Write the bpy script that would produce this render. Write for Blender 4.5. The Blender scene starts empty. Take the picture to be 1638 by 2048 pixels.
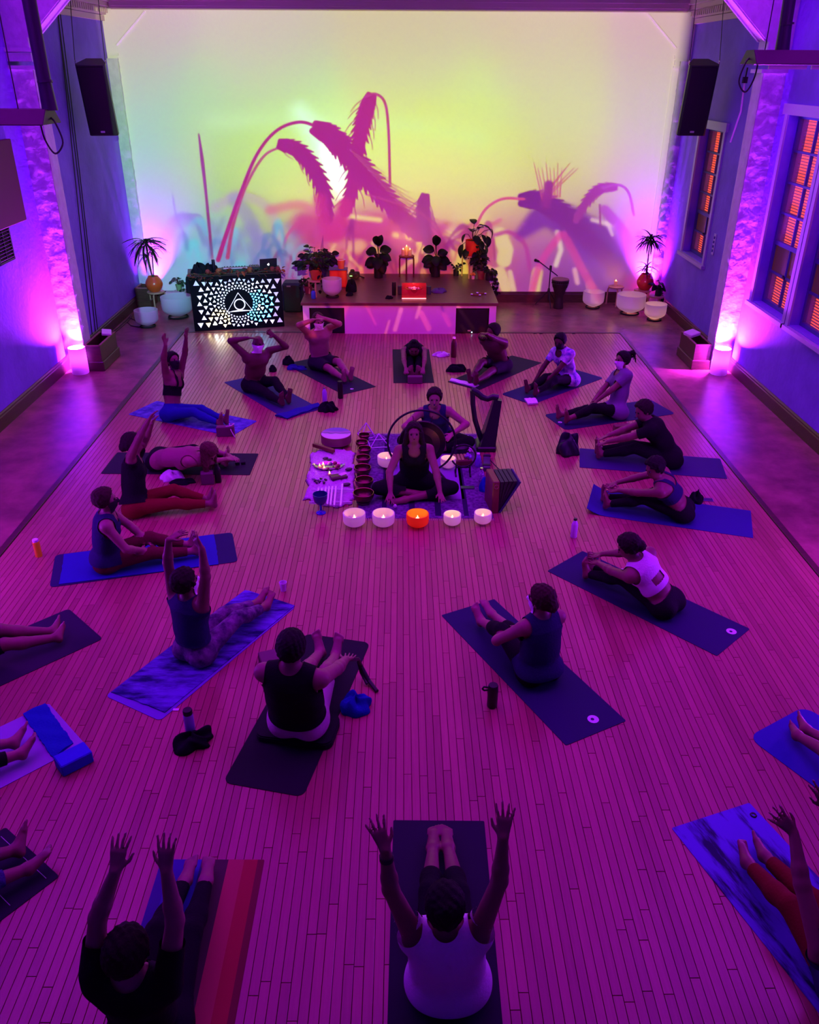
import bpy, math, random, time
import numpy as np
from math import sin, cos, pi, radians as rad
from mathutils import Vector, Matrix, Euler
T0 = time.time()
SC = bpy.context.scene
COL = SC.collection
random.seed(7)
RNG = np.random.RandomState(7)

# ------------------------------------------------------------------ camera
FPX = 1665.0                       # focal length in pixels of the 1638 x 2048 frame
CAM = np.array([0.0, 0.0, 4.5])    # standing at a balcony rail
_d = np.array([(803 - 819) / FPX, (134 - 1024) / FPX, 1.0]); _d /= np.linalg.norm(_d)
_x = np.array([_d[2], 0, -_d[0]]); _x /= np.linalg.norm(_x)
_z = np.cross(_x, _d)
RW = np.stack([_x, _d, _z], 1)     # columns: world axes seen in camera axes (right, down, forward)
cam = bpy.data.cameras.new('camera'); camo = bpy.data.objects.new('camera', cam); COL.objects.link(camo)
cam.sensor_fit = 'AUTO'; cam.sensor_width = 36.0; cam.lens = FPX / 2048 * 36.0
cam.clip_start = 0.05; cam.clip_end = 200
_r, _dn, _f = RW[0], RW[1], RW[2]
M = Matrix(((_r[0], -_dn[0], -_f[0], CAM[0]), (_r[1], -_dn[1], -_f[1], CAM[1]), (_r[2], -_dn[2], -_f[2], CAM[2]), (0, 0, 0, 1)))
camo.matrix_world = M
SC.camera = camo


def ray(px, py):
    return RW.T @ np.array([(px - 819) / FPX, (py - 1024) / FPX, 1.0])


def G(px, py, z=0.0):              # point of the horizontal plane z seen at a pixel of the photograph
    w = ray(px, py); return Vector(CAM + w * ((z - CAM[2]) / w[2]))


def GY(px, py, Y):                 # point of the plane y = Y
    w = ray(px, py); return Vector(CAM + w * (Y / w[1]))


def GX(px, py, X):
    w = ray(px, py); return Vector(CAM + w * (X / w[0]))


# ------------------------------------------------------------------ world, light, exposure
XL, XR, YB, ZC = -5.60, 5.55, 18.12, 5.62      # the hall: side walls, back wall, ceiling
Y0 = -2.5
vs = SC.view_settings
vs.view_transform = 'Standard'; vs.look = 'None'; vs.exposure = 0.0; vs.gamma = 1.0; vs.use_curve_mapping = False
SC.display_settings.display_device = 'sRGB'
W = bpy.data.worlds.new('world'); SC.world = W; W.use_nodes = True
W.node_tree.nodes['Background'].inputs[0].default_value = (0.16, 0.05, 0.6, 1)
W.node_tree.nodes['Background'].inputs[1].default_value = 0.10

LAMP = (0.50, 0.028, 1.0)          # the purple LED up-lights
LAMPB = (0.26, 0.012, 1.0)


def light(name, kind, loc, energy, color, rot=(0, 0, 0), **kw):
    l = bpy.data.lights.new(name, kind); l.energy = energy; l.color = color[:3]
    for k, v in kw.items(): setattr(l, k, v)
    o = bpy.data.objects.new(name, l); COL.objects.link(o); o.location = loc; o.rotation_euler = rot
    return o


# up-lights: four seen in the picture (two cans, two back corners) and their fellows down the hall, nearer the balcony
CAN_L, CAN_R = Vector((-5.32, 13.32, 0)), Vector((5.30, 13.33, 0))
UP = [('can_left', CAN_L + Vector((0.0, 0.07, 0.27)), 3000, LAMP), ('can_right', CAN_R + Vector((0.0, 0.07, 0.27)), 4200, LAMP),
      ('corner_left', Vector((-5.28, 17.93, 0.22)), 400, LAMP), ('corner_right', Vector((5.25, 17.93, 0.22)), 380, LAMP)]
for n, p, e, c in UP:
    if n.startswith('can'): light('uplight_' + n, 'POINT', p, e, c, shadow_soft_size=0.10)
    else: light('uplight_' + n, 'SPOT', p, e * 4, c, (rad(180), 0, 0), shadow_soft_size=0.05, spot_size=rad(80), spot_blend=1.0)
# the next pairs of wall washers, beside and under the balcony
light('wash_left', 'SPOT', (-5.20, 6.7, 0.3), 9000, LAMP, (rad(180), rad(0), 0), shadow_soft_size=0.08, spot_size=rad(60), spot_blend=1.0)
light('wash_right', 'SPOT', (5.15, 6.7, 0.3), 9000, LAMP, (rad(180), rad(0), 0), shadow_soft_size=0.08, spot_size=rad(60), spot_blend=1.0)
for _s in (-1, 1): light('uplight_glow', 'POINT', (_s * 5.25, 6.85, 0.50), 210, LAMP, shadow_soft_size=0.12)
light('ceiling_bounce_fill', 'AREA', (0, 9.3, 5.45), 500, (0.48, 0.006, 1.0), (0, 0, 0), shape='RECTANGLE', size=10.8, size_y=10.5, spread=rad(115))  # added area fill standing in for light bounced off the ceiling
PROJ_P = Vector((-0.05, 0.6, 5.15))
PROJ_E = 24500


# ------------------------------------------------------------------ the projected picture (a gobo of the video projector)
def srgb2lin(c):
    c = np.asarray(c, float) / 255.0
    return np.where(c <= 0.04045, c / 12.92, ((c + 0.055) / 1.055) ** 2.4)


def make_projection():
    NX, NY = 1200, 720
    x0, x1, z0, z1 = -5.75, 5.5, -1.15, 5.45
    X = np.linspace(x0, x1, NX)[None, :] * np.ones((NY, 1)); Z = np.linspace(z0, z1, NY)[:, None] * np.ones((1, NX))
    V = np.stack([X - CAM[0], np.full_like(X, YB), Z - CAM[2]], -1) @ RW.T
    PX = 819 + FPX * V[..., 0] / V[..., 2]; PY = 1024 + FPX * V[..., 1] / V[..., 2]
    img = np.zeros((NY, NX, 3)); wt = np.zeros((NY, NX, 1))
    # broad colours of the evening sky: x, y, sRGB
    for x, y, r, g, b in [(260, 40, 205, 165, 205), (520, 50, 208, 178, 200), (819, 50, 212, 180, 190), (1100, 50, 214, 178, 190), (1330, 50, 215, 160, 210),
                          (260, 150, 190, 180, 200), (520, 150, 200, 195, 190), (819, 150, 212, 200, 182), (1100, 150, 214, 196, 184), (1330, 170, 210, 175, 205),
                          (270, 240, 165, 195, 195), (430, 240, 180, 205, 185), (560, 240, 195, 222, 180), (819, 250, 220, 230, 150), (960, 250, 214, 222, 166), (1120, 250, 214, 205, 172), (1330, 270, 205, 180, 205),
                          (280, 330, 150, 190, 200), (420, 330, 188, 208, 145), (540, 340, 205, 228, 80), (640, 330, 230, 250, 170), (850, 330, 240, 232, 95), (960, 340, 228, 222, 115), (1120, 340, 216, 200, 160), (1300, 360, 205, 170, 200),
                          (300, 420, 160, 165, 225), (420, 410, 175, 185, 190), (540, 410, 210, 200, 90), (640, 420, 225, 180, 110), (880, 400, 235, 205, 100), (960, 400, 230, 208, 115), (1120, 400, 214, 180, 165), (1300, 430, 190, 130, 205),
                          (300, 500, 150, 150, 240), (400, 490, 130, 175, 245), (520, 500, 150, 150, 235), (640, 510, 205, 75, 160), (760, 500, 200, 60, 150), (900, 500, 205, 90, 150), (1000, 500, 190, 80, 160), (1120, 500, 160, 60, 175), (1250, 520, 120, 45, 190),
                          (320, 580, 140, 140, 245), (430, 570, 110, 190, 250), (560, 570, 120, 160, 245), (660, 600, 190, 40, 150), (800, 600, 190, 45, 150), (950, 600, 180, 50, 160), (1100, 590, 140, 45, 175), (1250, 600, 110, 40, 185),
                          (400, 700, 90, 100, 190), (650, 700, 135, 18, 110), (800, 700, 145, 18, 110), (950, 700, 140, 20, 115), (1150, 700, 90, 25, 130), (650, 780, 125, 15, 100), (800, 780, 135, 15, 100), (950, 780, 130, 18, 105)]:
        w = np.exp(-((PX - x) ** 2 + (PY - y) ** 2) / (2 * 62.0 ** 2))[..., None] + 1e-9
        img += w * np.array([r, g, b]); wt += w
    img /= wt

    def lay(alpha, col, sl=None):
        a = alpha[..., None]
        if sl is None: img[:] = img * (1 - a) + np.array(col, float) * a
        else: img[sl] = img[sl] * (1 - a) + np.array(col, float) * a

    def stroke(pts, r, col, soft=3.0, op=1.0):
        pts = np.array(pts, float); n = len(pts)
        r = np.interp(np.arange(n), np.linspace(0, n - 1, len(r)), r) if hasattr(r, '__len__') else np.full(n, float(r))
        pad = r.max() + soft * 2 + 2
        m = (PX > pts[:, 0].min() - pad) & (PX < pts[:, 0].max() + pad) & (PY > pts[:, 1].min() - pad) & (PY < pts[:, 1].max() + pad)
        ii = np.where(m.any(1))[0]; jj = np.where(m.any(0))[0]
        if len(ii) == 0 or len(jj) == 0: return
        sl = (slice(ii[0], ii[-1] + 1), slice(jj[0], jj[-1] + 1))
        qx, qy = PX[sl], PY[sl]; best = np.full(qx.shape, 1e9)
        for i in range(n - 1):
            a, b = pts[i], pts[i + 1]; d = b - a; L = max((d ** 2).sum(), 1e-6)
            t = np.clip(((qx - a[0]) * d[0] + (qy - a[1]) * d[1]) / L, 0, 1)
            dist = np.hypot(qx - a[0] - t * d[0], qy - a[1] - t * d[1]) - (r[i] + (r[i + 1] - r[i]) * t)
            best = np.minimum(best, dist)
        u = np.clip(0.5 - best / (2 * soft), 0, 1)
        lay(u * u * (3 - 2 * u) * op, col, sl)

    def curve(pts, n=14):
        pts = np.array(pts, float); out = []
        P = np.vstack([2 * pts[0] - pts[1], pts, 2 * pts[-1] - pts[-2]])
        for i in range(1, len(P) - 2):
            for t in np.linspace(0, 1, n, endpoint=False):
                a, b, c, d = P[i - 1], P[i], P[i + 1], P[i + 2]
                out.append(0.5 * ((2 * b) + (c - a) * t + (2 * a - 5 * b + 4 * c - d) * t * t + (3 * b - a - 3 * c + d) * t ** 3))
        out.append(pts[-1]); return np.array(out)

    def ear(pts, w, col, soft=2.5, grains=14, awn=0, awn_len=60, awn_side=(1, -1), op=1.0):
        c = curve(pts, 10); n = len(c)
        stroke(c, [w * 0.35, w * 0.8, w * 0.8, w * 0.7, w * 0.6], col, soft, op)
        for k in range(grains):
            i = int((k + 0.5) / grains * (n - 2)); t = c[i + 1] - c[i]; t = t / np.hypot(*t); nrm = np.array([-t[1], t[0]])
            ww = w * (0.55 + 0.5 * sin(pi * (0.15 + 0.8 * k / grains)))
            for s in (1, -1):
                p = c[i] + nrm * s * ww * 0.45
                stroke([p - t * w * 0.3, p + nrm * s * ww * 0.62 + t * w * 0.62], [w * 0.30, w * 0.07], col, soft * 0.6, op)
                if awn and s in awn_side and k % 2 == 0:
                    q = p + nrm * s * awn_len * 0.45 + t * awn_len * (0.7 + 0.3 * RNG.rand())
                    stroke(curve([p, (p + q) / 2 + nrm * s * 4, q], 5), [1.3, 0.6], col, 1.4, 0.75 * op)

    # pale band of light and the low sun between the ears
    stroke([(430, 245), (600, 235), (830, 255), (960, 280)], 6, (215, 245, 215), 42, 0.5)
    stroke([(600, 225), (640, 285), (680, 345), (694, 385)], [14, 28, 20, 8], (225, 255, 250), 26, 1.0)
    stroke([(660, 300), (688, 395)], [17, 14], (255, 255, 255), 13, 1.0)
    stroke([(560, 380), (640, 390), (800, 380)], 6, (240, 240, 70), 44, 0.5)
    # far, blurred field
    for k in range(60):
        x = 420 + 560 * RNG.rand(); y = 440 + 100 * RNG.rand(); c = (200, 55, 150) if x > 610 else (140, 110, 215)
        a = RNG.uniform(-1.2, 1.2); L = RNG.uniform(20, 60)
        stroke([(x, y), (x + L * sin(a), y + L * cos(a))], RNG.uniform(4, 12), c, 9, 0.4)
    stroke([(610, 450), (700, 460), (800, 455), (900, 480)], 26, (205, 50, 150), 16, 0.85)
    stroke([(640, 500), (760, 510), (900, 530), (940, 560)], 34, (190, 40, 150), 22, 0.8)
    stroke([(600, 560), (700, 585), (800, 600), (960, 600)], 40, (170, 40, 165), 25, 0.7)
    for pts, r, c, s, o in [([(430, 415), (480, 390), (540, 420), (560, 480)], 10, (190, 150, 220), 8, .6), ([(470, 400), (500, 440), (520, 490)], 14, (150, 120, 220), 8, .55),
                            ([(540, 420), (600, 410), (640, 430)], 9, (225, 90, 150), 8, .6), ([(560, 520), (575, 470), (610, 440), (640, 450)], 3, (210, 70, 160), 3, .8),
                            ([(345, 440), (370, 430), (395, 450), (410, 490)], 6, (130, 120, 225), 5, .7), ([(330, 480), (350, 445), (380, 440)], 12, (135, 125, 230), 7, .6),
                            ([(620, 520), (680, 490), (730, 500)], 14, (235, 150, 110), 9, .55), ([(700, 560), (690, 510), (720, 490)], 11, (235, 165, 110), 8, .7),
                            ([(715, 540), (735, 575)], 12, (245, 110, 110), 8, .8), ([(790, 470), (830, 480), (860, 520)], 6, (240, 205, 150), 6, .8), ([(815, 500), (845, 540)], 7, (240, 190, 120), 6, .7),
                            ([(840, 540), (870, 580)], 6, (240, 150, 110), 6, .7), ([(690, 432), (760, 440)], 5, (240, 215, 140), 5, .8), ([(905, 470), (920, 520), (925, 560)], 16, (238, 205, 140), 10, .8),
                            ([(960, 440), (945, 420), (930, 430)], 20, (230, 195, 140), 14, .6)]:
        stroke(curve(pts, 6) if len(pts) > 2 else pts, r, c, s, o)
    # right: dark blurred ears, pale gaps
    stroke(curve([(1040, 470), (1100, 430), (1180, 480), (1240, 560), (1290, 640)]), [10, 28, 40, 48, 52], (125, 30, 175), 10, 0.9)
    for pts, r, c in [([(1000, 470), (1012, 500), (1008, 520)], 15, (225, 195, 160)), ([(1075, 545), (1070, 580)], 11, (225, 190, 150)), ([(1000, 545), (1012, 575)], 12, (225, 185, 160)),
                      ([(1115, 465), (1122, 500), (1112, 530)], 5, (225, 190, 205)), ([(1020, 545), (1028, 580)], 5, (225, 180, 170)), ([(1150, 540), (1155, 565)], 5, (225, 150, 200)),
                      ([(1185, 440), (1230, 452)], 4, (225, 180, 215)), ([(1215, 445), (1225, 470)], 3, (225, 180, 215)), ([(1180, 570), (1195, 610)], 8, (205, 120, 190)), ([(1145, 440), (1160, 470)], 6, (215, 140, 190))]:
        stroke(pts, r, c, 4, 0.85)
    for pts, r, c in [([(1060, 600), (1080, 530), (1120, 470)], 7, (215, 50, 165)), ([(1130, 470), (1160, 530), (1200, 600)], 8, (210, 50, 165)), ([(990, 470), (1020, 465), (1050, 490), (1060, 540)], 4, (180, 40, 160)),
                      ([(960, 600), (975, 540), (985, 480)], 5, (200, 60, 160)), ([(1000, 440), (960, 470), (950, 540)], 4, (215, 90, 150)), ([(1210, 420), (1250, 470), (1290, 560)], 10, (165, 50, 195)),
                      ([(1280, 470), (1260, 520), (1300, 590)], 7, (170, 60, 205))]:
        stroke(curve(pts), r, c, 4, 0.75)
    ear([(1045, 400), (1080, 402), (1120, 425), (1165, 465), (1220, 525), (1285, 610)], 21, (128, 22, 150), 4, 16)
    for k in range(12):
        stroke([(1085 + 5 * k % 40, 400 - k), (1068 + 8 * k, 326 + 12 * abs(sin(k * 2.1)))], [1.8, 0.6], (200, 70, 140), 1.6, 0.8)
    stroke([(1098, 370), (1092, 410)], 9, (150, 30, 140), 4, 0.9)
    stroke(curve([(1048, 398), (1005, 398), (972, 418), (952, 452)]), 2.6, (215, 70, 130), 2)
    ear([(1232, 374), (1200, 378), (1175, 402), (1152, 440)], 11, (160, 40, 170), 3, 9)
    stroke(curve([(1205, 376), (1238, 370), (1258, 386), (1268, 430)]), 2.6, (170, 60, 190), 2)
    stroke([(1200, 410), (1201, 455)], 2, (150, 40, 150), 1.5, .8)
    # thin blades at the left
    stroke(curve([(397, 268), (404, 320), (413, 400), (424, 520)]), [1.2, 3.6, 2.6, 3.4], (150, 45, 130), 1.8)
    stroke([(398, 272), (403, 310)], [1, 5, 2], (150, 40, 110), 1.6)
    stroke(curve([(345, 392), (352, 430), (368, 470)]), 2.0, (120, 120, 210), 2, .8)
    stroke(curve([(372, 436), (398, 432), (412, 470), (420, 520)]), 3.0, (140, 120, 225), 3, .8)
    # more blurred stalks and ears low in the field, warm gaps between them
    for k in range(34):
        x = 600 + 390 * RNG.rand(); y = 455 + 90 * RNG.rand(); b = RNG.uniform(-60, 60)
        stroke(curve([(x, y + 60), (x + b * .3, y + 15), (x + b, y - 12), (x + b * 1.5, y + 10)], 6), [2.5, 2, 6, 3], [(150, 18, 125), (165, 30, 150), (205, 60, 120)][k % 3], 3, .6)
    for k in range(14):
        x = 620 + 360 * RNG.rand(); y = 470 + 80 * RNG.rand(); stroke([(x, y), (x + RNG.uniform(-25, 25), y + RNG.uniform(8, 25))], RNG.uniform(2, 5), (245, 190, 110), 4, .6)
    for k in range(26):
        x = 340 + 260 * RNG.rand(); y = 440 + 110 * RNG.rand(); b = RNG.uniform(-40, 40); stroke(curve([(x, y + 50), (x + b * .4, y), (x + b, y - 8), (x + b * 1.3, y + 18)], 6), [2, 3, 8, 3], [(95, 105, 215), (150, 160, 240), (110, 190, 250)][k % 3], 5, .5)
    # the three sharp ears and their arching stems
    mag = (178, 26, 128)
    stroke(curve([(436, 520), (452, 470), (478, 395), (512, 312), (552, 262), (600, 244), (645, 258)]), [4.5, 4, 3.2, 3, 3], mag, 1.8)
    stroke(curve([(455, 515), (466, 450), (492, 372), (528, 312), (566, 292)]), [4, 3.2, 2.6, 2.2], (188, 50, 140), 2, .9)
    ear([(560, 288), (596, 300), (626, 336), (648, 385), (656, 440)], 17, (170, 24, 110), 2, 13, awn=1, awn_len=38, awn_side=(1,))
    ear([(742, 192), (732, 222), (722, 262), (712, 320), (704, 380), (690, 425)], 17, (182, 26, 132), 2, 16, awn=1, awn_len=50)
    stroke(curve([(732, 192), (752, 188), (770, 206), (777, 260), (780, 368)]), 2.6, (190, 50, 120), 1.7)
    ear([(632, 256), (662, 272), (700, 312), (742, 362), (786, 414), (836, 470)], 23, (176, 24, 130), 2, 20)
    for k in range(14):                       # long awns of the leaning ear
        a = np.array([700 + 9 * k, 300 + 10 * k]); stroke([a, a + np.array([70 + 3 * k, 46 + 5 * (k % 4)])], [1.4, 0.6], (190, 80, 110), 1.3, .7)
    ear([(850, 392), (846, 418), (850, 448), (858, 490)], 14, (165, 40, 140), 3, 9, awn=1, awn_len=55)
    stroke(curve([(735, 390), (770, 400), (830, 420), (870, 450)]), 2, (200, 60, 140), 2, .7)
    stroke([(640, 400), (655, 470)], 13, (210, 40, 130), 8, .8); stroke([(690, 410), (672, 470)], 15, (212, 40, 140), 8, .8)
    # light streaks that reach the platform's front
    for k in range(46):
        x = 590 + 430 * RNG.rand(); y = 610 + 190 * RNG.rand(); L = RNG.uniform(15, 50); s = RNG.choice([0.5, 0.7, -0.3])
        stroke([(x, y), (x + L * s, y + L)], RNG.uniform(1.5, 7), [(255, 120, 190), (240, 60, 130), (90, 10, 130), (250, 80, 90)][k % 4], 3, 0.65)
    lin = srgb2lin(np.clip(img, 0, 255)); lin = np.clip(lin * np.array([0.97, 1.10, 0.78]) - np.array([.13, .003, .25]), 0.002, None)
    sun = np.exp(-((PX - 668 - .25 * (PY - 350)) / 20) ** 2 - ((PY - 345) / 52) ** 2)[..., None] * (lin[..., 1:2] > .35); lin = lin + sun * np.array([.5, .75, .9])
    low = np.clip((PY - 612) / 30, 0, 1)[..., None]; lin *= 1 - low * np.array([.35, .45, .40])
    # flat field: cancel the fall-off of the cone over the flat wall
    dx, dy, dz = X - PROJ_P.x, YB - PROJ_P.y, Z - PROJ_P.z
    r2 = dx * dx + dy * dy + dz * dz
    lin *= ((r2 / dy ** 2) ** 1.5)[..., None] * 0.62
    ex = np.clip((X - x0) / 0.06, 0, 1) * np.clip((x1 - X) / 0.25, 0, 1) * np.clip((Z - z0) / 0.1, 0, 1) * np.clip((z1 - Z) / 0.03, 0, 1)
    lin *= ex[..., None]
    im = bpy.data.images.new('projected_wheat', NX, NY, float_buffer=True, alpha=False)
    im.colorspace_settings.name = 'Non-Color'
    buf = np.ones((NY, NX, 4), np.float32); buf[..., :3] = lin
    im.pixels.foreach_set(buf.ravel()); im.update(); im.pack()
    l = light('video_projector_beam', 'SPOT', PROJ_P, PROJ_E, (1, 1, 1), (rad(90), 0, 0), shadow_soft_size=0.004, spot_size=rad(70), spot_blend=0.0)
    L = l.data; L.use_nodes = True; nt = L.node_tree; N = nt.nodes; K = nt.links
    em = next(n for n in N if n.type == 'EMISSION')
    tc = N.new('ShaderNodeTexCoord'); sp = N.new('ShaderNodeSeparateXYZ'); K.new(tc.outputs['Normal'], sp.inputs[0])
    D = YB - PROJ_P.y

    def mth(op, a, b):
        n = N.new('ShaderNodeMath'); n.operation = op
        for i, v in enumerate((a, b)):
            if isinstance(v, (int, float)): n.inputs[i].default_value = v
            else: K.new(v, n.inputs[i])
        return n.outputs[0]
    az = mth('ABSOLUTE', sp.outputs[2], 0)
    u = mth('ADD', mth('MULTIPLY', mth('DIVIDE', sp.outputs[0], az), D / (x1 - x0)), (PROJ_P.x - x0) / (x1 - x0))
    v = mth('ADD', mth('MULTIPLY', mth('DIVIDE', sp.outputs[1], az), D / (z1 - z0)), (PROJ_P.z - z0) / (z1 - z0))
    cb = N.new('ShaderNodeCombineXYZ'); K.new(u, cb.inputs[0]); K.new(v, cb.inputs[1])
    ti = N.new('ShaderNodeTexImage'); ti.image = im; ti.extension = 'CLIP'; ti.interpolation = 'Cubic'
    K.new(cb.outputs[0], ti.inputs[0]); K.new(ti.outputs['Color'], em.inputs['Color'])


make_projection()

# ------------------------------------------------------------------ helpers


def smooth_pts(pts, n=6):
    P = [Vector(p) for p in pts]; P = [2 * P[0] - P[1]] + P + [2 * P[-1] - P[-2]]; out = []
    for i in range(1, len(P) - 2):
        a, b, c, d = P[i - 1:i + 3]
        for k in range(n):
            t = k / n; out.append(0.5 * (2 * b + (c - a) * t + (2 * a - 5 * b + 4 * c - d) * t * t + (3 * b - a - 3 * c + d) * t ** 3))
    return out + [P[-2]]


class MB:
    """collects shapes; build() links them as ONE mesh object"""
    def __init__(s): s.v, s.f, s.m = [], [], []

    def add(s, v, f, mi=0):
        o = len(s.v); s.v += [tuple(p) for p in v]; s.f += [tuple(i + o for i in q) for q in f]; s.m += [mi] * len(f); return s

    def box(s, c, size, rot=None, mi=0, taper=1.0):
        hx, hy, hz = size[0] / 2, size[1] / 2, size[2] / 2
        P = [Vector((x * (taper if z > 0 else 1), y * (taper if z > 0 else 1), z)) for z in (-hz, hz) for y in (-hy, hy) for x in (-hx, hx)]
        R = rot if isinstance(rot, Matrix) else (Euler(rot).to_matrix() if rot else Matrix.Identity(3))
        return s.add([R @ p + Vector(c) for p in P], [(0, 2, 3, 1), (4, 5, 7, 6), (0, 1, 5, 4), (2, 6, 7, 3), (0, 4, 6, 2), (1, 3, 7, 5)], mi)

    def bbox(s, c, size, b=0.01, rot=None, mi=0):         # box with chamfered edges
        hx, hy, hz = size[0] / 2, size[1] / 2, size[2] / 2; b = min(b, hx * .9, hy * .9, hz * .9)
        R = rot if isinstance(rot, Matrix) else (Euler(rot).to_matrix() if rot else Matrix.Identity(3))
        V, F = [], []
        def ring(x, y, z, c):
            i = len(V); V.extend([(-x + c, -y, z), (x - c, -y, z), (x, -y + c, z), (x, y - c, z), (x - c, y, z), (-x + c, y, z), (-x, y - c, z), (-x, -y + c, z)]); return i
        r = [ring(hx - b, hy - b, -hz, b * .4), ring(hx, hy, -hz + b, b), ring(hx, hy, hz - b, b), ring(hx - b, hy - b, hz, b * .4)]
        F.append(tuple(reversed(range(8)))); F.append(tuple(range(r[3], r[3] + 8)))
        for a, c2 in zip(r, r[1:]):
            for k in range(8): F.append((a + k, a + (k + 1) % 8, c2 + (k + 1) % 8, c2 + k))
        return s.add([R @ Vector(p) + Vector(c) for p in V], F, mi)

    def tube(s, pts, r, n=8, mi=0, cap=True, closed=False):
        pts = [Vector(p) for p in pts]; m = len(pts)
        r = list(r) if hasattr(r, '__len__') else [r] * m
        V, F = [], []; up = None
        for i, p in enumerate(pts):
            if closed: t = pts[(i + 1) % m] - pts[i - 1]
            else: t = pts[min(i + 1, m - 1)] - pts[max(i - 1, 0)]
            t = t.normalized() if t.length > 1e-9 else Vector((0, 0, 1))
            if up is None: up = Vector((0, 0, 1)) if abs(t.z) < .9 else Vector((1, 0, 0))
            a = t.cross(up).normalized(); up = a.cross(t).normalized()
            for k in range(n):
                V.append(p + (a * cos(2 * pi * k / n) + up * sin(2 * pi * k / n)) * r[i])
        for i in range(m if closed else m - 1):
            j = (i + 1) % m
            for k in range(n): F.append((i * n + k, i * n + (k + 1) % n, j * n + (k + 1) % n, j * n + k))
        if cap and not closed:
            F.append(tuple(reversed(range(n)))); F.append(tuple(range((m - 1) * n, m * n)))
        return s.add(V, F, mi)

    def lathe(s, prof, c=(0, 0, 0), n=24, mi=0, rot=None, cap=(True, True)):
        R = rot if isinstance(rot, Matrix) else (Euler(rot).to_matrix() if rot else Matrix.Identity(3)); c = Vector(c)
        V, F = [], []; m = len(prof)
        for r, z in prof:
            for k in range(n): V.append(R @ Vector((r * cos(2 * pi * k / n), r * sin(2 * pi * k / n), z)) + c)
        for i in range(m - 1):
            for k in range(n): F.append((i * n + k, i * n + (k + 1) % n, (i + 1) * n + (k + 1) % n, (i + 1) * n + k))
        if cap[0] and prof[0][0] > 1e-6 and abs(prof[0][1] - prof[1][1]) > 1e-7: F.append(tuple(reversed(range(n))))
        if cap[1] and prof[-1][0] > 1e-6 and abs(prof[-1][1] - prof[-2][1]) > 1e-7: F.append(tuple(range((m - 1) * n, m * n)))
        return s.add(V, F, mi)

    def ball(s, c, r, n=12, mi=0, rot=None):
        rx, ry, rz = r if hasattr(r, '__len__') else (r, r, r); h = max(4, n // 2)
        R = Euler(rot).to_matrix() if rot else Matrix.Identity(3)
        V, F = [Vector((0, 0, -rz))], []
        for i in range(1, h):
            a = -pi / 2 + pi * i / h
            for k in range(n): V.append(Vector((rx * cos(a) * cos(2 * pi * k / n), ry * cos(a) * sin(2 * pi * k / n), rz * sin(a))))
        V.append(Vector((0, 0, rz))); L = len(V) - 1
        for k in range(n): F.append((0, 1 + (k + 1) % n, 1 + k)); F.append((L, L - n + k, L - n + (k + 1) % n))
        for i in range(h - 2):
            for k in range(n): F.append((1 + i * n + k, 1 + i * n + (k + 1) % n, 1 + (i + 1) * n + (k + 1) % n, 1 + (i + 1) * n + k))
        return s.add([R @ v + Vector(c) for v in V], F, mi)

    def prism(s, poly, z0, z1, mi=0, M=None):           # polygon in xy, extruded in z, optional matrix
        n = len(poly); V = [Vector((x, y, z)) for z in (z0, z1) for x, y in poly]
        if M is not None: V = [M @ v for v in V]
        F = [tuple(reversed(range(n))), tuple(range(n, 2 * n))] + [(k, (k + 1) % n, n + (k + 1) % n, n + k) for k in range(n)]
        return s.add(V, F, mi)

    def build(s, name, mats, parent=None, loc=None, rot=None, smooth=False, kind=None):
        me = bpy.data.meshes.new(name); me.from_pydata(s.v, [], s.f); me.update()
        if not isinstance(mats, (list, tuple)): mats = [mats]
        for m in mats: me.materials.append(m)
        if len(mats) > 1: me.polygons.foreach_set('material_index', s.m)
        if smooth:
            me.polygons.foreach_set('use_smooth', [True] * len(me.polygons))
            if smooth != 'all':
                try: me.set_sharp_from_angle(angle=rad(38))
                except Exception: pass
        o = bpy.data.objects.new(name, me); COL.objects.link(o)
        if parent is not None: o.parent = parent
        if loc is not None: o.location = loc
        if rot is not None: o.rotation_euler = rot if hasattr(rot, '__len__') else (0, 0, rot)
        if kind: o['kind'] = kind
        return o


def thing(name, label, cat, loc=(0, 0, 0), rz=0.0, group=None):
    o = bpy.data.objects.new(name, None); COL.objects.link(o); o.empty_display_size = 0.1
    o.location = loc; o.rotation_euler = (0, 0, rz); return tag(o, label, cat, group)


def tag(o, label, cat, group=None):
    o['label'] = label; o['category'] = cat
    if group: o['group'] = group
    return o


def dup(root, loc, rz=None, label=None, group=None, scale=None):
    r = root.copy(); COL.objects.link(r); r.location = loc
    if rz is not None: r.rotation_euler = (0, 0, rz)
    if scale: r.scale = (scale,) * 3 if not hasattr(scale, '__len__') else scale
    if label: r['label'] = label
    if group: r['group'] = group
    for ch in list(root.children):
        c = ch.copy(); COL.objects.link(c); c.parent = r
        for g in ch.children:
            d = g.copy(); COL.objects.link(d); d.parent = c
    return r


_MC = {}


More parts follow.
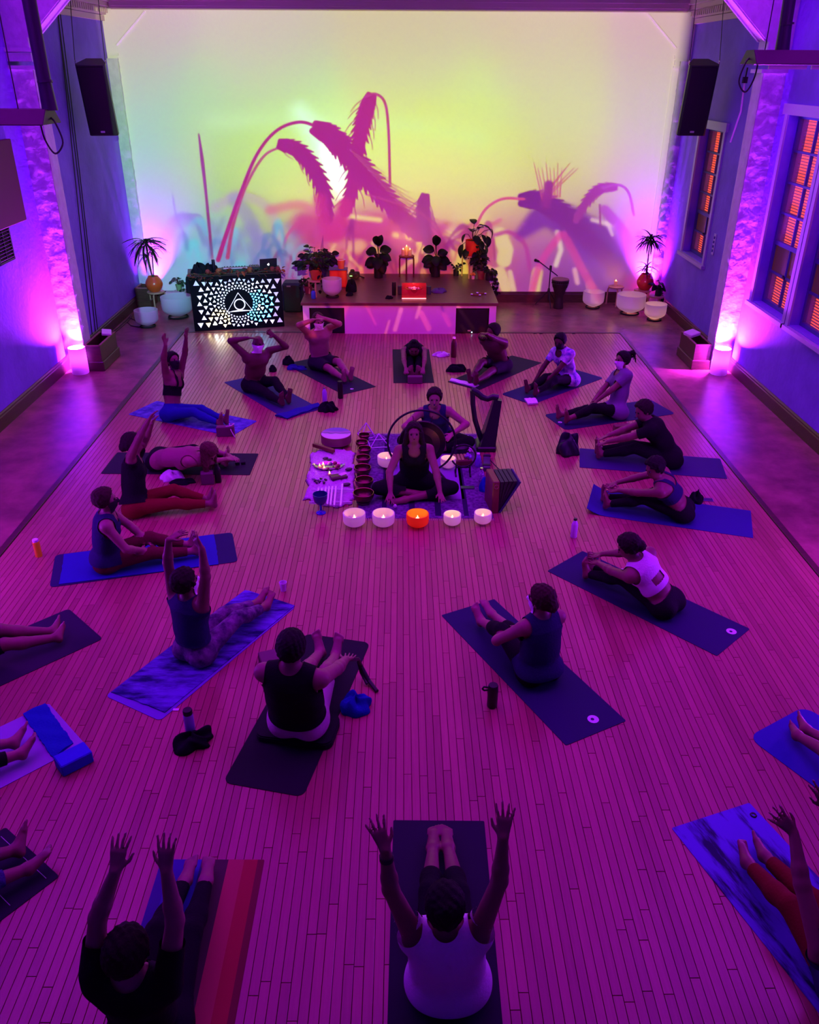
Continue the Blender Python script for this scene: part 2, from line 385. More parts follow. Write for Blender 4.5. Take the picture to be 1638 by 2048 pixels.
def mat(name, col, rough=0.6, metal=0.0, spec=0.4, noise=0.0, nscale=8.0, bump=0.0, bscale=40.0, emit=None, estr=0.0, transl=0.0, trans=0.0, col2=None, alpha=1.0, stretch=None, sheen=0.0, ior=1.45, seethru=0.0, ramp=(0.35, 0.68)):
    if name in _MC: return _MC[name]
    m = bpy.data.materials.new(name); m.use_nodes = True; nt = m.node_tree; N, K = nt.nodes, nt.links
    b = N['Principled BSDF']; out = N['Material Output']
    I = b.inputs
    I['Base Color'].default_value = (*col, 1); I['Roughness'].default_value = rough; I['Metallic'].default_value = metal
    I['Specular IOR Level'].default_value = spec; I['IOR'].default_value = ior
    if trans: I['Transmission Weight'].default_value = trans
    if sheen: I['Sheen Weight'].default_value = sheen
    tc = N.new('ShaderNodeTexCoord'); src = tc.outputs['Object']
    if stretch:
        mp = N.new('ShaderNodeMapping'); mp.inputs['Scale'].default_value = stretch; K.new(src, mp.inputs[0]); src = mp.outputs[0]
    if noise or col2:
        n = N.new('ShaderNodeTexNoise'); n.inputs['Scale'].default_value = nscale; n.inputs['Detail'].default_value = 5; n.inputs['Roughness'].default_value = 0.6; K.new(src, n.inputs['Vector'])
        r = N.new('ShaderNodeValToRGB'); r.color_ramp.elements[0].position, r.color_ramp.elements[1].position = ramp
        c2 = col2 or tuple(max(0, c * (1 - noise)) for c in col)
        r.color_ramp.elements[0].color = (*c2, 1); r.color_ramp.elements[1].color = (*col, 1)
        K.new(n.outputs['Fac'], r.inputs[0]); K.new(r.outputs[0], I['Base Color'])
    if bump:
        n2 = N.new('ShaderNodeTexNoise'); n2.inputs['Scale'].default_value = bscale; n2.inputs['Detail'].default_value = 4; K.new(src, n2.inputs['Vector'])
        bp = N.new('ShaderNodeBump'); bp.inputs['Strength'].default_value = bump; bp.inputs['Distance'].default_value = 0.02; K.new(n2.outputs['Fac'], bp.inputs['Height']); K.new(bp.outputs[0], I['Normal'])
    if emit: I['Emission Color'].default_value = (*emit, 1); I['Emission Strength'].default_value = estr
    if transl:
        t = N.new('ShaderNodeBsdfTranslucent'); t.inputs[0].default_value = (*col, 1); mx = N.new('ShaderNodeMixShader'); mx.inputs[0].default_value = transl
        K.new(b.outputs[0], mx.inputs[1]); K.new(t.outputs[0], mx.inputs[2]); K.new(mx.outputs[0], out.inputs[0])
    if seethru:
        t = N.new('ShaderNodeBsdfTransparent'); mx = N.new('ShaderNodeMixShader'); mx.inputs[0].default_value = seethru
        K.new(b.outputs[0], mx.inputs[1]); K.new(t.outputs[0], mx.inputs[2]); K.new(mx.outputs[0], out.inputs[0])
    _MC[name] = m; return m


def structure(o, label=None):
    o['kind'] = 'structure'
    if label: o['label'] = label
    return o


# ================================================================== the hall
WALL = mat('blue_painted_plaster', (0.25, 0.15, 0.74), 0.75, spec=0.25, noise=0.22, nscale=1.3, bump=0.35, bscale=14)
WHITEW = mat('white_projection_wall', (0.82, 0.80, 0.80), 0.7, spec=0.2, bump=0.12, bscale=18)
ROUGHP = mat('rough_trowelled_plaster', (0.62, 0.60, 0.72), 0.6, spec=0.35, bump=0.9, bscale=7.0, noise=0.15)
CEIL = mat('ceiling_paint', (0.30, 0.22, 0.36), 0.8)
CORN = mat('cornice_paint', (0.62, 0.50, 0.46), 0.6)
DWOOD = mat('dark_stained_wood', (0.085, 0.035, 0.022), 0.38, spec=0.5, noise=0.45, nscale=6, stretch=(1, 8, 8))
BORDER = mat('worn_floor_border', (0.34, 0.14, 0.12), 0.26, spec=0.5, noise=0.5, nscale=2.2, bump=0.08, bscale=60)
GAPM = mat('joint_dark', (0.03, 0.012, 0.008), 0.8)
METALD = mat('black_metal', (0.02, 0.02, 0.024), 0.4, spec=0.5)


def plank_material():
    m = bpy.data.materials.new('maple_strip'); m.use_nodes = True; nt = m.node_tree; N, K = nt.nodes, nt.links; b = N['Principled BSDF']
    g = N.new('ShaderNodeNewGeometry'); oi = N.new('ShaderNodeObjectInfo')
    ad = N.new('ShaderNodeMath'); ad.operation = 'ADD'; K.new(g.outputs['Random Per Island'], ad.inputs[0]); K.new(oi.outputs['Random'], ad.inputs[1])
    fr = N.new('ShaderNodeMath'); fr.operation = 'FRACT'; K.new(ad.outputs[0], fr.inputs[0])
    rp = N.new('ShaderNodeValToRGB'); e = rp.color_ramp.elements; e[0].color = (0.31, 0.108, 0.082, 1); e[1].color = (0.43, 0.165, 0.125, 1)
    x = e.new(0.2); x.color = (0.35, 0.13, 0.10, 1); x = e.new(0.85); x.color = (0.41, 0.155, 0.115, 1); K.new(fr.outputs[0], rp.inputs[0])
    mp = N.new('ShaderNodeMapping'); mp.inputs['Scale'].default_value = (60, 3, 60); K.new(g.outputs['Position'], mp.inputs[0])
    nz = N.new('ShaderNodeTexNoise'); nz.inputs['Scale'].default_value = 1.0; nz.inputs['Detail'].default_value = 4; K.new(mp.outputs[0], nz.inputs['Vector'])
    hs = N.new('ShaderNodeMixRGB'); hs.blend_type = 'MULTIPLY'; hs.inputs[0].default_value = 0.55; K.new(rp.outputs[0], hs.inputs[1]); K.new(nz.outputs['Color'], hs.inputs[2])
    rr = N.new('ShaderNodeValToRGB'); rr.color_ramp.elements[0].color = (.6, .6, .6, 1); K.new(nz.outputs['Fac'], rr.inputs[0])
    hs.inputs[0].default_value = 0.7; K.new(rr.outputs[0], hs.inputs[2]); K.new(hs.outputs[0], b.inputs['Base Color'])
    b.inputs['Roughness'].default_value = 0.27; b.inputs['Specular IOR Level'].default_value = 0.5
    n2 = N.new('ShaderNodeTexNoise'); n2.inputs['Scale'].default_value = 9; K.new(g.outputs['Position'], n2.inputs['Vector'])
    bp = N.new('ShaderNodeBump'); bp.inputs['Strength'].default_value = 0.06; bp.inputs['Distance'].default_value = 0.02; K.new(n2.outputs['Fac'], bp.inputs['Height']); K.new(bp.outputs[0], b.inputs['Normal'])
    return m


PLANK = plank_material()
TXL, TXR, TYF = -4.22, 4.25, 15.76              # the inlaid strip floor


def build_floor():
    m = MB()
    m.box(((XL + TXL) / 2, (Y0 + YB) / 2, -0.05), (TXL - XL, YB - Y0, 0.10)); m.box(((XR + TXR) / 2, (Y0 + YB) / 2, -0.05), (XR - TXR, YB - Y0, 0.10))
    m.box(((TXL + TXR) / 2, (TYF + YB) / 2, -0.05), (TXR - TXL, YB - TYF, 0.10))
    m.box(((TXL + TXR) / 2, (Y0 + TYF) / 2, -0.06), (TXR - TXL, TYF - Y0, 0.085), mi=1)
    fl = structure(m.build('floor', [BORDER, GAPM]))
    pw, gap = 0.0572, 0.0030
    planks = []
    nrow = int(round((TXR - TXL - 0.12) / pw)); xs = TXL + 0.06
    for i in range(nrow):
        y = Y0 - random.random() * 1.2
        while y < TYF - 0.06:
            L = random.choice((0.5, 0.75, 0.95, 1.2, 1.5, 1.8, 2.3)) * random.uniform(.85, 1.15)
            a, b = max(y, Y0), min(y + L, TYF - 0.06)
            if b - a > 0.05: planks.append((xs + (i + .5) * pw, (a + b) / 2, pw - gap, b - a - gap, random.uniform(-0.0006, 0.0004)))
            y += L

    def proj(x, y):
        v = RW @ (np.array([x, y, 0]) - CAM); return 819 + FPX * v[0] / v[2], 1024 + FPX * v[1] / v[2], v[2]

    def shown(p):
        x, y, w, L, dz = p
        X, Yp, d = proj(x, max(y, 0.8))
        if d < 1 or not (-20 < X < 1658): return 0
        ys = [max(min(proj(x, yy)[1], 2048), 0) for yy in (max(y - L / 2, 1.0), max(y + L / 2, 1.0))]
        return abs(ys[0] - ys[1]) * w / d
    planks.sort(key=shown, reverse=True)

    def slab(m, x, y, w, L, dz):
        c = 0.0016; t = 0.0 + dz; V = [(-w / 2, -L / 2, -0.02), (w / 2, -L / 2, -0.02), (w / 2, L / 2, -0.02), (-w / 2, L / 2, -0.02), (-w / 2, -L / 2, t - c), (w / 2, -L / 2, t - c), (w / 2, L / 2, t - c), (-w / 2, L / 2, t - c),
                                  (-w / 2 + c, -L / 2 + c, t), (w / 2 - c, -L / 2 + c, t), (w / 2 - c, L / 2 - c, t), (-w / 2 + c, L / 2 - c, t)]
        F = [(0, 1, 5, 4), (1, 2, 6, 5), (2, 3, 7, 6), (3, 0, 4, 7), (4, 5, 9, 8), (5, 6, 10, 9), (6, 7, 11, 10), (7, 4, 8, 11), (8, 9, 10, 11)]
        m.add([(a + x, b + y, c2) for a, b, c2 in V], F)
    for k, (x, y, w, L, dz) in enumerate(planks[:298]):
        m = MB(); slab(m, 0, 0, w, L, dz); m.build('plank', PLANK, fl, (x, y, 0))
    m = MB()
    for p in planks[298:]: slab(m, *p)
    m.build('planks', PLANK, fl, kind='stuff')
    # inlaid border strips
    for n, (c, s) in enumerate([((TXL + 0.015, (Y0 + TYF) / 2, 0.0), (0.075, TYF - Y0, 0.012)), ((TXR - 0.015, (Y0 + TYF) / 2, 0.0), (0.075, TYF - Y0, 0.012)), (((TXL + TXR) / 2, TYF - 0.015, 0.0), (TXR - TXL - .09, 0.075, 0.012))]):
        structure(MB().bbox(c, s, 0.004).build('trim_%d' % (n + 1), DWOOD), 'dark inlaid strip around the wooden dance floor')


build_floor()

# ---- windows first decide the openings of the right wall: (y0, y1, z0, z1)
WIN = [(15.62, 16.87, 1.33, 3.55), (11.93, 13.13, 1.27, 3.93), (10.45, 11.72, 1.27, 3.93), (8.9, 10.24, 1.27, 3.93)]
TW = 0.30


def wall_right():
    m = MB()
    ys = sorted(WIN, key=lambda w: w[0]); y = Y0
    for a, b, z0, z1 in ys:
        m.box((XR + TW / 2, (y + a) / 2, ZC / 2), (TW, a - y, ZC)); m.box((XR + TW / 2, (a + b) / 2, z0 / 2), (TW, b - a, z0)); m.box((XR + TW / 2, (a + b) / 2, (z1 + ZC) / 2), (TW, b - a, ZC - z1)); y = b
    m.box((XR + TW / 2, (y + YB) / 2, ZC / 2), (TW, YB - y, ZC))
    structure(m.build('wall_right', WALL))


wall_right()
structure(MB().box((XL - TW / 2, (Y0 + YB) / 2, ZC / 2), (TW, YB - Y0, ZC)).build('wall_left', WALL))
structure(MB().box(((XL + XR) / 2, YB + TW / 2, ZC / 2), (XR - XL + 2 * TW, TW, ZC)).build('wall_back', WHITEW))
structure(MB().box(((XL + XR) / 2, (Y0 + YB) / 2, ZC + 0.1), (XR - XL + 2 * TW, YB - Y0 + 2 * TW, 0.2)).build('ceiling', CEIL))
structure(MB().box(((XL + XR) / 2, Y0 - TW / 2, ZC / 2), (XR - XL + 2 * TW, TW, ZC)).build('wall_front', WALL))

# baseboards
BW = 0.035


def baseboard(name, a, b, side):
    m = MB(); L = (Vector(b) - Vector(a)).length; c = (Vector(a) + Vector(b)) / 2
    prof = [(0, 0), (BW, 0), (BW, 0.17), (BW * .75, 0.185), (BW * .75, 0.205), (BW * .3, 0.225), (0, 0.225)]
    rz = {'left': 0, 'right': pi, 'back': -pi / 2}[side]
    R = Matrix.Translation(c) @ Matrix.Rotation(rz, 4, 'Z') @ Matrix(((1, 0, 0, 0), (0, 0, 1, 0), (0, 1, 0, 0), (0, 0, 0, 1)))
    m.prism(prof, -L / 2, L / 2, M=R)
    structure(m.build(name, DWOOD))


baseboard('baseboard_left', (XL, Y0, 0), (XL, 17.9, 0), 'left')
baseboard('baseboard_right', (XR, Y0, 0), (XR, 17.9, 0), 'right')
baseboard('baseboard_back', (XL + .2, YB, 0), (XR - .2, YB, 0), 'back')


# rough plaster pilasters: bumpy box grids with real relief
def rough_box(x0, x1, y0, y1, z0, z1, amp, step=0.045):
    m = MB(); rs = np.random.RandomState(int(abs(x0 * 100 + y0 * 7)))
    def face(o, u, v, nrm):
        o, u, v, nrm = map(Vector, (o, u, v, nrm)); nu = max(2, int(u.length / step)); nv = max(2, int(v.length / step))
        H = rs.rand(nv + 1, nu + 1); H = (H + np.roll(H, 1, 0) * .8 + np.roll(H, 1, 1) * .3) / 2.1
        H[:, 0] *= 0.3; H[:, -1] *= 0.3
        V = [o + u * (i / nu) + v * (j / nv) + nrm * (amp * float(H[j, i])) for j in range(nv + 1) for i in range(nu + 1)]
        F = [(j * (nu + 1) + i, j * (nu + 1) + i + 1, (j + 1) * (nu + 1) + i + 1, (j + 1) * (nu + 1) + i) for j in range(nv) for i in range(nu)]
        m.add(V, F)
    h = (0, 0, z1 - z0)
    face((x0, y0, z0), (x1 - x0, 0, 0), h, (0, -1, 0)); face((x1, y0, z0), (0, y1 - y0, 0), h, (1, 0, 0)); face((x0, y1, z0), (0, y0 - y1, 0), h, (-1, 0, 0)); face((x1, y1, z0), (x0 - x1, 0, 0), h, (0, 1, 0))
    return m


PY0, PY1, PD = 13.52, 13.86, 0.33
for nm, sx, xw in (('left', 1, XL), ('right', -1, XR)):
    xa, xb = sorted((xw, xw + sx * PD))
    structure(rough_box(xa, xb, PY0, PY1, 0.0, 4.45, 0.022).build('pilaster_%s' % nm, ROUGHP, smooth='all'), 'rough plaster pilaster on the %s wall' % nm)
    xa, xb = sorted((xw, xw + sx * 0.20))
    structure(rough_box(xa, xb, YB - 0.07, YB, 0.0, 4.62, 0.028).build('pilaster_corner_%s' % nm, ROUGHP, smooth='all'), 'rough plaster corner strip beside the projection')
    # capital blocks and sloping haunch up to the ceiling beam
    m = MB()
    for z, e, h in ((4.47, 0.05, 0.05), (4.60, 0.02, 0.11), (4.69, 0.06, 0.05), (4.78, 0.01, 0.13)):
        m.box((xw + sx * (PD + e) / 2, (PY0 + PY1) / 2, z), (PD + e, PY1 - PY0 + 2 * e, h))
    x0 = xw + sx * PD; x1 = xw + sx * (PD + 0.72)
    M = Matrix.Translation((0, (PY0 + PY1) / 2, 0)) @ Matrix(((1, 0, 0, 0), (0, 0, 1, 0), (0, 1, 0, 0), (0, 0, 0, 1)))
    poly = [(xw, 4.84), (x0 + sx * .02, 4.84), (x1, ZC - 0.16), (x1, ZC), (xw, ZC)]
    if sx < 0: poly = poly[::-1]
    m.prism(poly, -0.17, 0.17, M=M)
    poly2 = [(x0 + sx * .05, 4.84), (x1 + sx * .03, ZC - 0.16), (x1 + sx * .0, ZC - 0.16), (x0 - sx * .0, 4.86)]
    for yy in (-0.13, 0.13): m.prism(poly2 if sx > 0 else poly2[::-1], yy - 0.025, yy + 0.025, M=M)
    structure(m.build('trim_%s' % ('4' if sx > 0 else '5'), CORN if False else ROUGHP), 'moulded capital and sloping haunch of the %s pilaster' % nm)
structure(MB().box(((XL + XR) / 2, (PY0 + PY1) / 2, ZC - 0.08), (XR - XL - 2.0, 0.34, 0.16)).build('trim_6', CEIL), 'ceiling beam between the two pilasters')

# the next pair of pilasters down the hall, washed by their own lamps
for nm, sx, xw in (('left', 1, XL), ('right', -1, XR)):
    xa, xb = sorted((xw, xw + sx * PD)); structure(rough_box(xa, xb, 7.02, 7.36, 0.0, 4.45, 0.022, .11).build('pilaster_near_%s' % nm, ROUGHP, smooth='all'), 'rough plaster pilaster nearer the balcony')
# cornices with dentils along the side walls, plain moulding over the projection
for nm, sx, xw in (('7', 1, XL), ('8', -1, XR)):
    m = MB(); ya, yb = PY1 + 0.05, YB
    for z, p, h in ((5.28, 0.05, 0.09), (5.40, 0.09, 0.13), (5.50, 0.16, 0.07), (5.58, 0.22, 0.08)):
        m.box((xw + sx * p / 2, (ya + yb) / 2, z), (p, yb - ya, h))
    y = ya + .06
    while y < yb - .05: m.box((xw + sx * 0.115, y, 5.405), (0.05, 0.055, 0.09)); y += 0.11
    structure(m.build('trim_' + nm, CORN), 'cornice with a row of dentils high on the side wall')
m = MB()
for z, p, h in ((5.45, 0.05, 0.06), (5.52, 0.10, 0.08), (5.59, 0.16, 0.06)): m.box(((XL + XR) / 2, YB - p / 2, z), (XR - XL - 0.4, p, h))
structure(m.build('trim_9', CORN), 'plain cornice over the projection wall')
# raised plaster frame with clipped corners on the projection wall
m = MB()
for s in (-1, 1):
    xo = -5.40 if s < 0 else 5.24; xi = xo - s * 0.62
    m.tube([(xi, YB - .01, 5.40), (xo, YB - .01, 4.84)], 0.022, 6)
    m.box((xo + s * .06, YB - .02, 4.69), (0.16, 0.05, 0.05)); m.box((xo + s * .04, YB - .02, 4.60), (0.09, 0.04, 0.08)); m.box((xo + s * .05, YB - .02, 4.52), (0.14, 0.05, 0.04))
    m.box((xo, YB - .008, 2.25), (0.03, 0.016, 4.5))
structure(m.build('trim_10', WHITEW), 'raised plaster frame with clipped corners on the projection wall')


# windows
SASH = mat('window_frame_paint', (0.07, 0.06, 0.26), 0.5)
LEDGE = mat('window_casing_paint', (0.42, 0.42, 0.62), 0.5)
GLASS = mat('window_glass', (0.9, 0.9, 0.95), 0.05, spec=0.5, seethru=0.93)
FROST = mat('brown_frosted_glass', (0.12, 0.05, 0.03), 0.25, emit=(0.40, 0.10, 0.05), estr=0.06)
BLIND = mat('blind_slat', (0.22, 0.12, 0.10), 0.6)
STREET = mat('street_glow_backdrop', (0.5, 0.2, 0.1), 0.9, emit=(1.0, 0.10, 0.035), estr=1.0)


def window(n, y0, y1, z0, z1, rows, dark):
    w = bpy.data.objects.new('window_%d' % n, None); COL.objects.link(w); w['kind'] = 'structure'; w.location = (XR, (y0 + y1) / 2, z0)
    W_, H_ = y1 - y0, z1 - z0; xd = 0.17       # depth of the sash in the reveal
    fr = MB(); t = 0.055
    for y in (-W_ / 2 + t / 2, W_ / 2 - t / 2): fr.box((xd, y, H_ / 2), (0.06, t, H_))
    for z in (t / 2, H_ - t / 2): fr.box((xd, 0, z), (0.06, W_ - 2 * t, t))
    fr.build('sash_frame', SASH, w)
    ph = (H_ - 2 * t) / rows; pw = (W_ - 2 * t) / 2
    m = MB(); m.box((xd, 0, H_ / 2), (0.045, 0.026, H_ - 2 * t))
    for r in range(1, rows): m.box((xd, 0, t + r * ph), (0.05, W_ - 2 * t, 0.06 if r == dark + 1 else 0.03))
    m.build('muntin', SASH, w)
    for r in range(rows):
        for c in range(2):
            MB().box((xd + 0.005, -W_ / 2 + t + (c + .5) * pw, t + (r + .5) * ph), (0.006, pw - 0.01, ph - 0.01)).build('pane', FROST if r == dark else GLASS, w)
    c = MB(); e = 0.09
    c.box((-0.015, -W_ / 2 - e / 2, H_ / 2), (0.03, e, H_ + 2 * e)); c.box((-0.015, W_ / 2 + e / 2, H_ / 2), (0.03, e, H_ + 2 * e)); c.box((-0.02, 0, H_ + e / 2 + .02), (0.05, W_ + .3, e + .05)); c.box((-0.03, 0, -e / 2), (0.08, W_ + .26, 0.06))
    c.build('casing', LEDGE, w)
    b = MB(); z = 0.05
    while z < H_ - .05: b.box((xd + 0.085, 0, z), (0.024, W_ - 0.10, 0.005), (0, 0, 0)); z += 0.040
    b.build('blind', BLIND, w, kind='stuff')
    k = MB(); k.ball((xd - .04, 0, t + (dark) * ph + .02), 0.02, 8); k.box((xd - .03, 0, t + dark * ph), (0.03, 0.07, 0.03)); k.build('sash_lock', METALD, w)


window(1, *WIN[0], 6, 1); window(2, *WIN[1], 6, 1); window(3, *WIN[2], 6, 1); window(4, *WIN[3], 6, 1)
structure(MB().box((XR + 0.50, 12.6, 2.4), (0.1, 11.0, 4.0)).build('glow_backdrop', STREET), 'added orange glow backdrop outside the windows')  # glowing sheet added behind the blinds in place of street light

# left wall: brown panel, vent, cables
structure(MB().bbox((XL + 0.03, 11.9, 3.03), (0.06, 2.1, 1.1), 0.01).build('panel_left', mat('brown_board', (0.07, 0.022, 0.03), 0.7)), 'plain brown board high on the left wall')
v = thing('air_vent', 'dark louvred air vent grille set in the left wall', 'vent', (XL, 12.1, 2.05))
MB().box((0.01, 0, 0.22), (0.02, 0.46, 0.44)).build('backing', GAPM, v)
m = MB()
for y in (-.235, .235): m.box((0.02, y, .22), (0.04, 0.03, 0.47))
for z in (0, .44): m.box((0.02, 0, z), (0.04, 0.47, 0.03))
m.box((0.025, 0, .22), (.03, .015, .44)); m.build('grille_frame', METALD, v)
for k in range(9): MB().box((0.028, 0, 0.04 + k * .045), (0.03, 0.44, 0.006), (0, 0.6, 0)).build('louver', METALD, v)
m = MB()
for k, (a, b) in enumerate([((114, 27), (192, 690)), ((117, 27), (198, 685)), ((112, 27), (186, 680))]):
    p0, p1 = GX(*a, XL), GX(*b, XL); pts = [p0.lerp(p1, t) + Vector((0.012, 0.05 * sin(3 * t + k), 0)) for t in np.linspace(0, 1, 14)]
    for p in pts: p.x = XL + 0.015
    m.tube(pts, 0.008, 6)
tag(m.build('speaker_cable', mat('black_rubber', (0.012, 0.012, 0.015), 0.5)), 'bundle of black speaker cables running down the blue left wall', 'cable')
BLACKR = _MC['black_rubber']
pts = [G(190, 700), G(205, 688), G(222, 668), G(238, 655), G(255, 640), G(262, 630)]
pts = [p + Vector((0.0, 0, 0.009)) for p in pts]
tag(MB().tube(pts, 0.008, 6).tube([p + Vector((.05, -.03 * i, 0)) for i, p in enumerate(pts[2:])], 0.006, 6).build('floor_cable', BLACKR), 'dark cable lying along the left baseboard on the floor', 'cable')
m = MB(); pts = [G(x, y) + Vector((0, 0, .008)) for x, y in ((258, 636), (272, 642), (285, 648), (278, 655), (262, 652), (255, 645))]; m.tube(pts, 0.007, 6)
tag(m.build('coiled_cable', BLACKR), 'short loop of cable by the smallest white bowl near the left wall', 'cable')
o = thing('light_switch', 'pale four gang switch plate right of the far window', 'switch', (XR, 15.22, 1.60))
MB().bbox((-0.006, 0, .15), (0.012, 0.11, 0.36), 0.004).build('plate', LEDGE, o)
for k in range(4): MB().box((-0.018, 0, .04 + k * .075), (0.02, 0.035, 0.04)).build('toggle', SASH, o)


# wooden boxes that hide the pilaster feet
def foot_box(name, label, x0, x1, y0, y1, h):
    t = thing(name, label, 'box', ((x0 + x1) / 2, (y0 + y1) / 2, 0)); w, d = x1 - x0, y1 - y0; th = 0.025
    for sg in (-1, 1): MB().box((0, sg * (d / 2 - th / 2), h / 2), (w, th, h)).build('end_panel', DWOOD, t)
    MB().box((-w / 2 + th / 2, 0, h / 2), (th, d - 2 * th, h)).build('side_panel', DWOOD, t); MB().box((w / 2 - th / 2, 0, h / 2), (th, d - 2 * th, h)).build('side_panel', DWOOD, t)
    MB().bbox((0, 0, .08), (w + .05, d + .05, .16), .01).build('base_moulding', DWOOD, t)
    MB().box((0, -d / 2 + th / 2, h + .006), (w + .01, th + .01, .012)).box((-w / 2 + th / 2, 0, h + .006), (th + .01, d, .012)).box((w / 2 - th / 2, 0, h + .006), (th + .01, d, .012)).build('rim', mat('rim_wood', (0.25, 0.12, 0.08), 0.4), t)
    return t


foot_box('wooden_box', 'dark open topped wooden box with base moulding by the left uplight', XL + PD + 0.03, XL + PD + 0.30, 13.42, 14.25, 0.42)
foot_box('wooden_box', 'dark open topped wooden box with base moulding by the right uplight', XR - PD - 0.30, XR - PD - 0.03, 13.55, 14.35, 0.42)
foot_box('wooden_box', 'dark wooden box in the far left corner behind the orange potted plant', XL + 0.04, XL + .32, 17.55, 18.0, 0.40)
PINKP = mat('pale_plaster_scrap', (0.75, 0.70, 0.74), 0.6)
tag(MB().bbox((XL + PD + .2, 14.12, 0.452), (0.16, 0.22, 0.045), .008, (0.1, 0.15, .3)).build('white_slab', PINKP), 'small pale slab lying on the left wooden box', 'slab')
tag(MB().bbox((XR - PD - .2, 14.1, 0.462), (0.22, 0.20, 0.06), .012, (0.1, -0.12, .5)).build('white_slab', PINKP), 'small pale slab lying on the right wooden box', 'slab')

# uplight cans
CANM = mat('frosted_white_can', (0.86, 0.84, 0.86), 0.55, transl=0.005)


def uplight(p, label):
    t = thing('uplight_can', label, 'uplight', p); r, h = 0.135, 0.43
    m = MB().lathe([(r * .98, 0.0), (r, .01), (r, h), (r - .006, h)], n=32, cap=(False, False)); m.build('cylinder', CANM, t, smooth=True)
    MB().tube([(r * cos(a) * .985, r * sin(a) * .985, h) for a in np.linspace(0, 2 * pi, 32, endpoint=False)], 0.006, 6, closed=True).build('rim', CANM, t, smooth=True)
    MB().lathe([(0.001, .004), (r * .9, .004), (r * .9, .02), (0.06, .03), (.06, .2), (.035, .22), (0.001, .22)], n=16).build('lamp_base', METALD, t)


uplight(CAN_L, 'white cylinder uplight at the foot of the left wall pilaster')
uplight(CAN_R, 'white cylinder uplight at the foot of the right wall pilaster')

uplight(Vector((-5.25, 6.84, 0)), 'white cylinder uplight by the left pilaster nearest the balcony')
uplight(Vector((5.25, 6.84, 0)), 'white cylinder uplight by the right pilaster nearest the balcony')


# hanging loudspeakers
SPK = mat('speaker_black', (0.012, 0.012, 0.016), 0.42, spec=0.5, bump=0.15, bscale=120)
SPKG = mat('speaker_grille', (0.008, 0.008, 0.010), 0.55, bump=0.3, bscale=300)
BADGE = mat('silver_badge', (0.5, 0.5, 0.55), 0.3, metal=0.8)
CHROME = mat('chrome', (0.75, 0.75, 0.78), 0.15, metal=1.0)


def hung_speaker(label, loc, yaw, wall_x):
    t = thing('hanging_speaker', label, 'speaker', loc); t.rotation_euler = (rad(14), 0, yaw)
    w, d, h = 0.47, 0.42, 1.10
    poly = [(-w / 2 + .03, -d / 2), (w / 2 - .03, -d / 2), (w / 2, -d / 2 + .03), (w / 2, -d / 2 + .12), (w * .27, d / 2), (-w * .27, d / 2), (-w / 2, -d / 2 + .12), (-w / 2, -d / 2 + .03)]
    MB().prism(poly, -h / 2, h / 2).build('cabinet', SPK, t)
    MB().bbox((0, -d / 2 - .008, 0), (w - .05, 0.02, h - .05), .008).build('grille', SPKG, t)
    MB().bbox((0, -d / 2 - .021, -h / 2 + .07), (0.07, 0.006, 0.03), .002).build('badge', BADGE, t)
    for s in (-1, 1):
        MB().tube([(s * (w / 2 - .01), -d / 2 + .1, h / 2 + .03 + .03 * cos(a)) if False else (s * (w / 2 + .005), -d / 2 + .1 + .03 * sin(a), h / 2 + .02 + .03 * cos(a)) for a in np.linspace(0, 2 * pi, 10, endpoint=False)], .006, 5, closed=True).build('shackle', CHROME, t)
        m = MB(); p0 = Vector((s * (w / 2 + .005), -d / 2 + .1, h / 2 + .05)); p1 = Euler(t.rotation_euler).to_matrix().inverted() @ (Vector((loc[0] + s * .22, loc[1] + .05, ZC + .02)) - Vector(loc))
        m.tube([p0, p1], 0.006, 5)
        m.build('hanging_wire', METALD, t)


hung_speaker('black loudspeaker hanging high by the left wall', (-5.11, 15.75, 4.02), rad(6), XL)
hung_speaker('black loudspeaker hanging high by the right wall', (5.0, 15.75, 4.06), rad(-6), XR)

# gas radiant heaters under the ceiling
HOOD = mat('heater_hood_metal', (0.035, 0.022, 0.03), 0.5, metal=0.2)
PIPE = mat('flue_pipe', (0.05, 0.04, 0.06), 0.4, metal=0.5)


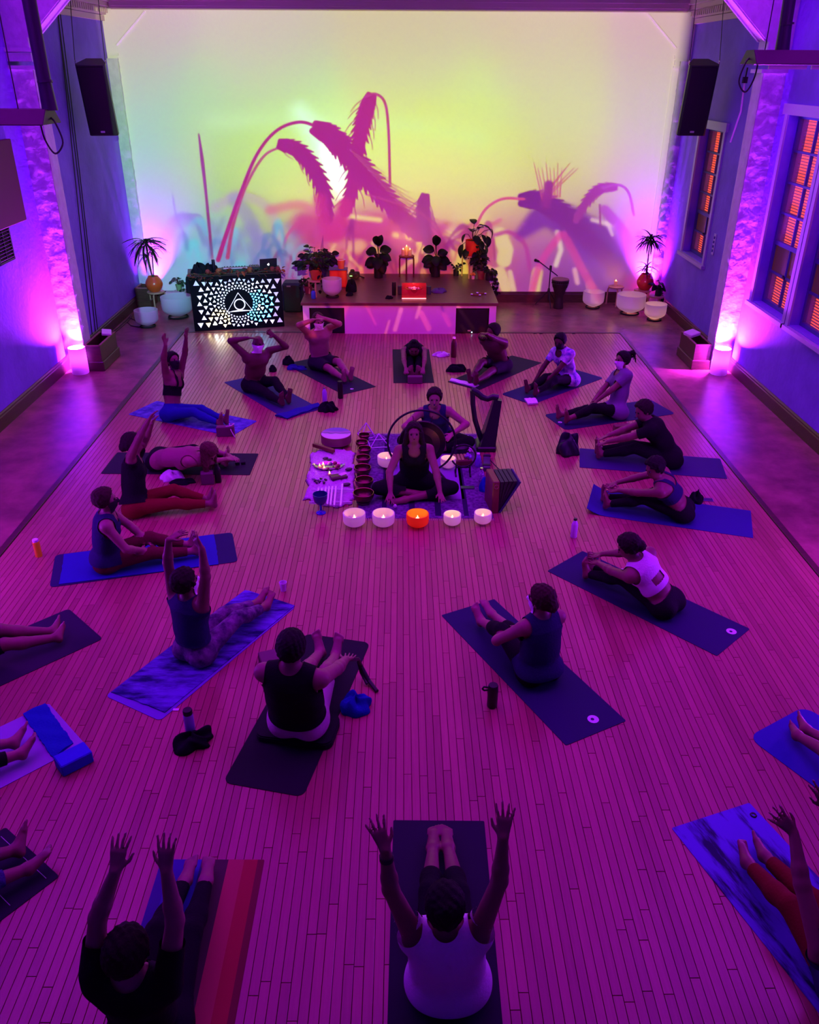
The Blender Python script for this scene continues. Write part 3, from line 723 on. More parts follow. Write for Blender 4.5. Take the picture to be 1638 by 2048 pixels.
def heater(label, x0, x1, y, z, pipe_x, slots):
    t = thing('radiant_heater', label, 'heater', ((x0 + x1) / 2, y, z)); L = x1 - x0
    prof = [(-.24, -.05), (-.23, -.06), (-.10, .06), (.10, .06), (.23, -.06), (.24, -.05), (.11, .075), (-.11, .075)]
    Mx = Matrix(((0, 0, 1, 0), (1, 0, 0, 0), (0, 1, 0, 0), (0, 0, 0, 1)))
    MB().prism(prof, -L / 2, L / 2, M=Mx).build('hood', HOOD, t)
    for e in (-1, 1): MB().prism([(-.24, -.055), (.24, -.055), (.11, .07), (-.11, .07)], -.006, .006, M=Matrix.Translation((e * L / 2, 0, 0)) @ Mx).build('end_plate', HOOD, t)
    MB().tube([(-L / 2 + .05, 0, -.02), (L / 2 - .05, 0, -.02)], 0.045, 12).build('burner_tube', PIPE, t, smooth=True)
    if slots:
        for k in range(3): MB().box((-L / 2 + .35 + k * .45, -.18, -.085), (0.40, 0.02, 0.035)).build('reflector_strip', mat('pale_reflector', (0.75, 0.78, 0.6), 0.3), t)
    px = pipe_x - (x0 + x1) / 2
    MB().tube([(px, .02, .06), (px - .01, .03, .3), (px - .03, .05, ZC - z)], [.075, .065, .065], 14).build('flue_pipe', PIPE, t, smooth=True)
    MB().tube([(px, .02, .3), (px - .002, .022, .32)], .072, 14).build('pipe_collar', PIPE, t)
    for sx in (-L / 2 + .15, L / 2 - .3): MB().tube([(sx, 0, .07), (sx, 0, ZC - z)], 0.006, 5).build('hanger_wire', METALD, t)
    e = L / 2 if x0 < 0 else -L / 2
    MB().tube(smooth_pts([(e, 0, 0), (e * 1.06, -.05, -.05), (e * 1.10, -.05, -.22), (e * 1.0, -.05, -.32), (e * .9, 0, -.2), (e * .88, 0, -.04)]), .009, 6).build('gas_hose', BLACKR, t, smooth=True)
    return t


heater('hanging radiant heater with a flue pipe at the left wall', -5.3, -3.42, 9.0, 4.05, -3.42, False)
hr_ = heater('hanging radiant heater with pale reflector strips at the right wall', 3.68, 5.4, 10.0, 4.60, 4.02, True)
a, b = GY(1490, 160, 10), GY(1466, 285, 10); O = Vector(hr_.location); z0 = GY(1495, 135, 10)
MB().tube([z0 - O, a - O], .008, 6).build('cord', BLACKR, hr_); MB().tube([a - O, a.lerp(b, .5) + Vector((.02, 0, 0)) - O, b + Vector((-.03, 0, 0)) - O], .009, 6).build('pull_cord', PINKP, hr_); MB().tube([a + Vector((0, 0, .03)) - O, a - Vector((0, 0, .03)) - O], .03, 8).build('cord_joint', BLACKR, hr_)


# ================================================================== people: one smooth body each, grown from a posed skeleton
def V3(*a): return np.array(a, float)


def unit(v):
    n = np.linalg.norm(v); return v / n if n > 1e-9 else v


def at_pixel(px, py, P, L, far=False):
    """the point on the sight line of a pixel at distance L from the joint P (the nearer or the farther one)"""
    w = unit(ray(px, py)); m = np.asarray(P, float) - CAM; b = m @ w; c = m @ m - L * L; q = b * b - c
    if q < 0: return CAM + w * b
    return CAM + w * (b + math.sqrt(q) if far else b - math.sqrt(q))


class Field:
    """distance field on a grid, built by smooth unions of rounded cones"""
    def __init__(s, lo, hi, h):
        s.lo = np.asarray(lo, float); s.h = h; s.n = np.ceil((np.asarray(hi) - s.lo) / h).astype(int) + 1
        s.d = np.full(s.n, 0.2, np.float32)

    def region(s, lo, hi):
        a = np.clip(np.floor((lo - s.lo) / s.h).astype(int), 0, s.n - 1); b = np.clip(np.ceil((hi - s.lo) / s.h).astype(int) + 1, 1, s.n)
        if (b <= a).any(): return None, None
        ax = [(s.lo[i] + s.h * np.arange(a[i], b[i])).astype(np.float32) for i in range(3)]
        return tuple(slice(a[i], b[i]) for i in range(3)), np.meshgrid(*ax, indexing='ij', sparse=True)

    def union(s, sl, dist, k):
        o = s.d[sl]
        if k > 0:
            h = np.clip(0.5 + 0.5 * (dist - o) / k, 0, 1); s.d[sl] = dist * (1 - h) + o * h - k * h * (1 - h)
        else: s.d[sl] = np.minimum(o, dist)

    def cone(s, a, b, ra, rb, k=0.02, flat=None):
        """flat = (axis, factor): the cross-section is widened along axis by 1/factor"""
        a, b = np.asarray(a, float), np.asarray(b, float); r = max(ra, rb) * (1 / flat[1] if flat else 1) + k + 2.5 * s.h + 0.015
        sl, g = s.region(np.minimum(a, b) - r, np.maximum(a, b) + r)
        if sl is None: return
        x, y, z = g[0] - np.float32(a[0]), g[1] - np.float32(a[1]), g[2] - np.float32(a[2]); d = (b - a).astype(np.float32)
        if flat:
            n, q = flat; n = np.asarray(n, np.float32); p = (x * n[0] + y * n[1] + z * n[2]) * np.float32(1 - q); x = x - p * n[0]; y = y - p * n[1]; z = z - p * n[2]
            d = d - n * (d @ n) * np.float32(1 - q)
        L = max(float(d @ d), 1e-9); t = np.clip((x * d[0] + y * d[1] + z * d[2]) / np.float32(L), 0, 1)
        dist = np.sqrt((x - t * d[0]) ** 2 + (y - t * d[1]) ** 2 + (z - t * d[2]) ** 2) - (np.float32(ra) + np.float32(rb - ra) * t)
        s.union(sl, dist, k)

    def ell(s, c, R, r, k=0.02, cut=None, carve=False):
        """ellipsoid: R rows are the axes, r the radii"""
        c = np.asarray(c, float); m = max(r) + k + 2.5 * s.h + 0.012; sl, g = s.region(c - m, c + m)
        if sl is None: return
        x, y, z = g[0] - np.float32(c[0]), g[1] - np.float32(c[1]), g[2] - np.float32(c[2]); R = np.asarray(R, np.float32)
        q = [(x * R[i, 0] + y * R[i, 1] + z * R[i, 2]) for i in range(3)]
        k0 = np.sqrt(sum((q[i] / r[i]) ** 2 for i in range(3))) + 1e-6; k1 = np.sqrt(sum((q[i] / r[i] ** 2) ** 2 for i in range(3))) + 1e-6
        dist = k0 * (k0 - 1) / k1
        if cut is not None: dist = np.maximum(dist, cut(*q))
        if carve:
            o = s.d[sl]; h = np.clip(0.5 - 0.5 * (o + dist) / k, 0, 1); s.d[sl] = o * (1 - h) - dist * h + k * h * (1 - h)
        else: s.union(sl, dist.astype(np.float32), k)

    def mesh(s, iso=0.0):
        """naive surface nets"""
        d = s.d - np.float32(iso); inside = d < 0
        n = s.n - 1; c = np.zeros(n, np.int8)
        for i in (0, 1):
            for j in (0, 1):
                for k in (0, 1): c += inside[i:n[0] + i, j:n[1] + j, k:n[2] + k]
        I = np.nonzero((c > 0) & (c < 8)); N = len(I[0])
        if N == 0: return np.zeros((0, 3)), np.zeros((0, 4), int)
        idx = np.full(n, -1, np.int32); idx[I] = np.arange(N)
        off = [(i, j, k) for i in (0, 1) for j in (0, 1) for k in (0, 1)]
        val = np.stack([d[I[0] + o[0], I[1] + o[1], I[2] + o[2]] for o in off], 1); P = np.zeros((N, 3)); C = np.zeros(N)
        for a in range(8):
            for b in range(a + 1, 8):
                df = [off[b][q] - off[a][q] for q in range(3)]
                if sum(abs(v) for v in df) != 1: continue
                va, vb = val[:, a], val[:, b]; m = (va < 0) != (vb < 0); t = np.where(m, va / np.where(m, va - vb, 1), 0)
                for q in range(3): P[:, q] += np.where(m, off[a][q] + df[q] * t, 0)
                C += m
        P = (P / C[:, None] + np.stack(I, 1)) * s.h + s.lo
        F = []
        for ax in range(3):
            u, v = (ax + 1) % 3, (ax + 2) % 3
            sa = [slice(None)] * 3; sb = [slice(None)] * 3; sa[ax] = slice(0, -1); sb[ax] = slice(1, None)
            A, B = inside[tuple(sa)], inside[tuple(sb)]; E = np.nonzero(A != B); e = np.stack(E, 1)
            ok = (e[:, u] > 0) & (e[:, v] > 0) & (e[:, u] < n[u]) & (e[:, v] < n[v]); e = e[ok]
            fl = A[tuple(e.T)]
            q = []
            for du, dv in ((-1, -1), (0, -1), (0, 0), (-1, 0)):
                w = e.copy(); w[:, u] += du; w[:, v] += dv; q.append(idx[tuple(w.T)])
            q = np.stack(q, 1); q[~fl] = q[~fl][:, ::-1]; F.append(q)
        return P, np.concatenate(F)


def relax(P, F, it=2, lam=0.5):
    n = len(P)
    for _ in range(it):
        S = np.zeros_like(P); C = np.zeros(n)
        for a, b in ((0, 1), (1, 2), (2, 3), (3, 0)):
            i, j = F[:, a], F[:, b]
            for q in range(3): S[:, q] += np.bincount(i, P[j, q], n) + np.bincount(j, P[i, q], n)
            C += np.bincount(i, minlength=n) + np.bincount(j, minlength=n)
        P = P + lam * (S / np.maximum(C, 1)[:, None] - P)
    return P


def clip_mesh(P, F, f):
    """keep the part of the quad mesh where f > 0, cut exactly along f = 0"""
    T = np.concatenate([F[:, [0, 1, 2]], F[:, [0, 2, 3]]]); s = f > 0; c = s[T].sum(1)
    keep = [tuple(t) for t in T[c == 3]]; V = list(map(tuple, P)); E = {}

    def cut(a, b):
        k = (min(a, b), max(a, b))
        if k not in E:
            t = f[a] / (f[a] - f[b]); E[k] = len(V); V.append(tuple(P[a] + (P[b] - P[a]) * t))
        return E[k]
    for t in T[(c == 1) | (c == 2)]:
        t = list(map(int, t)); ins = [s[i] for i in t]
        if sum(ins) == 1:
            i = ins.index(True); a, b, d = t[i], t[(i + 1) % 3], t[(i + 2) % 3]; keep.append((a, cut(a, b), cut(a, d)))
        else:
            i = ins.index(False); a, b, d = t[i], t[(i + 1) % 3], t[(i + 2) % 3]; p, q = cut(a, b), cut(a, d); keep += [(p, b, d), (p, d, q)]
    if not keep: return None
    keep = np.array(keep); V = np.array(V); used = np.unique(keep); mp = np.full(len(V), -1); mp[used] = np.arange(len(used))
    return V[used], mp[keep]


def np_object(name, P, F, material, parent, origin=None, smooth=True):
    me = bpy.data.meshes.new(name); nf, w = F.shape
    if origin is not None: P = P - origin
    me.vertices.add(len(P)); me.vertices.foreach_set('co', P.astype(np.float32).ravel()); me.loops.add(nf * w); me.loops.foreach_set('vertex_index', F.astype(np.int32).ravel())
    me.polygons.add(nf); me.polygons.foreach_set('loop_start', np.arange(0, nf * w, w, dtype=np.int32)); me.polygons.foreach_set('loop_total', np.full(nf, w, np.int32))
    me.polygons.foreach_set('use_smooth', np.full(nf, smooth)); me.update(calc_edges=True); me.validate(); me.materials.append(material)
    o = bpy.data.objects.new(name, me); COL.objects.link(o)
    if parent is not None: o.parent = parent
    return o


def seg_t(P, a, b):
    d = b - a; t = np.clip(((P - a) @ d) / max(d @ d, 1e-9), 0, 1); return t, np.linalg.norm(P - a - t[:, None] * d, axis=1)


def ik(a, t, l1, l2, pole):
    d = t - a; L = np.linalg.norm(d); L2 = min(L, (l1 + l2) * 0.998); u = unit(d); t = a + u * L2
    x = (l1 * l1 - l2 * l2 + L2 * L2) / (2 * L2); h = math.sqrt(max(l1 * l1 - x * x, 0))
    p = pole - u * (pole @ u); p = unit(p); return a + u * x + p * h, t


SKINS = {'tan': (0.21, 0.10, 0.075), 'pale': (0.28, 0.15, 0.115), 'brown': (0.11, 0.048, 0.036), 'dark': (0.10, 0.045, 0.035)}


def skin(k): return mat('skin_' + k, SKINS[k], 0.5, spec=0.4, noise=0.12, nscale=14)


def cloth(name, col, **kw): return mat('cloth_' + name, col, 0.85, spec=0.15, bump=0.25, bscale=60, sheen=0.0, **kw)


HAIRM = {'black': (0.010, 0.008, 0.008), 'dark': (0.020, 0.012, 0.010), 'brown': (0.05, 0.025, 0.016), 'light': (0.13, 0.07, 0.04)}


def hairmat(k): return mat('hair_' + k, HAIRM[k], 0.75, spec=0.2, noise=0.5, nscale=30, stretch=(3, 3, 0.6), bump=0.3, bscale=50)


def Fm_z(A): return (A[0][2] + A[1][2]) / 2


def person(label, seat, head, hands, feet, s=1.0, h=0.010, sex='f', skin_c='tan', hair='short', hair_c='dark', top=None, bottom=None, mask=None, look=None, toes=None, cross=False, seat_z=0.006,
           elbow=('out', 'out'), hand_far=(False, False), hand_reach=(0.992, 0.992), head_far=False, face=True, knee_up=0.15, head_r=None, fit=True, hump=0.0, wide=1.0, hem_up=0.0, hand_dir=(None, None), spread=(1, 1), name='person'):
    h *= 1.07
    S = np.array(G(*seat, seat_z)) if not isinstance(seat, np.ndarray) else seat
    toW = lambda p, z: np.array(G(*p, z)) if not isinstance(p, np.ndarray) else p
    A = [toW(p, 0.075 * s + 0.012) for p in feet]
    Fm = (A[0] + A[1]) / 2 - S; Fm[2] = 0
    fwd = unit(Fm); up = V3(0, 0, 1); rgt = np.cross(fwd, up)
    if (A[0] - A[1]) @ rgt > 0: A = [A[1], A[0]]                       # index 0 = the person's left
    Lth, Lsh = 0.425 * s, 0.41 * s
    if not cross and fit:
        want = 0.972 * (Lth + Lsh); dz = 0.105 * s + seat_z - Fm_z(A); fl = math.sqrt(max(want ** 2 - dz ** 2 - (0.02) ** 2, .01)) + 0.02
        S = np.array([*( ((A[0] + A[1]) / 2 - fwd * fl)[:2] ), S[2]])
    pel = S + up * (0.105 * s)
    HD = head if isinstance(head, np.ndarray) else at_pixel(*head, pel, (head_r or 0.665) * s, head_far)
    # spine
    nb_l = 0.50 * s; v = HD - pel; lk = None
    if look is not None: lk = unit(np.asarray(look, float))
    else: lk = unit(fwd * 1.0 + V3(0, 0, -0.15))
    hu = unit(unit(v) * 0.75 + up * 0.5); hu = unit(hu - lk * (hu @ lk) * 0.9)
    hf = unit(lk - hu * (lk @ hu)); hr = np.cross(hf, hu)
    neck = HD - hu * (0.145 * s) - hf * (0.02 * s); ch = neck - pel; c = np.linalg.norm(ch)
    back = -fwd - ch * ((-fwd) @ ch) / (c * c); back = unit(back + up * 0.001)
    sag = hump + 0.02 * s + 0.5 * math.sqrt(max(nb_l ** 2 - c ** 2, 0)) * 0.75
    def sp(t): return pel + ch * t + back * (sag * 4 * t * (1 - t) * (0.75 + 0.5 * t))
    cur = [sp(t) for t in (0.0, 0.22, 0.42, 0.62, 0.82, 1.0)]
    tdir = unit(cur[5] - cur[3]); chf = unit(fwd - tdir * (fwd @ tdir)) if abs(fwd @ tdir) < 0.97 else unit(-up - tdir * (-up @ tdir)); cr = np.cross(chf, tdir)
    sw = (0.172 if sex == 'f' else 0.195) * s
    shc = cur[4] + (cur[5] - cur[4]) * 0.35
    SH = [shc - cr * sw, shc + cr * sw]
    La, Lf = 0.285 * s, 0.25 * s
    # hands: pixel of the wrist on the picture, at arm's reach from its shoulder
    Wt = []
    if all(isinstance(p, tuple) for p in hands):
        pj = [(lambda v: V3(819 + FPX * v[0] / v[2], 1024 + FPX * v[1] / v[2]))(RW @ (q - CAM)) for q in SH]; c0 = sum(np.linalg.norm(pj[i] - V3(*hands[i][:2])) for i in (0, 1)); c1 = sum(np.linalg.norm(pj[i] - V3(*hands[1 - i][:2])) for i in (0, 1))
        if c1 < c0: hands, hand_dir, hand_reach, hand_far, elbow, spread = [x[::-1] for x in (hands, hand_dir, hand_reach, hand_far, elbow, spread)]
    for i, p in enumerate(hands):
        if p is None: Wt.append(None)
        elif isinstance(p, np.ndarray): Wt.append(p)
        elif len(p) == 3: Wt.append(np.array(G(p[0], p[1], p[2])))
        else: Wt.append(p)
    arms = []
    for i in (0, 1):
        p = Wt[i]; sh = SH[i]; side = -cr if i == 0 else cr
        if p is None: p = S + fwd * 0.25 + side * 0.22 + up * 0.22
        if isinstance(p, tuple):
            p = at_pixel(p[0], p[1], sh, (La + Lf) * hand_reach[i], hand_far[i])
        raised = p[2] > sh[2] + 0.1
        if raised:
            sh = sh + up * 0.045 * s + unit(p - sh) * 0.02 * s
            if isinstance(Wt[i], tuple): p = at_pixel(Wt[i][0], Wt[i][1], sh, (La + Lf) * hand_reach[i], hand_far[i])
        pole = {'out': side + up * (-0.3 if not raised else 0.0), 'down': -up + side * 0.5, 'back': -chf + side * 0.4, 'up': up + side * 0.6, 'side': side * 1.0 - chf * 0.2}[elbow[i]] if isinstance(elbow[i], str) else elbow[i]
        E, Wr = ik(sh, p, La, Lf, np.asarray(pole, float)); arms.append((sh, E, Wr))
    # legs
    legs = []
    for i in (0, 1):
        side = -rgt if i == 0 else rgt
        hp = S + side * 0.088 * s + up * 0.105 * s + fwd * 0.02
        if cross:
            K = hp + unit(fwd * 0.62 + side * 0.80) * Lth + up * 0.03; An = S + fwd * (0.30 if i else 0.40) * s + side * -0.11 * s + up * (0.06 if i else 0.05)
        else:
            tgt = A[i]; L = np.linalg.norm(tgt - hp)
            if L < (Lth + Lsh) * 0.93 and knee_up < 0.5: tgt = hp + unit(tgt - hp) * (Lth + Lsh) * 0.965
            K, An = ik(hp, tgt, Lth, Lsh, up * 1.0 + side * knee_up)
        legs.append((hp, K, An))
    pts = np.array([p for l in legs for p in l] + [p for a in arms for p in a] + cur + [HD]); lo, hi = pts.min(0) - 0.30, pts.max(0) + 0.30; lo[2] = max(lo[2], -0.02); hi[2] = pts[:, 2].max() + 0.26
    f = Field(lo, hi, h)
    f_ = 1.0 if sex == 'f' else 1.08
    # trunk
    wd = (0.76 if sex == 'f' else 0.70)
    f.cone(legs[0][0] - fwd * .02, legs[1][0] - fwd * .02, 0.112 * s, 0.112 * s, 0.03)
    for i in (0, 1): f.ell(legs[i][0] - fwd * 0.055 * s - up * 0.015 * s, np.stack([rgt, fwd, up]), (0.098 * s, 0.105 * s, 0.092 * s), 0.03)
    f.cone(cur[0], cur[2], 0.100 * s * f_, 0.094 * s * f_, 0.04, (cr, wd)); f.cone(cur[2], cur[4], 0.096 * s * f_, 0.108 * s * f_, 0.05, (cr, wd - .04)); f.cone(cur[4] , cur[4] + (cur[5] - cur[4]) * .3, 0.10 * s * f_, 0.08 * s * f_, 0.04, (cr, 0.62))
    f.cone(SH[0] + cr * .03, SH[1] - cr * .03, 0.058 * s * f_, 0.058 * s * f_, 0.04)
    for i in (0, 1): f.cone(cur[5] + tdir * .015, SH[i], 0.042 * s, 0.048 * s, 0.03)
    if sex == 'f':
        for i in (-1, 1): f.ell(cur[3] + (cur[4] - cur[3]) * .45 + chf * 0.075 * s + cr * i * 0.068 * s, np.stack([cr, chf, tdir]), (0.062 * s, 0.058 * s, 0.062 * s), 0.035)
    else:
        for i in (-1, 1): f.ell(cur[3] + (cur[4] - cur[3]) * .7 + chf * 0.062 * s + cr * i * 0.075 * s, np.stack([cr, chf, tdir]), (0.082 * s, 0.045 * s, 0.062 * s), 0.04)
    f.cone(cur[5] - tdir * .01, HD - hu * 0.06 * s - hf * .015, 0.052 * s * f_, 0.050 * s * f_, 0.025)
    # head
    RH = np.stack([hr, hf, hu])
    f.ell(HD + hu * .025 * s - hf * .012 * s, RH, (0.076 * s, 0.096 * s, 0.092 * s), 0.01)
    f.ell(HD - hu * .035 * s + hf * .022 * s, RH, (0.058 * s, 0.066 * s, 0.082 * s), 0.03)
    f.cone(HD + hf * .088 * s + hu * .005 * s, HD + hf * .106 * s - hu * .032 * s, 0.007 * s, 0.012 * s, 0.012)
    f.cone(HD + hf * .076 * s + hu * .03 * s - hr * .03, HD + hf * .076 * s + hu * .03 * s + hr * .03, 0.010 * s, 0.010 * s, 0.012)
    f.cone(HD + hf * .078 * s - hu * .065 * s - hr * .012, HD + hf * .078 * s - hu * .065 * s + hr * .012, 0.009 * s, 0.009 * s, 0.01)
    for i in (-1, 1):
        f.ell(HD + hr * i * .078 * s - hf * .005 * s - hu * .01, np.stack([hr, hf, hu]), (0.012 * s, 0.020 * s, 0.032 * s), 0.006)
        f.ell(HD + hr * i * .032 * s + hf * .088 * s + hu * .008 * s, RH, (0.016 * s, 0.012 * s, 0.010 * s), 0.01, carve=True)
    # arms and hands
    fr = max(0.0085, h * 0.95); info = []
    for i, (a, e, w) in enumerate(arms):
        side = -cr if i == 0 else cr
        f.cone(a, e, 0.054 * s * f_, 0.040 * s * f_, 0.03); f.cone(e, e + (w - e) * .3, 0.040 * s * f_, 0.041 * s * f_, 0.02); f.cone(e + (w - e) * .25, w, 0.040 * s * f_, 0.026 * s * f_, 0.015)
        fd = unit(w - e); hd = unit(np.asarray(hand_dir[i], float)) if hand_dir[i] is not None else unit(fd + V3(0, 0, -0.15))
        # thumb side: towards the middle of the body
        pn = np.cross(hd, side * (1 if i else 1)); pn = unit(pn) if np.linalg.norm(pn) > .2 else unit(np.cross(hd, up)); lat = unit(np.cross(pn, hd))
        if lat @ side < 0: lat = -lat
        inn = -lat; sc = 0.95 * s; curl = pn if pn @ (fwd - up * .5) > 0 else -pn
        kn = []
        for j, (o, L, an) in enumerate(((-0.030, 0.070, -.20), (-0.010, 0.082, -.06), (0.010, 0.076, .07), (0.029, 0.060, .22))):
            K0 = w + hd * 0.088 * sc + lat * o * sc; f.cone(w + hd * .01 + lat * o * .5, K0, 0.014 * sc, 0.0115 * sc, 0.012)
            dj = unit(hd + lat * an * spread[i] + curl * 0.12); K1 = K0 + dj * L * .5 * sc; K2 = K1 + unit(dj + curl * 0.30) * L * .55 * sc
            f.cone(K0, K1, fr * 1.05, fr, 0.004); f.cone(K1, K2, fr, fr * .85, 0.003); kn.append(K2)
        t0 = w + hd * .022 * sc + inn * .022 * sc; t1 = t0 + unit(hd * .7 + inn * .75 + curl * .25) * .045 * sc; t2 = t1 + unit(hd + inn * .35 + curl * .2) * .034 * sc
        f.cone(t0, t1, 0.014 * sc, fr * 1.15, 0.008); f.cone(t1, t2, fr * 1.15, fr * .95, 0.004); info.append((w, hd, lat, curl))
    # legs and feet
    for i, (a, k, n) in enumerate(legs):
        side = -rgt if i == 0 else rgt
        f.cone(a, k, 0.086 * s * f_ ** .5, 0.056 * s, 0.035); sd = unit(n - k); ub = unit(up - sd * (up @ sd))
        f.cone(k, k + (n - k) * .35 - ub * .012, 0.054 * s, 0.056 * s, 0.02); f.cone(k + (n - k) * .3 - ub * .012, n, 0.054 * s, 0.034 * s, 0.02)
        if cross: td = unit(fwd * .35 - side * 1.0); heel = n - td * .03
        elif toes is not None and toes[i] is not None:
            tp = toes[i] if isinstance(toes[i], np.ndarray) else at_pixel(*toes[i], n, 0.185 * s, True); td = unit(tp - n)
        else: td = unit(up * 1.0 + sd * 0.25 + side * .12)
        fl = unit(np.cross(td, sd)) if np.linalg.norm(np.cross(td, sd)) > .1 else rgt
        sole = unit(np.cross(fl, td)); sole = sole if sole @ sd > 0 else -sole
        heel = n + sd * 0.035 * s - td * 0.025 * s; ball = n + td * 0.125 * s + sole * 0.015 * s
        f.cone(n, heel, 0.034 * s, 0.031 * s, 0.02); f.cone(heel, ball, 0.026 * s, 0.021 * s, 0.015, (fl, 0.72)); f.cone(n + td * .01, ball, 0.034 * s, 0.018 * s, 0.02, (fl, .8))
        if fl @ side < 0: fl = -fl
        for j, (o, L, r) in enumerate(((-.030, .058, .0135), (-.010, .056, .0105), (.007, .050, .010), (.022, .044, .0095), (.035, .036, .009))):
            b0 = ball + fl * o * s - td * .01; f.cone(b0, b0 + unit(td + sole * -.10) * L * s, max(r, h * .95) * s, max(r * .85, h * .85) * s, 0.006)
    # the body mesh
    root = thing(name, label, 'person', tuple(S - up * seat_z + up * 0)); O = S - up * seat_z
    P, F = f.mesh(0.0); P = relax(P, F, 1, 0.35)
    np_object('body', P, F, skin(skin_c), root, O)

    def limb_s(Pv, chain):                               # arc length along a limb, distance to it
        best = np.full(len(Pv), 9.0); s_ = np.zeros(len(Pv)); acc = 0
        for a, b in zip(chain, chain[1:]):
            t, d = seg_t(Pv, a, b); L = np.linalg.norm(b - a); m = d < best; best[m] = d[m]; s_[m] = acc + t[m] * L; acc += L
        return s_, best

    def fields(Pv):
        lg = [limb_s(Pv, list(l) + [l[2] + unit(l[2] - l[1]) * .05 + up * .2]) for l in legs]; ar = [limb_s(Pv, list(a) + [a[2] + info[q][1] * .2]) for q, a in enumerate(arms)]
        sps, spd = limb_s(Pv, cur); hdist = np.linalg.norm(Pv - HD, axis=1) - .09 * s
        dl = np.minimum(lg[0][1], lg[1][1]) - .05; da = np.minimum(ar[0][1], ar[1][1]) - .035; ds = spd - .10
        ls = np.where(lg[0][1] < lg[1][1], lg[0][0], lg[1][0]); as_ = np.where(ar[0][1] < ar[1][1], ar[0][0], ar[1][0])
        return ls, as_, sps, dl, da, ds, hdist
    tl = sum(np.linalg.norm(b - a) for a, b in zip(cur, cur[1:]))
    if bottom:
        length, m, off = bottom                           # length along the leg where the garment ends
        P2, F2 = f.mesh(off); P2 = relax(P2, F2, 2, .5); ls, as_, sps, dl, da, ds, hdx = fields(P2)
        leg = (dl < ds) & (dl < da)
        fld = np.where(leg, length * s - ls, np.where((ds <= da), 0.115 * s - sps, -0.05)); fld = np.where((da < dl) & (da < ds), -0.05, fld)
        nearp = np.linalg.norm(P2 - pel, axis=1) < .17 * s; fld = np.where(nearp & (fld < 0) & (sps < .1 * s), .02, fld)
        r = clip_mesh(P2, F2, fld)
        if r: np_object('shorts' if length < 0.42 else 'leggings', r[0], r[1], m, root, O)
    if top:
        kind, m, off = top; keep = f.d
        if kind in ('loose', 'tank') and hump == 0:
            f.d = f.d.copy(); k_ = {'loose': 1.15, 'tank': 1.0}[kind] * wide
            f.cone(cur[0] + back * .01, cur[3], 0.108 * s * f_ * k_, 0.104 * s * f_ * k_, 0.06, (cr, wd)); f.ell(pel + back * .05, np.stack([rgt, fwd, up]), (0.175 * s * k_, 0.12 * s * k_, 0.11 * s * k_), 0.05)
        P2, F2 = f.mesh(off); P2 = relax(P2, F2, {'loose': 30, 'tee': 10}.get(kind, 2), .5); ls, as_, sps, dl, da, ds, hdx = fields(P2)
        f.d = keep
        hem = {'bra': 0.23, 'crop': 0.20, 'tank': 0.015, 'tee': -0.01, 'loose': -0.03}[kind] * s + hem_up
        arm0, arm1 = [np.linalg.norm(P2 - a[0], axis=1) for a in arms]
        neckd = np.linalg.norm(P2 - (cur[5] + hu * .02), axis=1); vneck = np.linalg.norm(P2 - (cur[5] + chf * .07 - tdir * .02), axis=1)
        body = np.minimum(sps - hem, (neckd - 0.085 * s)); body = np.minimum(body, vneck - .07 * s); body = np.minimum(body, hdx - .04)
        if kind in ('tee',):
            sl_ = 0.17 * s; arm = sl_ - as_; fld = np.where((da < ds - .02) & (as_ > .03), np.minimum(arm, 0.1), body)
            fld = np.where((as_ <= .03) & (da < ds), np.minimum(neckd - .085 * s, .05), fld)
        else:
            rr = {'bra': .105, 'crop': .10, 'tank': .088, 'loose': .085}[kind] * s
            fld = np.minimum(body, np.minimum(arm0, arm1) - rr); fld = np.where((da < ds - .03) & (as_ > .05), -.05, fld)
            if kind in ('bra', 'crop'):                   # narrow straps: an open upper back
                bk = ((P2 - cur[4]) @ (-chf)); lat = np.abs((P2 - cur[4]) @ cr)
                if kind == 'bra': fld = np.where((sps > .37 * s), np.minimum(fld, .022 * s - np.abs(lat - .065 * s)), fld)
                else: fld = np.where((bk > 0) & (sps < .33 * s) & (sps > .255 * s), np.minimum(fld, np.maximum(lat - .075 * s, -.05)), fld)
        fld = np.where((dl < ds) & (ls > .12 * s) & (dl < da), np.minimum(fld, -.02), fld)
        r = clip_mesh(P2, F2, fld)
        if r:
            np_object({'bra': 'sports_bra', 'crop': 'crop_top', 'tank': 'tank_top', 'tee': 't_shirt', 'loose': 'tank_top'}[kind], r[0], r[1], m, root, O)
    if mask:
        P2, F2 = f.mesh(0.008); q = P2 - HD; x, y, z = q @ hr, q @ hf, q @ hu
        fld = np.minimum.reduce([y - .018 * s, -.004 * s - z, z + .125 * s, .09 * s - np.abs(x), .02 + (y - .02) * 1.2 - np.abs(z + .05) * .1])
        r = clip_mesh(P2, F2, fld)
        if r:
            mo = np_object('face_mask', r[0], r[1], mask, root, O)
            for i in (-1, 1): MB().tube([tuple(HD + hr * i * .072 * s + hf * .03 * s - hu * .02 * s - O), tuple(HD + hr * i * .086 * s - hf * .005 * s + hu * .02 * s - O), tuple(HD + hr * i * .072 * s + hf * .02 * s - hu * .06 * s - O)], .0025, 5).build('ear_loop', mask, mo)
    if face:
        for i in (-1, 1):
            MB().ball((0, 0, 0), .0115 * s, 8).build('eye', mat('eye_dark', (0.02, 0.015, 0.015), 0.2), root, Vector(HD + hr * i * .032 * s + hf * .080 * s + hu * .008 * s - O))
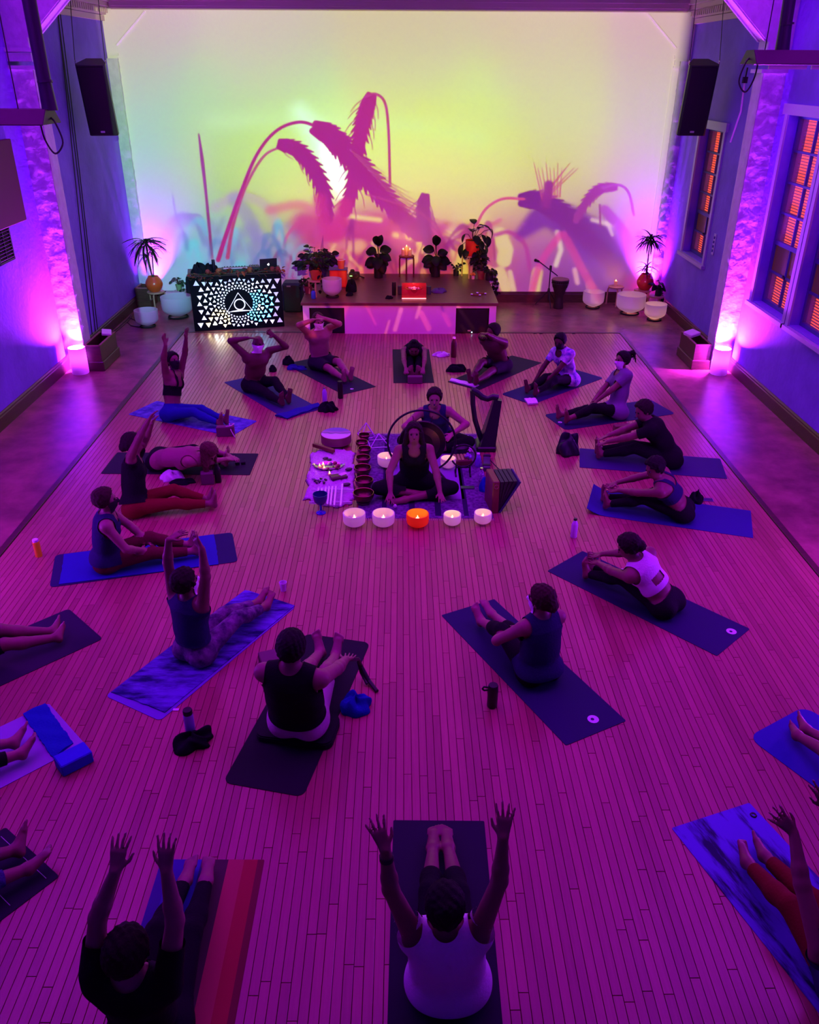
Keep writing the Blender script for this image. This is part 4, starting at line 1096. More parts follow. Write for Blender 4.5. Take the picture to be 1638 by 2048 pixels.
    if hair and hair != 'bald':
        g = Field(HD - .34 * s, HD + .34 * s, max(h * .9, .008))
        front = lambda x, y, z: np.maximum((y - (.045 + .55 * z) * s * 1), -(z + (.075 if hair in ('short', 'crop') else .11) * s))
        g.ell(HD + hu * .031 * s - hf * .015 * s, RH, (0.098 * s, 0.119 * s, 0.114 * s), 0.0, cut=lambda x, y, z: np.maximum(y - .055 * s - .55 * np.maximum(z, -.02), -(z + .072 * s + np.maximum(y, -.03) * -.6)))
        if hair in ('bun', 'curlybun'): g.ell(HD + hu * .085 * s - hf * .085 * s, RH, (.052 * s, .05 * s, .048 * s), .012)
        if hair == 'lowbun': g.ell(HD - hu * .015 * s - hf * .115 * s, RH, (.055 * s, .045 * s, .05 * s), .015)
        if hair == 'topknot': g.ell(HD + hu * .14 * s - hf * .01 * s, RH, (.042 * s, .042 * s, .04 * s), .01)
        if hair == 'pony':
            b = HD + hu * .10 * s - hf * .09 * s; g.ell(b, RH, (.04 * s, .04 * s, .035 * s), .012)
            for k in range(9):
                a = 2.4 * k; p1 = b + hr * .03 * sin(a) - hf * (.07 + .01 * (k % 3)) + hu * (.04 - .012 * (k % 4)); p2 = p1 - hf * (.03 + .02 * sin(a)) - up * (.09 + .03 * (k % 3)) + hr * .05 * sin(a); g.cone(b, p1, .02, .013, .006); g.cone(p1, p2, .012, .006, .005)
        if hair in ('long', 'longfront'):
            dn = -up
            for k in range(16):
                a = -1.9 + 3.8 * k / 15; p0 = HD + hr * .075 * s * sin(a) - hf * .08 * s * cos(a) + hu * .01; p1 = p0 + dn * .13 * s + hr * .025 * sin(a) - hf * .012; p2 = p1 + dn * (.13 + .04 * (k % 3)) * s + (hf * .03 if hair == 'longfront' else hf * .0)
                g.cone(p0, p1, .032, .028, .012); g.cone(p1, p2, .026, .010, .01)
        if hair == 'buff': g.ell(HD, RH, (.1, .1, .1), .01)
        if hair in ('curly', 'curlybun'):
            rs = np.random.RandomState(3)
            for k in range(70):
                d = unit(rs.randn(3)); q = hr * d[0] * .092 + hf * (d[1] * .105 - .012) + hu * (d[2] * .10 + .028)
                if q @ hf > .03 + .5 * (q @ hu) or q @ hu < -.075: continue
                g.ell(HD + q * s, RH, (.019, .019, .019), .008)
        # strands
        ax = [(g.lo[i] + g.h * np.arange(g.n[i])).astype(np.float32) for i in range(3)]; X, Y, Z = np.meshgrid(*ax, indexing='ij', sparse=True)
        g.d += (0.0055 * np.sin(X * 120 + np.sin(Z * 60) * 2) * np.sin(Y * 110 + np.sin(Z * 75 + 1) * 2) + .002 * np.sin(X * 210 + Z * 90) * np.sin(Y * 230 - Z * 60)).astype(np.float32)
        P2, F2 = g.mesh(0.0)
        if len(F2): np_object('hair', relax(P2, F2, 1, .4), F2, hairmat(hair_c), root, O)
    return dict(root=root, O=O, arms=arms, legs=legs, HD=HD, fwd=fwd, rgt=rgt, hand=info, pel=pel, chk=(round(c / nb_l, 2), [round(np.linalg.norm(l[2] - A[i]), 2) for i, l in enumerate(legs)] if not cross else 0, [round(float(a[2][2]), 2) for a in arms], round(float(HD[2]), 2)))


BLK = cloth('black', (0.006, 0.006, 0.008)); NAVY = cloth('navy', (0.016, 0.017, 0.07)); MAROON = cloth('maroon', (0.10, 0.008, 0.022)); RED = cloth('red', (0.15, 0.006, 0.012))
ROYAL = cloth('royal_blue', (0.010, 0.020, 0.24)); WHT = cloth('white', (0.66, 0.62, 0.70)); GREY = cloth('grey', (0.16, 0.16, 0.22)); TIE = cloth('white_and_blue_tie_dye', (0.72, 0.72, 0.85), col2=(0.10, 0.12, 0.45), nscale=16)
PATT = cloth('grey_flower_print', (0.20, 0.17, 0.22), col2=(0.03, 0.025, 0.06), nscale=12); BTD = cloth('blue_tie_dye', (0.14, 0.16, 0.40), col2=(0.02, 0.02, 0.10), nscale=9); PINKT = cloth('rose', (0.25, 0.10, 0.12)); SHORTD = cloth('dark_shorts', (0.018, 0.016, 0.024)); WSHORT = cloth('pale_shorts', (0.50, 0.42, 0.42))
MW = mat('mask_white', (0.80, 0.80, 0.86), 0.7); MB_ = mat('mask_black', (0.010, 0.010, 0.013), 0.8)
LEG, CAPRI, SH_ = 0.80, 0.62, 0.34
PEOPLE = {}


def add_people():
    P = lambda k, *a, **kw: PEOPLE.__setitem__(k, person(*a, **kw))
    toC = lambda px, py: unit(np.array(G(835, 985)) - np.array(G(px, py)))         # towards the middle of the ring
    # ---- far ring
    P('p1', 'person in a black sports bra and royal blue leggings stretching both arms up', (352, 838), (346, 722), ((331, 690), (372, 676)), ((439, 846), (450, 840)), s=1.0, h=.0115, hair='lowbun', hair_c='black', top=('bra', BLK, .009), bottom=(LEG, ROYAL, .007), mask=MB_, look=toC(352, 838) + V3(0, 0, .35), hand_dir=((-.1, 0, 1), (.15, .1, 1)))
    P('p2', 'person with a bald head, bare chest and white mask, hands at the head', (523, 787), (516, 688), ((495, 676, .92), (549, 672, .92)), ((563, 804), (576, 797)), s=1.05, h=.0115, sex='m', skin_c='brown', hair='bald', bottom=(LEG, BLK, .009), mask=MW, hand_reach=(.55, .55), elbow=(V3(-1, 0, -.1), V3(1, 0, -.1)), look=(0.15, -1, .1))
    P('p3', 'bare chested person with a white mask, one hand at the forehead before the platform', (640, 734), (637, 643), ((626, 640, .93), (650, 637, .90)), ((688, 757), (698, 751)), s=1.05, h=.0115, sex='m', skin_c='pale', hair='short', hair_c='brown', bottom=(SH_, SHORTD, .018), mask=MW, hand_reach=(.55, .55), elbow=(V3(-1, 0, -.2), V3(1, 0, -.2)), look=(0.5, -1, -.1))
    P('p4', 'person with a dark bun folded over both legs, holding a block at the feet', (828, 716), (828, 696), ((813, 757, .12), (846, 757, .12)), ((823, 748), (835, 748)), s=.97, h=.0115, hair='topknot', hair_c='black', top=('tank', BLK, .008), bottom=(LEG, BLK, .007), look=(0, -1, -.6), head_r=.58, hand_reach=(.98, .98), elbow=('side', 'side'))
    P('p5', 'bare chested person in shorts with a dark neck gaiter, one hand on the head', (1003, 738), (985, 664), ((974, 668, .84), (966, 672, .80)), ((941, 757), (953, 762)), s=1.06, h=.0115, sex='m', skin_c='brown', hair='short', hair_c='black', bottom=(SH_, SHORTD, .016), mask=MB_, hand_reach=(.5, .5), elbow=(V3(-1, -.4, -.1), V3(-1, -.1, .1)), look=(-1, -.6, 0))
    P('p6', 'person in a white and blue tie dye shirt reaching to the shins', (1128, 771), (1120, 683), ((1093, 764), (1071, 760)), ((1056, 778), (1073, 784)), s=.99, h=.0115, skin_c='brown', hair='lowbun', hair_c='black', top=('tee', TIE, .014), bottom=(LEG, BLK, .007), mask=MB_, look=(-.8, -1, -.25))
    P('p7', 'person with a high dark ponytail and grey shirt, legs stretched out', (1248, 831), (1244, 721), ((1178, 815), (1186, 803)), ((1120, 830), (1136, 838)), s=1.0, h=.0115, skin_c='tan', hair='pony', hair_c='black', top=('tee', GREY, .014), bottom=(.72, BLK, .008), mask=MW, look=(-1, -.35, .1))
    # ---- right side
    P('p8', 'person in a dark shirt bending forward to hold both feet', (1325, 927), (1287, 822), ((1194, 889, .22), (1190, 880, .24)), ((1202, 908), (1199, 899)), s=1.06, h=.0095, sex='m', skin_c='tan', hair='short', hair_c='dark', top=('tee', BLK, .014), bottom=(LEG, BLK, .010), look=(-1, -.25, -.35))
    P('p9', 'person in a navy strappy sports bra folded over black leggings', (1356, 1034), (1309, 937), ((1210, 979, .20), (1206, 972, .22)), ((1216, 1008), (1212, 995)), s=1.0, h=.009, skin_c='tan', hair='curly', hair_c='black', top=('bra', NAVY, .008), bottom=(LEG, BLK, .007), look=(-1, -.35, -.4))
    P('p10', 'person in a white open back crop top folded forward over the legs', (1318, 1218), (1257, 1094), ((1183, 1120, .22), (1178, 1108, .24)), ((1176, 1148), (1184, 1136)), s=1.0, h=.0085, skin_c='tan', hair='lowbun', hair_c='dark', top=('crop', WHT, .009), bottom=(LEG, BLK, .007), look=(-1, .4, -.5))
    P('p11', 'person in a navy tank top and black cropped leggings, seen from behind', (1084, 1366), (1081, 1199), ((1000, 1272, .26), (1040, 1250, .26)), ((963, 1243), (983, 1227)), s=1.0, h=.008, skin_c='pale', hair='lowbun', hair_c='brown', top=('tank', NAVY, .010), bottom=(CAPRI, BLK, .008), mask=MW, look=(-.9, .75, .05), wide=1.06, toes=((946, 1202), (965, 1196)))
    # ---- left side
    P('p20', 'person in a navy tank and flower print leggings, both arms raised', (396, 1315), (372, 1164), ((337, 1080), (404, 1098)), ((516, 1205), (531, 1213)), s=1.0, h=.008, skin_c='tan', hair='curly', hair_c='dark', top=('tank', NAVY, .010), bottom=(.74, PATT, .010), mask=MW, look=(.8, .8, .2), hem_up=.10, wide=.92, hand_dir=((.9, .6, .35), (-.5, .3, .8)), toes=((533, 1171), (546, 1179)))
    P('p21', 'person in a navy tank top, black mask and maroon leggings on a blue mat', (236, 1131), (212, 1000), ((296, 1082, .20), (284, 1100, .20)), ((380, 1090), (389, 1102)), s=1.0, h=.0085, skin_c='pale', hair='short', hair_c='brown', top=('tank', NAVY, .010), bottom=(.76, MAROON, .008), mask=MB_, look=(1, .35, .1))
    P('p22', 'person in a black tank and red leggings with one arm up, sitting off the mat', (292, 1024), (266, 888), ((296, 842), (303, 848)), ((418, 1000), (424, 1007)), s=1.0, h=.009, skin_c='tan', hair='lowbun', hair_c='dark', top=('tank', BLK, .010), bottom=(.76, RED, .008), look=(1, .35, .1))
    P('p23', 'person with long hair bent deep over black leggings beside the blue mat', (335, 932), np.array(G(417, 905, .36)), ((455, 918, .16), (458, 911, .16)), ((447, 924), (450, 916)), s=1.0, h=.0095, skin_c='pale', hair='long', hair_c='light', top=('tank', PINKT, .009), bottom=(LEG, BLK, .008), look=(.75, -.15, -.9), hump=.09, hem_up=.10)
    # ---- nearest
    P('p19', 'person in a black tank and pale shorts on a cushion, holding a black strap', (597, 1462), (583, 1296), ((556, 1330, .18), (712, 1303, .34)), ((640, 1305), (671, 1311)), s=1.08, h=.0075, sex='m', skin_c='pale', hair='short', hair_c='black', top=('tank', BLK, .012), bottom=(SH_, WSHORT, .022), look=(.2, 1, -.1), toes=((629, 1259), (679, 1264)), seat_z=.07, wide=1.02, hem_up=.075, elbow=('out', 'out'), hand_reach=(.8, .99))
    P('p12', 'person in a loose white tank lifting both spread arms, wristband on the left', (897, 2020), (890, 1812), ((771, 1700), (1006, 1676)), ((866, 1698), (897, 1697)), s=1.03, h=.007, skin_c='tan', hair='bun', hair_c='black', top=('loose', WHT, .022), bottom=(.60, BLK, .008), look=(0, 1, .0), toes=((868, 1647), (893, 1647)), hand_dir=((-.35, .5, .7), (.10, .5, .75)), spread=(1.7, 1.4), face=False)
    P('p13', 'person in a black tee and black leggings raising both arms over a rainbow mat', (300, 2105), (256, 1903), ((231, 1742), (333, 1741)), ((369, 1764), (411, 1764)), s=1.06, h=.0075, skin_c='pale', hair='short', hair_c='dark', top=('tee', BLK, .014), bottom=(LEG, BLK, .008), look=(.2, 1, .0), toes=((384, 1708), (417, 1708)), hand_dir=((.12, .5, .8), (0, .4, .9)), face=False)
    P('p14', 'person in red leggings raising both arms on a violet marbled mat', (1712, 2010), (1695, 1830), ((1580, 1632), (1650, 1610)), ((1497, 1728), (1531, 1714)), s=1.02, h=.008, skin_c='tan', hair='short', top=('tank', NAVY, .010), bottom=(.78, RED, .008), look=(-.4, 1, .1), toes=((1485, 1674), (1512, 1664)), hand_dir=((-.6, .3, .55), (-.3, .3, .8)), spread=(1.6, 1.6), face=False)
    P('p15', 'person with bare legs on the royal blue mat, mostly beyond the frame', (1795, 1640), (1810, 1480), (None, None), ((1597, 1472), (1614, 1460)), s=1.0, h=.0085, skin_c='tan', hair='short', top=('tank', BLK, .010), bottom=(SH_, SHORTD, .014), toes=((1584, 1441), (1600, 1426)), face=False)
    P('p16', 'person in blue tie dye leggings with one leg turned out, mostly beyond the frame', (-175, 1850), (-195, 1700), (None, None), ((31, 1700), (54, 1738)), s=1.02, h=.0085, skin_c='tan', hair='short', top=('tank', BLK, .010), bottom=(.70, BTD, .008), toes=((48, 1638), (106, 1688)), face=False)
    P('p17', 'person in black leggings on the lilac mat, only the feet and shins in view', (-160, 1590), (-180, 1440), (None, None), ((24, 1486), (40, 1508)), s=1.0, h=.0085, skin_c='pale', hair='short', top=('tank', BLK, .010), bottom=(.74, BLK, .010), toes=((52, 1443), (71, 1462)), face=False)
    P('p18', 'person with bare shins on a dark mat, mostly beyond the frame', (-80, 1335), (-100, 1190), (None, None), ((104, 1263), (112, 1275)), s=1.0, h=.0085, skin_c='tan', hair='short', top=('tank', NAVY, .010), bottom=(.40, SHORTD, .012), toes=((116, 1233), (127, 1240)), face=False)
    # ---- musicians in the middle
    P('p24', 'musician in a black dress sitting cross-legged on the rug before the gong', (829, 975), (828, 868), ((880, 985, .20), (781, 985, .20)), ((829, 1010), (835, 1010)), s=1.02, h=.0085, skin_c='tan', hair='longfront', hair_c='dark', top=('tank', BLK, .010), bottom=(.74, BLK, .022), look=(0, -1, .25), cross=True, elbow=('out', 'out'), hand_dir=((.2, -1, -.5), (-.2, -1, -.5)))
    P('p25', 'musician with tied back hair sitting behind the gong and hoop', (872, 884), (869, 797), ((905, 868, .35), (838, 868, .35)), ((868, 920), (874, 920)), s=1.04, h=.0095, skin_c='pale', hair='lowbun', hair_c='dark', top=('tank', NAVY, .012), bottom=(.74, BLK, .014), look=(-.05, -1, .0), cross=True)


add_people()
for k, v in PEOPLE.items(): print(k, v['chk'])
print('people done', round(time.time() - T0, 1))


# ================================================================== mats, towels, blocks and bottles of the ring
def foam(name, col, **kw): return mat('mat_' + name, col, 0.75, spec=0.25, bump=0.12, bscale=180, **kw)


M_BLACK = foam('black', (0.007, 0.007, 0.012)); M_DARK = foam('charcoal', (0.011, 0.012, 0.026)); M_GREEN = foam('dark_green', (0.012, 0.018, 0.018)); M_NAVY = foam('navy', (0.012, 0.013, 0.060))
M_BLUE = foam('blue', (0.020, 0.026, 0.17)); M_ROYAL = foam('royal', (0.012, 0.018, 0.26)); M_SLATE = foam('slate_blue', (0.028, 0.032, 0.105)); M_LILAC = foam('lilac', (0.26, 0.22, 0.46)); M_VIO = foam('violet', (0.14, 0.09, 0.42))
M_TIE = mat('mat_blue_marbled', (0.14, 0.16, 0.52), 0.8, spec=.2, col2=(0.02, 0.03, 0.20), nscale=7)
M_MARB = mat('mat_violet_streaks', (0.11, 0.09, 0.56), 0.7, spec=.2, col2=(0.010, 0.008, 0.07), nscale=1.3, stretch=(1.3, 7, 1), ramp=(.40, .52)); M_TOWEL = mat('towel_streaks', (0.12, 0.10, 0.48), 0.95, spec=.1, col2=(0.012, 0.009, 0.09), nscale=1.3, stretch=(2.2, 7, 1), bump=.3, bscale=40, ramp=(.38, .60))
LOGO = mat('pale_print', (0.62, 0.60, 0.70), 0.6)


def rrect(L, W, r, n=4):
    P = []
    for cx, cy, a0 in ((L / 2 - r, W / 2 - r, 0), (-L / 2 + r, W / 2 - r, 90), (-L / 2 + r, -W / 2 + r, 180), (L / 2 - r, -W / 2 + r, 270)):
        for k in range(n + 1): a = rad(a0 + 90 * k / n); P.append((cx + r * cos(a), cy + r * sin(a)))
    return P


def ymat(label, corners, material, L=None, W=None, r=0.03, th=0.005, logo=None, z=0.0, name='yoga_mat', cat='mat', curl=0.0, near=True):
    """corners: the foot end's two corners (towards the ring's middle), then the head end's two, in order round the mat"""
    g = [G(*c) for c in corners]; a = (g[0] + g[1]) / 2; b = (g[2] + g[3]) / 2
    d = (a - b); L0 = d.length; d.normalize(); W0 = ((g[0] - g[1]).length + (g[2] - g[3]).length) / 2 if W is None else W
    if L: b = a - d * L; L0 = L
    c = (a + b) / 2; yaw = math.atan2(d.y, d.x)
    t = thing(name, label, cat, (c.x, c.y, z), yaw)
    m = MB()
    if curl:
        n = 40; V, F = [], []
        for i in range(n + 1):
            x = -L0 / 2 + L0 * i / n; u = max(0, x - (L0 / 2 - .22)) / .22; zz = curl * u * u
            V += [(x, -W0 / 2, zz), (x, W0 / 2, zz), (x, -W0 / 2, zz + th), (x, W0 / 2, zz + th)]
        for i in range(n): j = 4 * i; F += [(j + 2, j + 6, j + 7, j + 3), (j, j + 1, j + 5, j + 4), (j, j + 4, j + 6, j + 2), (j + 1, j + 3, j + 7, j + 5)]
        F += [(0, 2, 3, 1), (4 * n, 4 * n + 1, 4 * n + 3, 4 * n + 2)]; m.add(V, F)
    else: m.prism(rrect(L0, W0, r), 0.0, th)
    m.build('sheet', material, t)
    if logo:
        lx, ly, lr = logo; MB().lathe([(0.001, th + .0006), (lr, th + .0006)], (lx * L0 / 2, ly * W0 / 2, 0), 20).lathe([(0.001, th + .0012), (lr * .32, th + .0012)], (lx * L0 / 2 + .002, ly * W0 / 2 + .006, 0), 12, mi=1).build('round_logo', [LOGO, M_NAVY], t)
    return t, L0, W0


ymat('blue marbled mat under the person in royal blue leggings', [(503, 850), (475, 865), (255, 828), (313, 803)], M_TIE, L=1.84, W=.62)
ymat('slate blue mat under the bald person', [(635, 818), (577, 838), (450, 760), (507, 750)], M_SLATE, L=1.95, W=.62, r=.01)
ymat('dark mat running away from the left end of the platform', [(748, 775), (690, 788), (575, 722), (622, 719)], M_DARK, L=1.86, W=.62, r=.01, logo=(.86, -.2, .028))
ymat('green grey mat before the middle of the platform', [(868, 766), (787, 766), (785, 699), (858, 699)], M_GREEN, r=.01)
ymat('dark mat of the bare chested person with a neck gaiter', [(890, 762), (962, 783), (1075, 727), (1020, 715)], M_GREEN, L=1.85, W=.62, r=.01)
ymat('blue mat under the person in the tie dye shirt', [(1010, 790), (1055, 808), (1203, 755), (1150, 740)], M_NAVY, L=1.83, W=.62, r=.06)
ymat('dark blue mat under the person with the ponytail', [(1092, 832), (1126, 858), (1338, 828), (1296, 802)], M_NAVY, L=1.85, W=.63, r=.07, logo=(.92, .1, .03))
ymat('dark blue mat under the person in the dark shirt', [(1158, 935), (1160, 897), (1440, 918), (1455, 958)], M_SLATE, r=.01)
ymat('blue mat with a curled up end beside the white bottle', [(1171, 1028), (1187, 978), (1500, 1020), (1502, 1078)], M_BLUE, L=1.80, W=.66, r=.01, curl=.07)
ymat('navy mat with a round pale print under the folded white top', [(1095, 1141), (1165, 1104), (1500, 1257), (1433, 1314)], M_NAVY, r=.012, logo=(-.90, -.45, .045))
ymat('navy mat with a round pale print under the navy tank top', [(883, 1232), (988, 1198), (1251, 1442), (1133, 1492)], M_NAVY, r=.012, logo=(-.86, -.25, .045))
ymat('black mat of the person with both arms spread', [(787, 1642), (968, 1642), (1002, 2048), (778, 2048)], M_DARK, L=1.8, W=.615, r=.01)
RB = bpy.data.materials.new('rainbow_stripes'); RB.use_nodes = True; _n = RB.node_tree.nodes; _k = RB.node_tree.links
_tc = _n.new('ShaderNodeTexCoord'); _sx = _n.new('ShaderNodeSeparateXYZ'); _k.new(_tc.outputs['Object'], _sx.inputs[0]); _mr = _n.new('ShaderNodeMapRange'); _mr.inputs[1].default_value = .36; _mr.inputs[2].default_value = -.36; _k.new(_sx.outputs[1], _mr.inputs[0])
_cr = _n.new('ShaderNodeValToRGB'); _cr.color_ramp.interpolation = 'CONSTANT'; _e = _cr.color_ramp.elements
for _i, (_p, _c) in enumerate([(0, (.02, .02, .18)), (.14, (.02, .03, .24)), (.28, (.02, .06, .30)), (.40, (.012, .05, .09)), (.52, (.05, .06, .02)), (.64, (.40, .09, .06)), (.78, (.34, .02, .018)), (.90, (.15, .008, .012))]):
    _q = _e[_i] if _i < 2 else _e.new(_p); _q.position = _p; _q.color = (*_c, 1)
_k.new(_mr.outputs[0], _cr.inputs[0]); _k.new(_cr.outputs[0], _n['Principled BSDF'].inputs['Base Color']); _n['Principled BSDF'].inputs['Roughness'].default_value = .8
ymat('rainbow striped mat beneath the raised arms in a black tee', [(344, 1718), (508, 1722), (430, 2048), (260, 2048)], RB, L=1.85, W=.66, r=.005)
t, L0, W0 = ymat('violet mat with dark marbled streaks beneath red leggings', [(1348, 1654), (1494, 1609), (1775, 1918), (1640, 2012)], M_MARB, L=1.9, W=.64, r=.01)
MB().tube([(L0 / 2 - .10 + .018 * cos(a), -W0 / 2 + .05 + .018 * sin(a), .008) for a in np.linspace(0, 6.28, 12, endpoint=False)], .006, 5, closed=True).build('eyelet', METALD, t)
ymat('royal blue mat at the right edge of the picture', [(1508, 1478), (1597, 1410), (1790, 1545), (1716, 1625)], M_ROYAL, L=1.85, W=.68, r=.10)
t, L0, W0 = ymat('black mat with fine pale lines under tie dye leggings', [(13, 1658), (117, 1750), (-40, 1878), (-150, 1760)], M_DARK, L=1.85, W=.63, r=.02)
for k in (-.06, -.30): MB().tube([(L0 / 2 + k, y, .0056 + 0) for y in np.linspace(-W0 / 2 + .05, W0 / 2 - .05, 6)], .0022, 4).build('printed_line', LOGO, t)
ymat('lilac mat under the blue towel and blue block', [(100, 1410), (168, 1486), (0, 1582), (-60, 1480)], M_LILAC, L=1.83, W=.63, r=.02)
ymat('dark mat beneath bare shins at the left edge', [(141, 1219), (202, 1277), (0, 1372), (-40, 1294)], M_DARK, L=1.83, W=.66, r=.04)
ymat('charcoal mat under the person with long hair', [(517, 908), (500, 950), (200, 948), (236, 905)], M_GREEN, r=.02)
ymat('black mat under the dark cushion and pale shorts', [(622, 1270), (729, 1284), (604, 1594), (448, 1566)], M_BLACK, W=.60, r=.06)
ymat('violet mat under the streaked towel', [(594, 1214), (490, 1180), (211, 1395), (320, 1440)], M_VIO, r=.04)
ymat('deep blue mat under the royal blue towel', [(465, 1064), (475, 1125), (100, 1174), (110, 1112)], M_NAVY, r=.05)


def cloth_sheet(label, corners, material, z=0.006, th=0.004, amp=.004, name='towel', seed=1, cat='towel'):
    g = [G(*c) for c in corners]; c = sum(g, Vector()) / 4; rs = np.random.RandomState(seed); nx, ny = 26, 12; V, F = [], []; ph = rs.rand(6) * 6
    def top(i, j):
        u, v = i / nx, j / ny; p = (g[0] * (1 - v) + g[1] * v) * (1 - u) + (g[3] * (1 - v) + g[2] * v) * u
        w = .5 + .25 * sin(11 * u + 4 * v + ph[0]) + .25 * sin(19 * u - 7 * v + ph[1]); e = sin(v * 3 + ph[2]) * .008 * rs.rand()
        return p - c + Vector((e, e, z + th + amp * w))
    for i in range(nx + 1):
        for j in range(ny + 1): V.append(top(i, j))
    n = len(V); V += [(p[0], p[1], z) for p in V[:n]]; q = lambda i, j: i * (ny + 1) + j
    for i in range(nx):
        for j in range(ny): F += [(q(i, j), q(i + 1, j), q(i + 1, j + 1), q(i, j + 1)), (n + q(i, j), n + q(i, j + 1), n + q(i + 1, j + 1), n + q(i + 1, j))]
    for i in range(nx): F += [(q(i, 0), n + q(i, 0), n + q(i + 1, 0), q(i + 1, 0)), (q(i, ny), q(i + 1, ny), n + q(i + 1, ny), n + q(i, ny))]
    for j in range(ny): F += [(q(0, j), q(0, j + 1), n + q(0, j + 1), n + q(0, j)), (q(nx, j), n + q(nx, j), n + q(nx, j + 1), q(nx, j + 1))]
    return tag(MB().add(V, F).build(name, material, loc=(c.x, c.y, 0), smooth=True), label, cat)


T_BLUE = mat('towel_blue', (0.010, 0.05, 0.32), 0.95, spec=.1, bump=.3, bscale=60); T_WHITE = mat('towel_white', (0.70, 0.66, 0.74), 0.95, spec=.1, bump=.3, bscale=60); T_NAVY = mat('towel_navy', (0.02, 0.03, 0.20), .95, spec=.1, bump=.3, bscale=60)
DCLOTH = mat('dark_cloth', (0.008, 0.008, 0.012), .9, spec=.1)
o = cloth_sheet('streaked violet towel spread over the violet mat', [(590, 1213), (490, 1182), (222, 1386), (330, 1427)], M_TOWEL, amp=.006)
tg = MB().box((0, 0, 0.004), (.045, .025, .004)).build('care_tag', T_WHITE, o, G(352, 1420) - o.location)
cloth_sheet('royal blue towel laid along the deep blue mat', [(428, 1070), (437, 1130), (118, 1170), (128, 1110)], M_ROYAL, amp=.001)
cloth_sheet('folded blue towel across the foot of the slate blue mat', [(636, 808), (641, 815), (575, 839), (550, 833)], T_NAVY, amp=.02, th=.012)
cloth_sheet('narrow white towel over the foot of the neck gaiter mat', [(903, 758), (899, 763), (950, 776), (958, 772)], T_WHITE, amp=.012, th=.01)
cloth_sheet('small white folded cloth at the foot of the tie dye shirt mat', [(1048, 800), (1056, 811), (1076, 809), (1070, 799)], T_WHITE, amp=.008, th=.02)
cloth_sheet('long blue towel lying on the lilac mat', [(45, 1432), (92, 1408), (148, 1488), (106, 1520)], T_BLUE, amp=.018, th=.006, seed=5)


def lump(name, label, p, size, material, yaw=0, seed=0, cat='cloth', folds=9, mat2=None):
    """a crumpled heap of cloth"""
    rs = np.random.RandomState(seed); nu, nv = 40, 14; V, F = [], []; a = rs.rand(folds) * 6.28; fr = rs.randint(2, 8, folds); am = rs.rand(folds) * .16
    for j in range(nv + 1):
        t = j / nv; rr = cos(t * pi / 2) ** .55
        for i in range(nu):
            th = 2 * pi * i / nu; w = 1 + sum(am[k] * sin(fr[k] * th + a[k] + 3 * t * (k % 3)) for k in range(folds)) * .55
            hz = sin(t * pi / 2) * (1 + .22 * sin(3 * th + a[0]) + .15 * sin(5 * th + a[1] + 4 * t)) + .05 * sin(9 * t + 6 * th)
            V.append((size[0] / 2 * rr * w * cos(th), size[1] / 2 * rr * w * sin(th), max(0, size[2] * hz * (.9 if j else 0))))
        # rows rise from the floor
    for j in range(nv):
        for i in range(nu): F.append((j * nu + i, j * nu + (i + 1) % nu, (j + 1) * nu + (i + 1) % nu, (j + 1) * nu + i))
    F.append(tuple(range(nv * nu, (nv + 1) * nu))); F.append(tuple(reversed(range(nu))))
    return tag(MB().add(V, F).build(name, material, loc=p, rot=yaw, smooth='all'), label, cat)


lump('crumpled_towel', 'crumpled royal blue towel on the floor beside the black strap', G(712, 1416), (.26, .22, .12), T_BLUE, .6, 3, 'towel')
lump('dark_sweater', 'dark crumpled sweater under the lilac flask', G(386, 1487), (.30, .20, .10), DCLOTH, .4, 4, 'clothes')
lump('white_scarf', 'crumpled white scarf beside the maroon block', G(346, 958), (.27, .18, .10), T_WHITE, .1, 5, 'clothes')
lump('dark_jacket', 'dark folded jacket next to the crumpled white scarf', G(366, 966), (.30, .13, .05), DCLOTH, .1, 6, 'clothes')
lump('black_bag', 'black slouching bag near the toes of the ponytailed person', G(1135, 905), (.34, .26, .24), mat('bag_nylon', (.006, .010, .016), .5), .2, 7, 'bag')
lump('black_pouch', 'small black pouch next to the phone by the curled mat', G(1392, 1004), (.16, .14, .13), DCLOTH, .2, 8, 'pouch')
lump('black_hat', 'black soft hat beside the folded blue towel', G(657, 821), (.24, .20, .12), DCLOTH, .2, 9, 'hat')
lump('dark_clothes', 'heap of dark clothes behind the mat near the platform left end', G(577, 728), (.22, .16, .12), DCLOTH, .3, 10, 'clothes')
lump('blue_towel', 'folded navy towel behind the bare chested person with white mask', G(594, 738), (.34, .16, .06), T_NAVY, -.1, 11, 'towel')
lump('black_sweater', 'black clothes heap in front of the red bottle', G(912, 742), (.36, .16, .10), DCLOTH, .1, 12, 'clothes')
lump('white_cloth', 'crumpled white cloth on the floor by the red bottle', G(883, 711), (.28, .20, .06), T_WHITE, .1, 13, 'cloth')
lump('dark_garment', 'dark garment on the floor right of the bald person', G(546, 743), (.12, .10, .10), DCLOTH, .1, 14, 'clothes')
BLK_P = mat('block_plum', (0.14, 0.06, 0.09), .8); BLK_B = mat('block_blue', (0.02, 0.035, 0.52), .8, bump=.1, bscale=90); CORK = mat('block_brown', (0.20, 0.09, 0.07), .85, noise=.3, nscale=60)


def block(label, p, yaw, material, size=(.23, .15, .075), up=False):
    o = MB().bbox((0, 0, size[2] / 2), size, .008).build('yoga_block', material, loc=p, rot=yaw); return tag(o, label, 'block', 'yoga blocks')


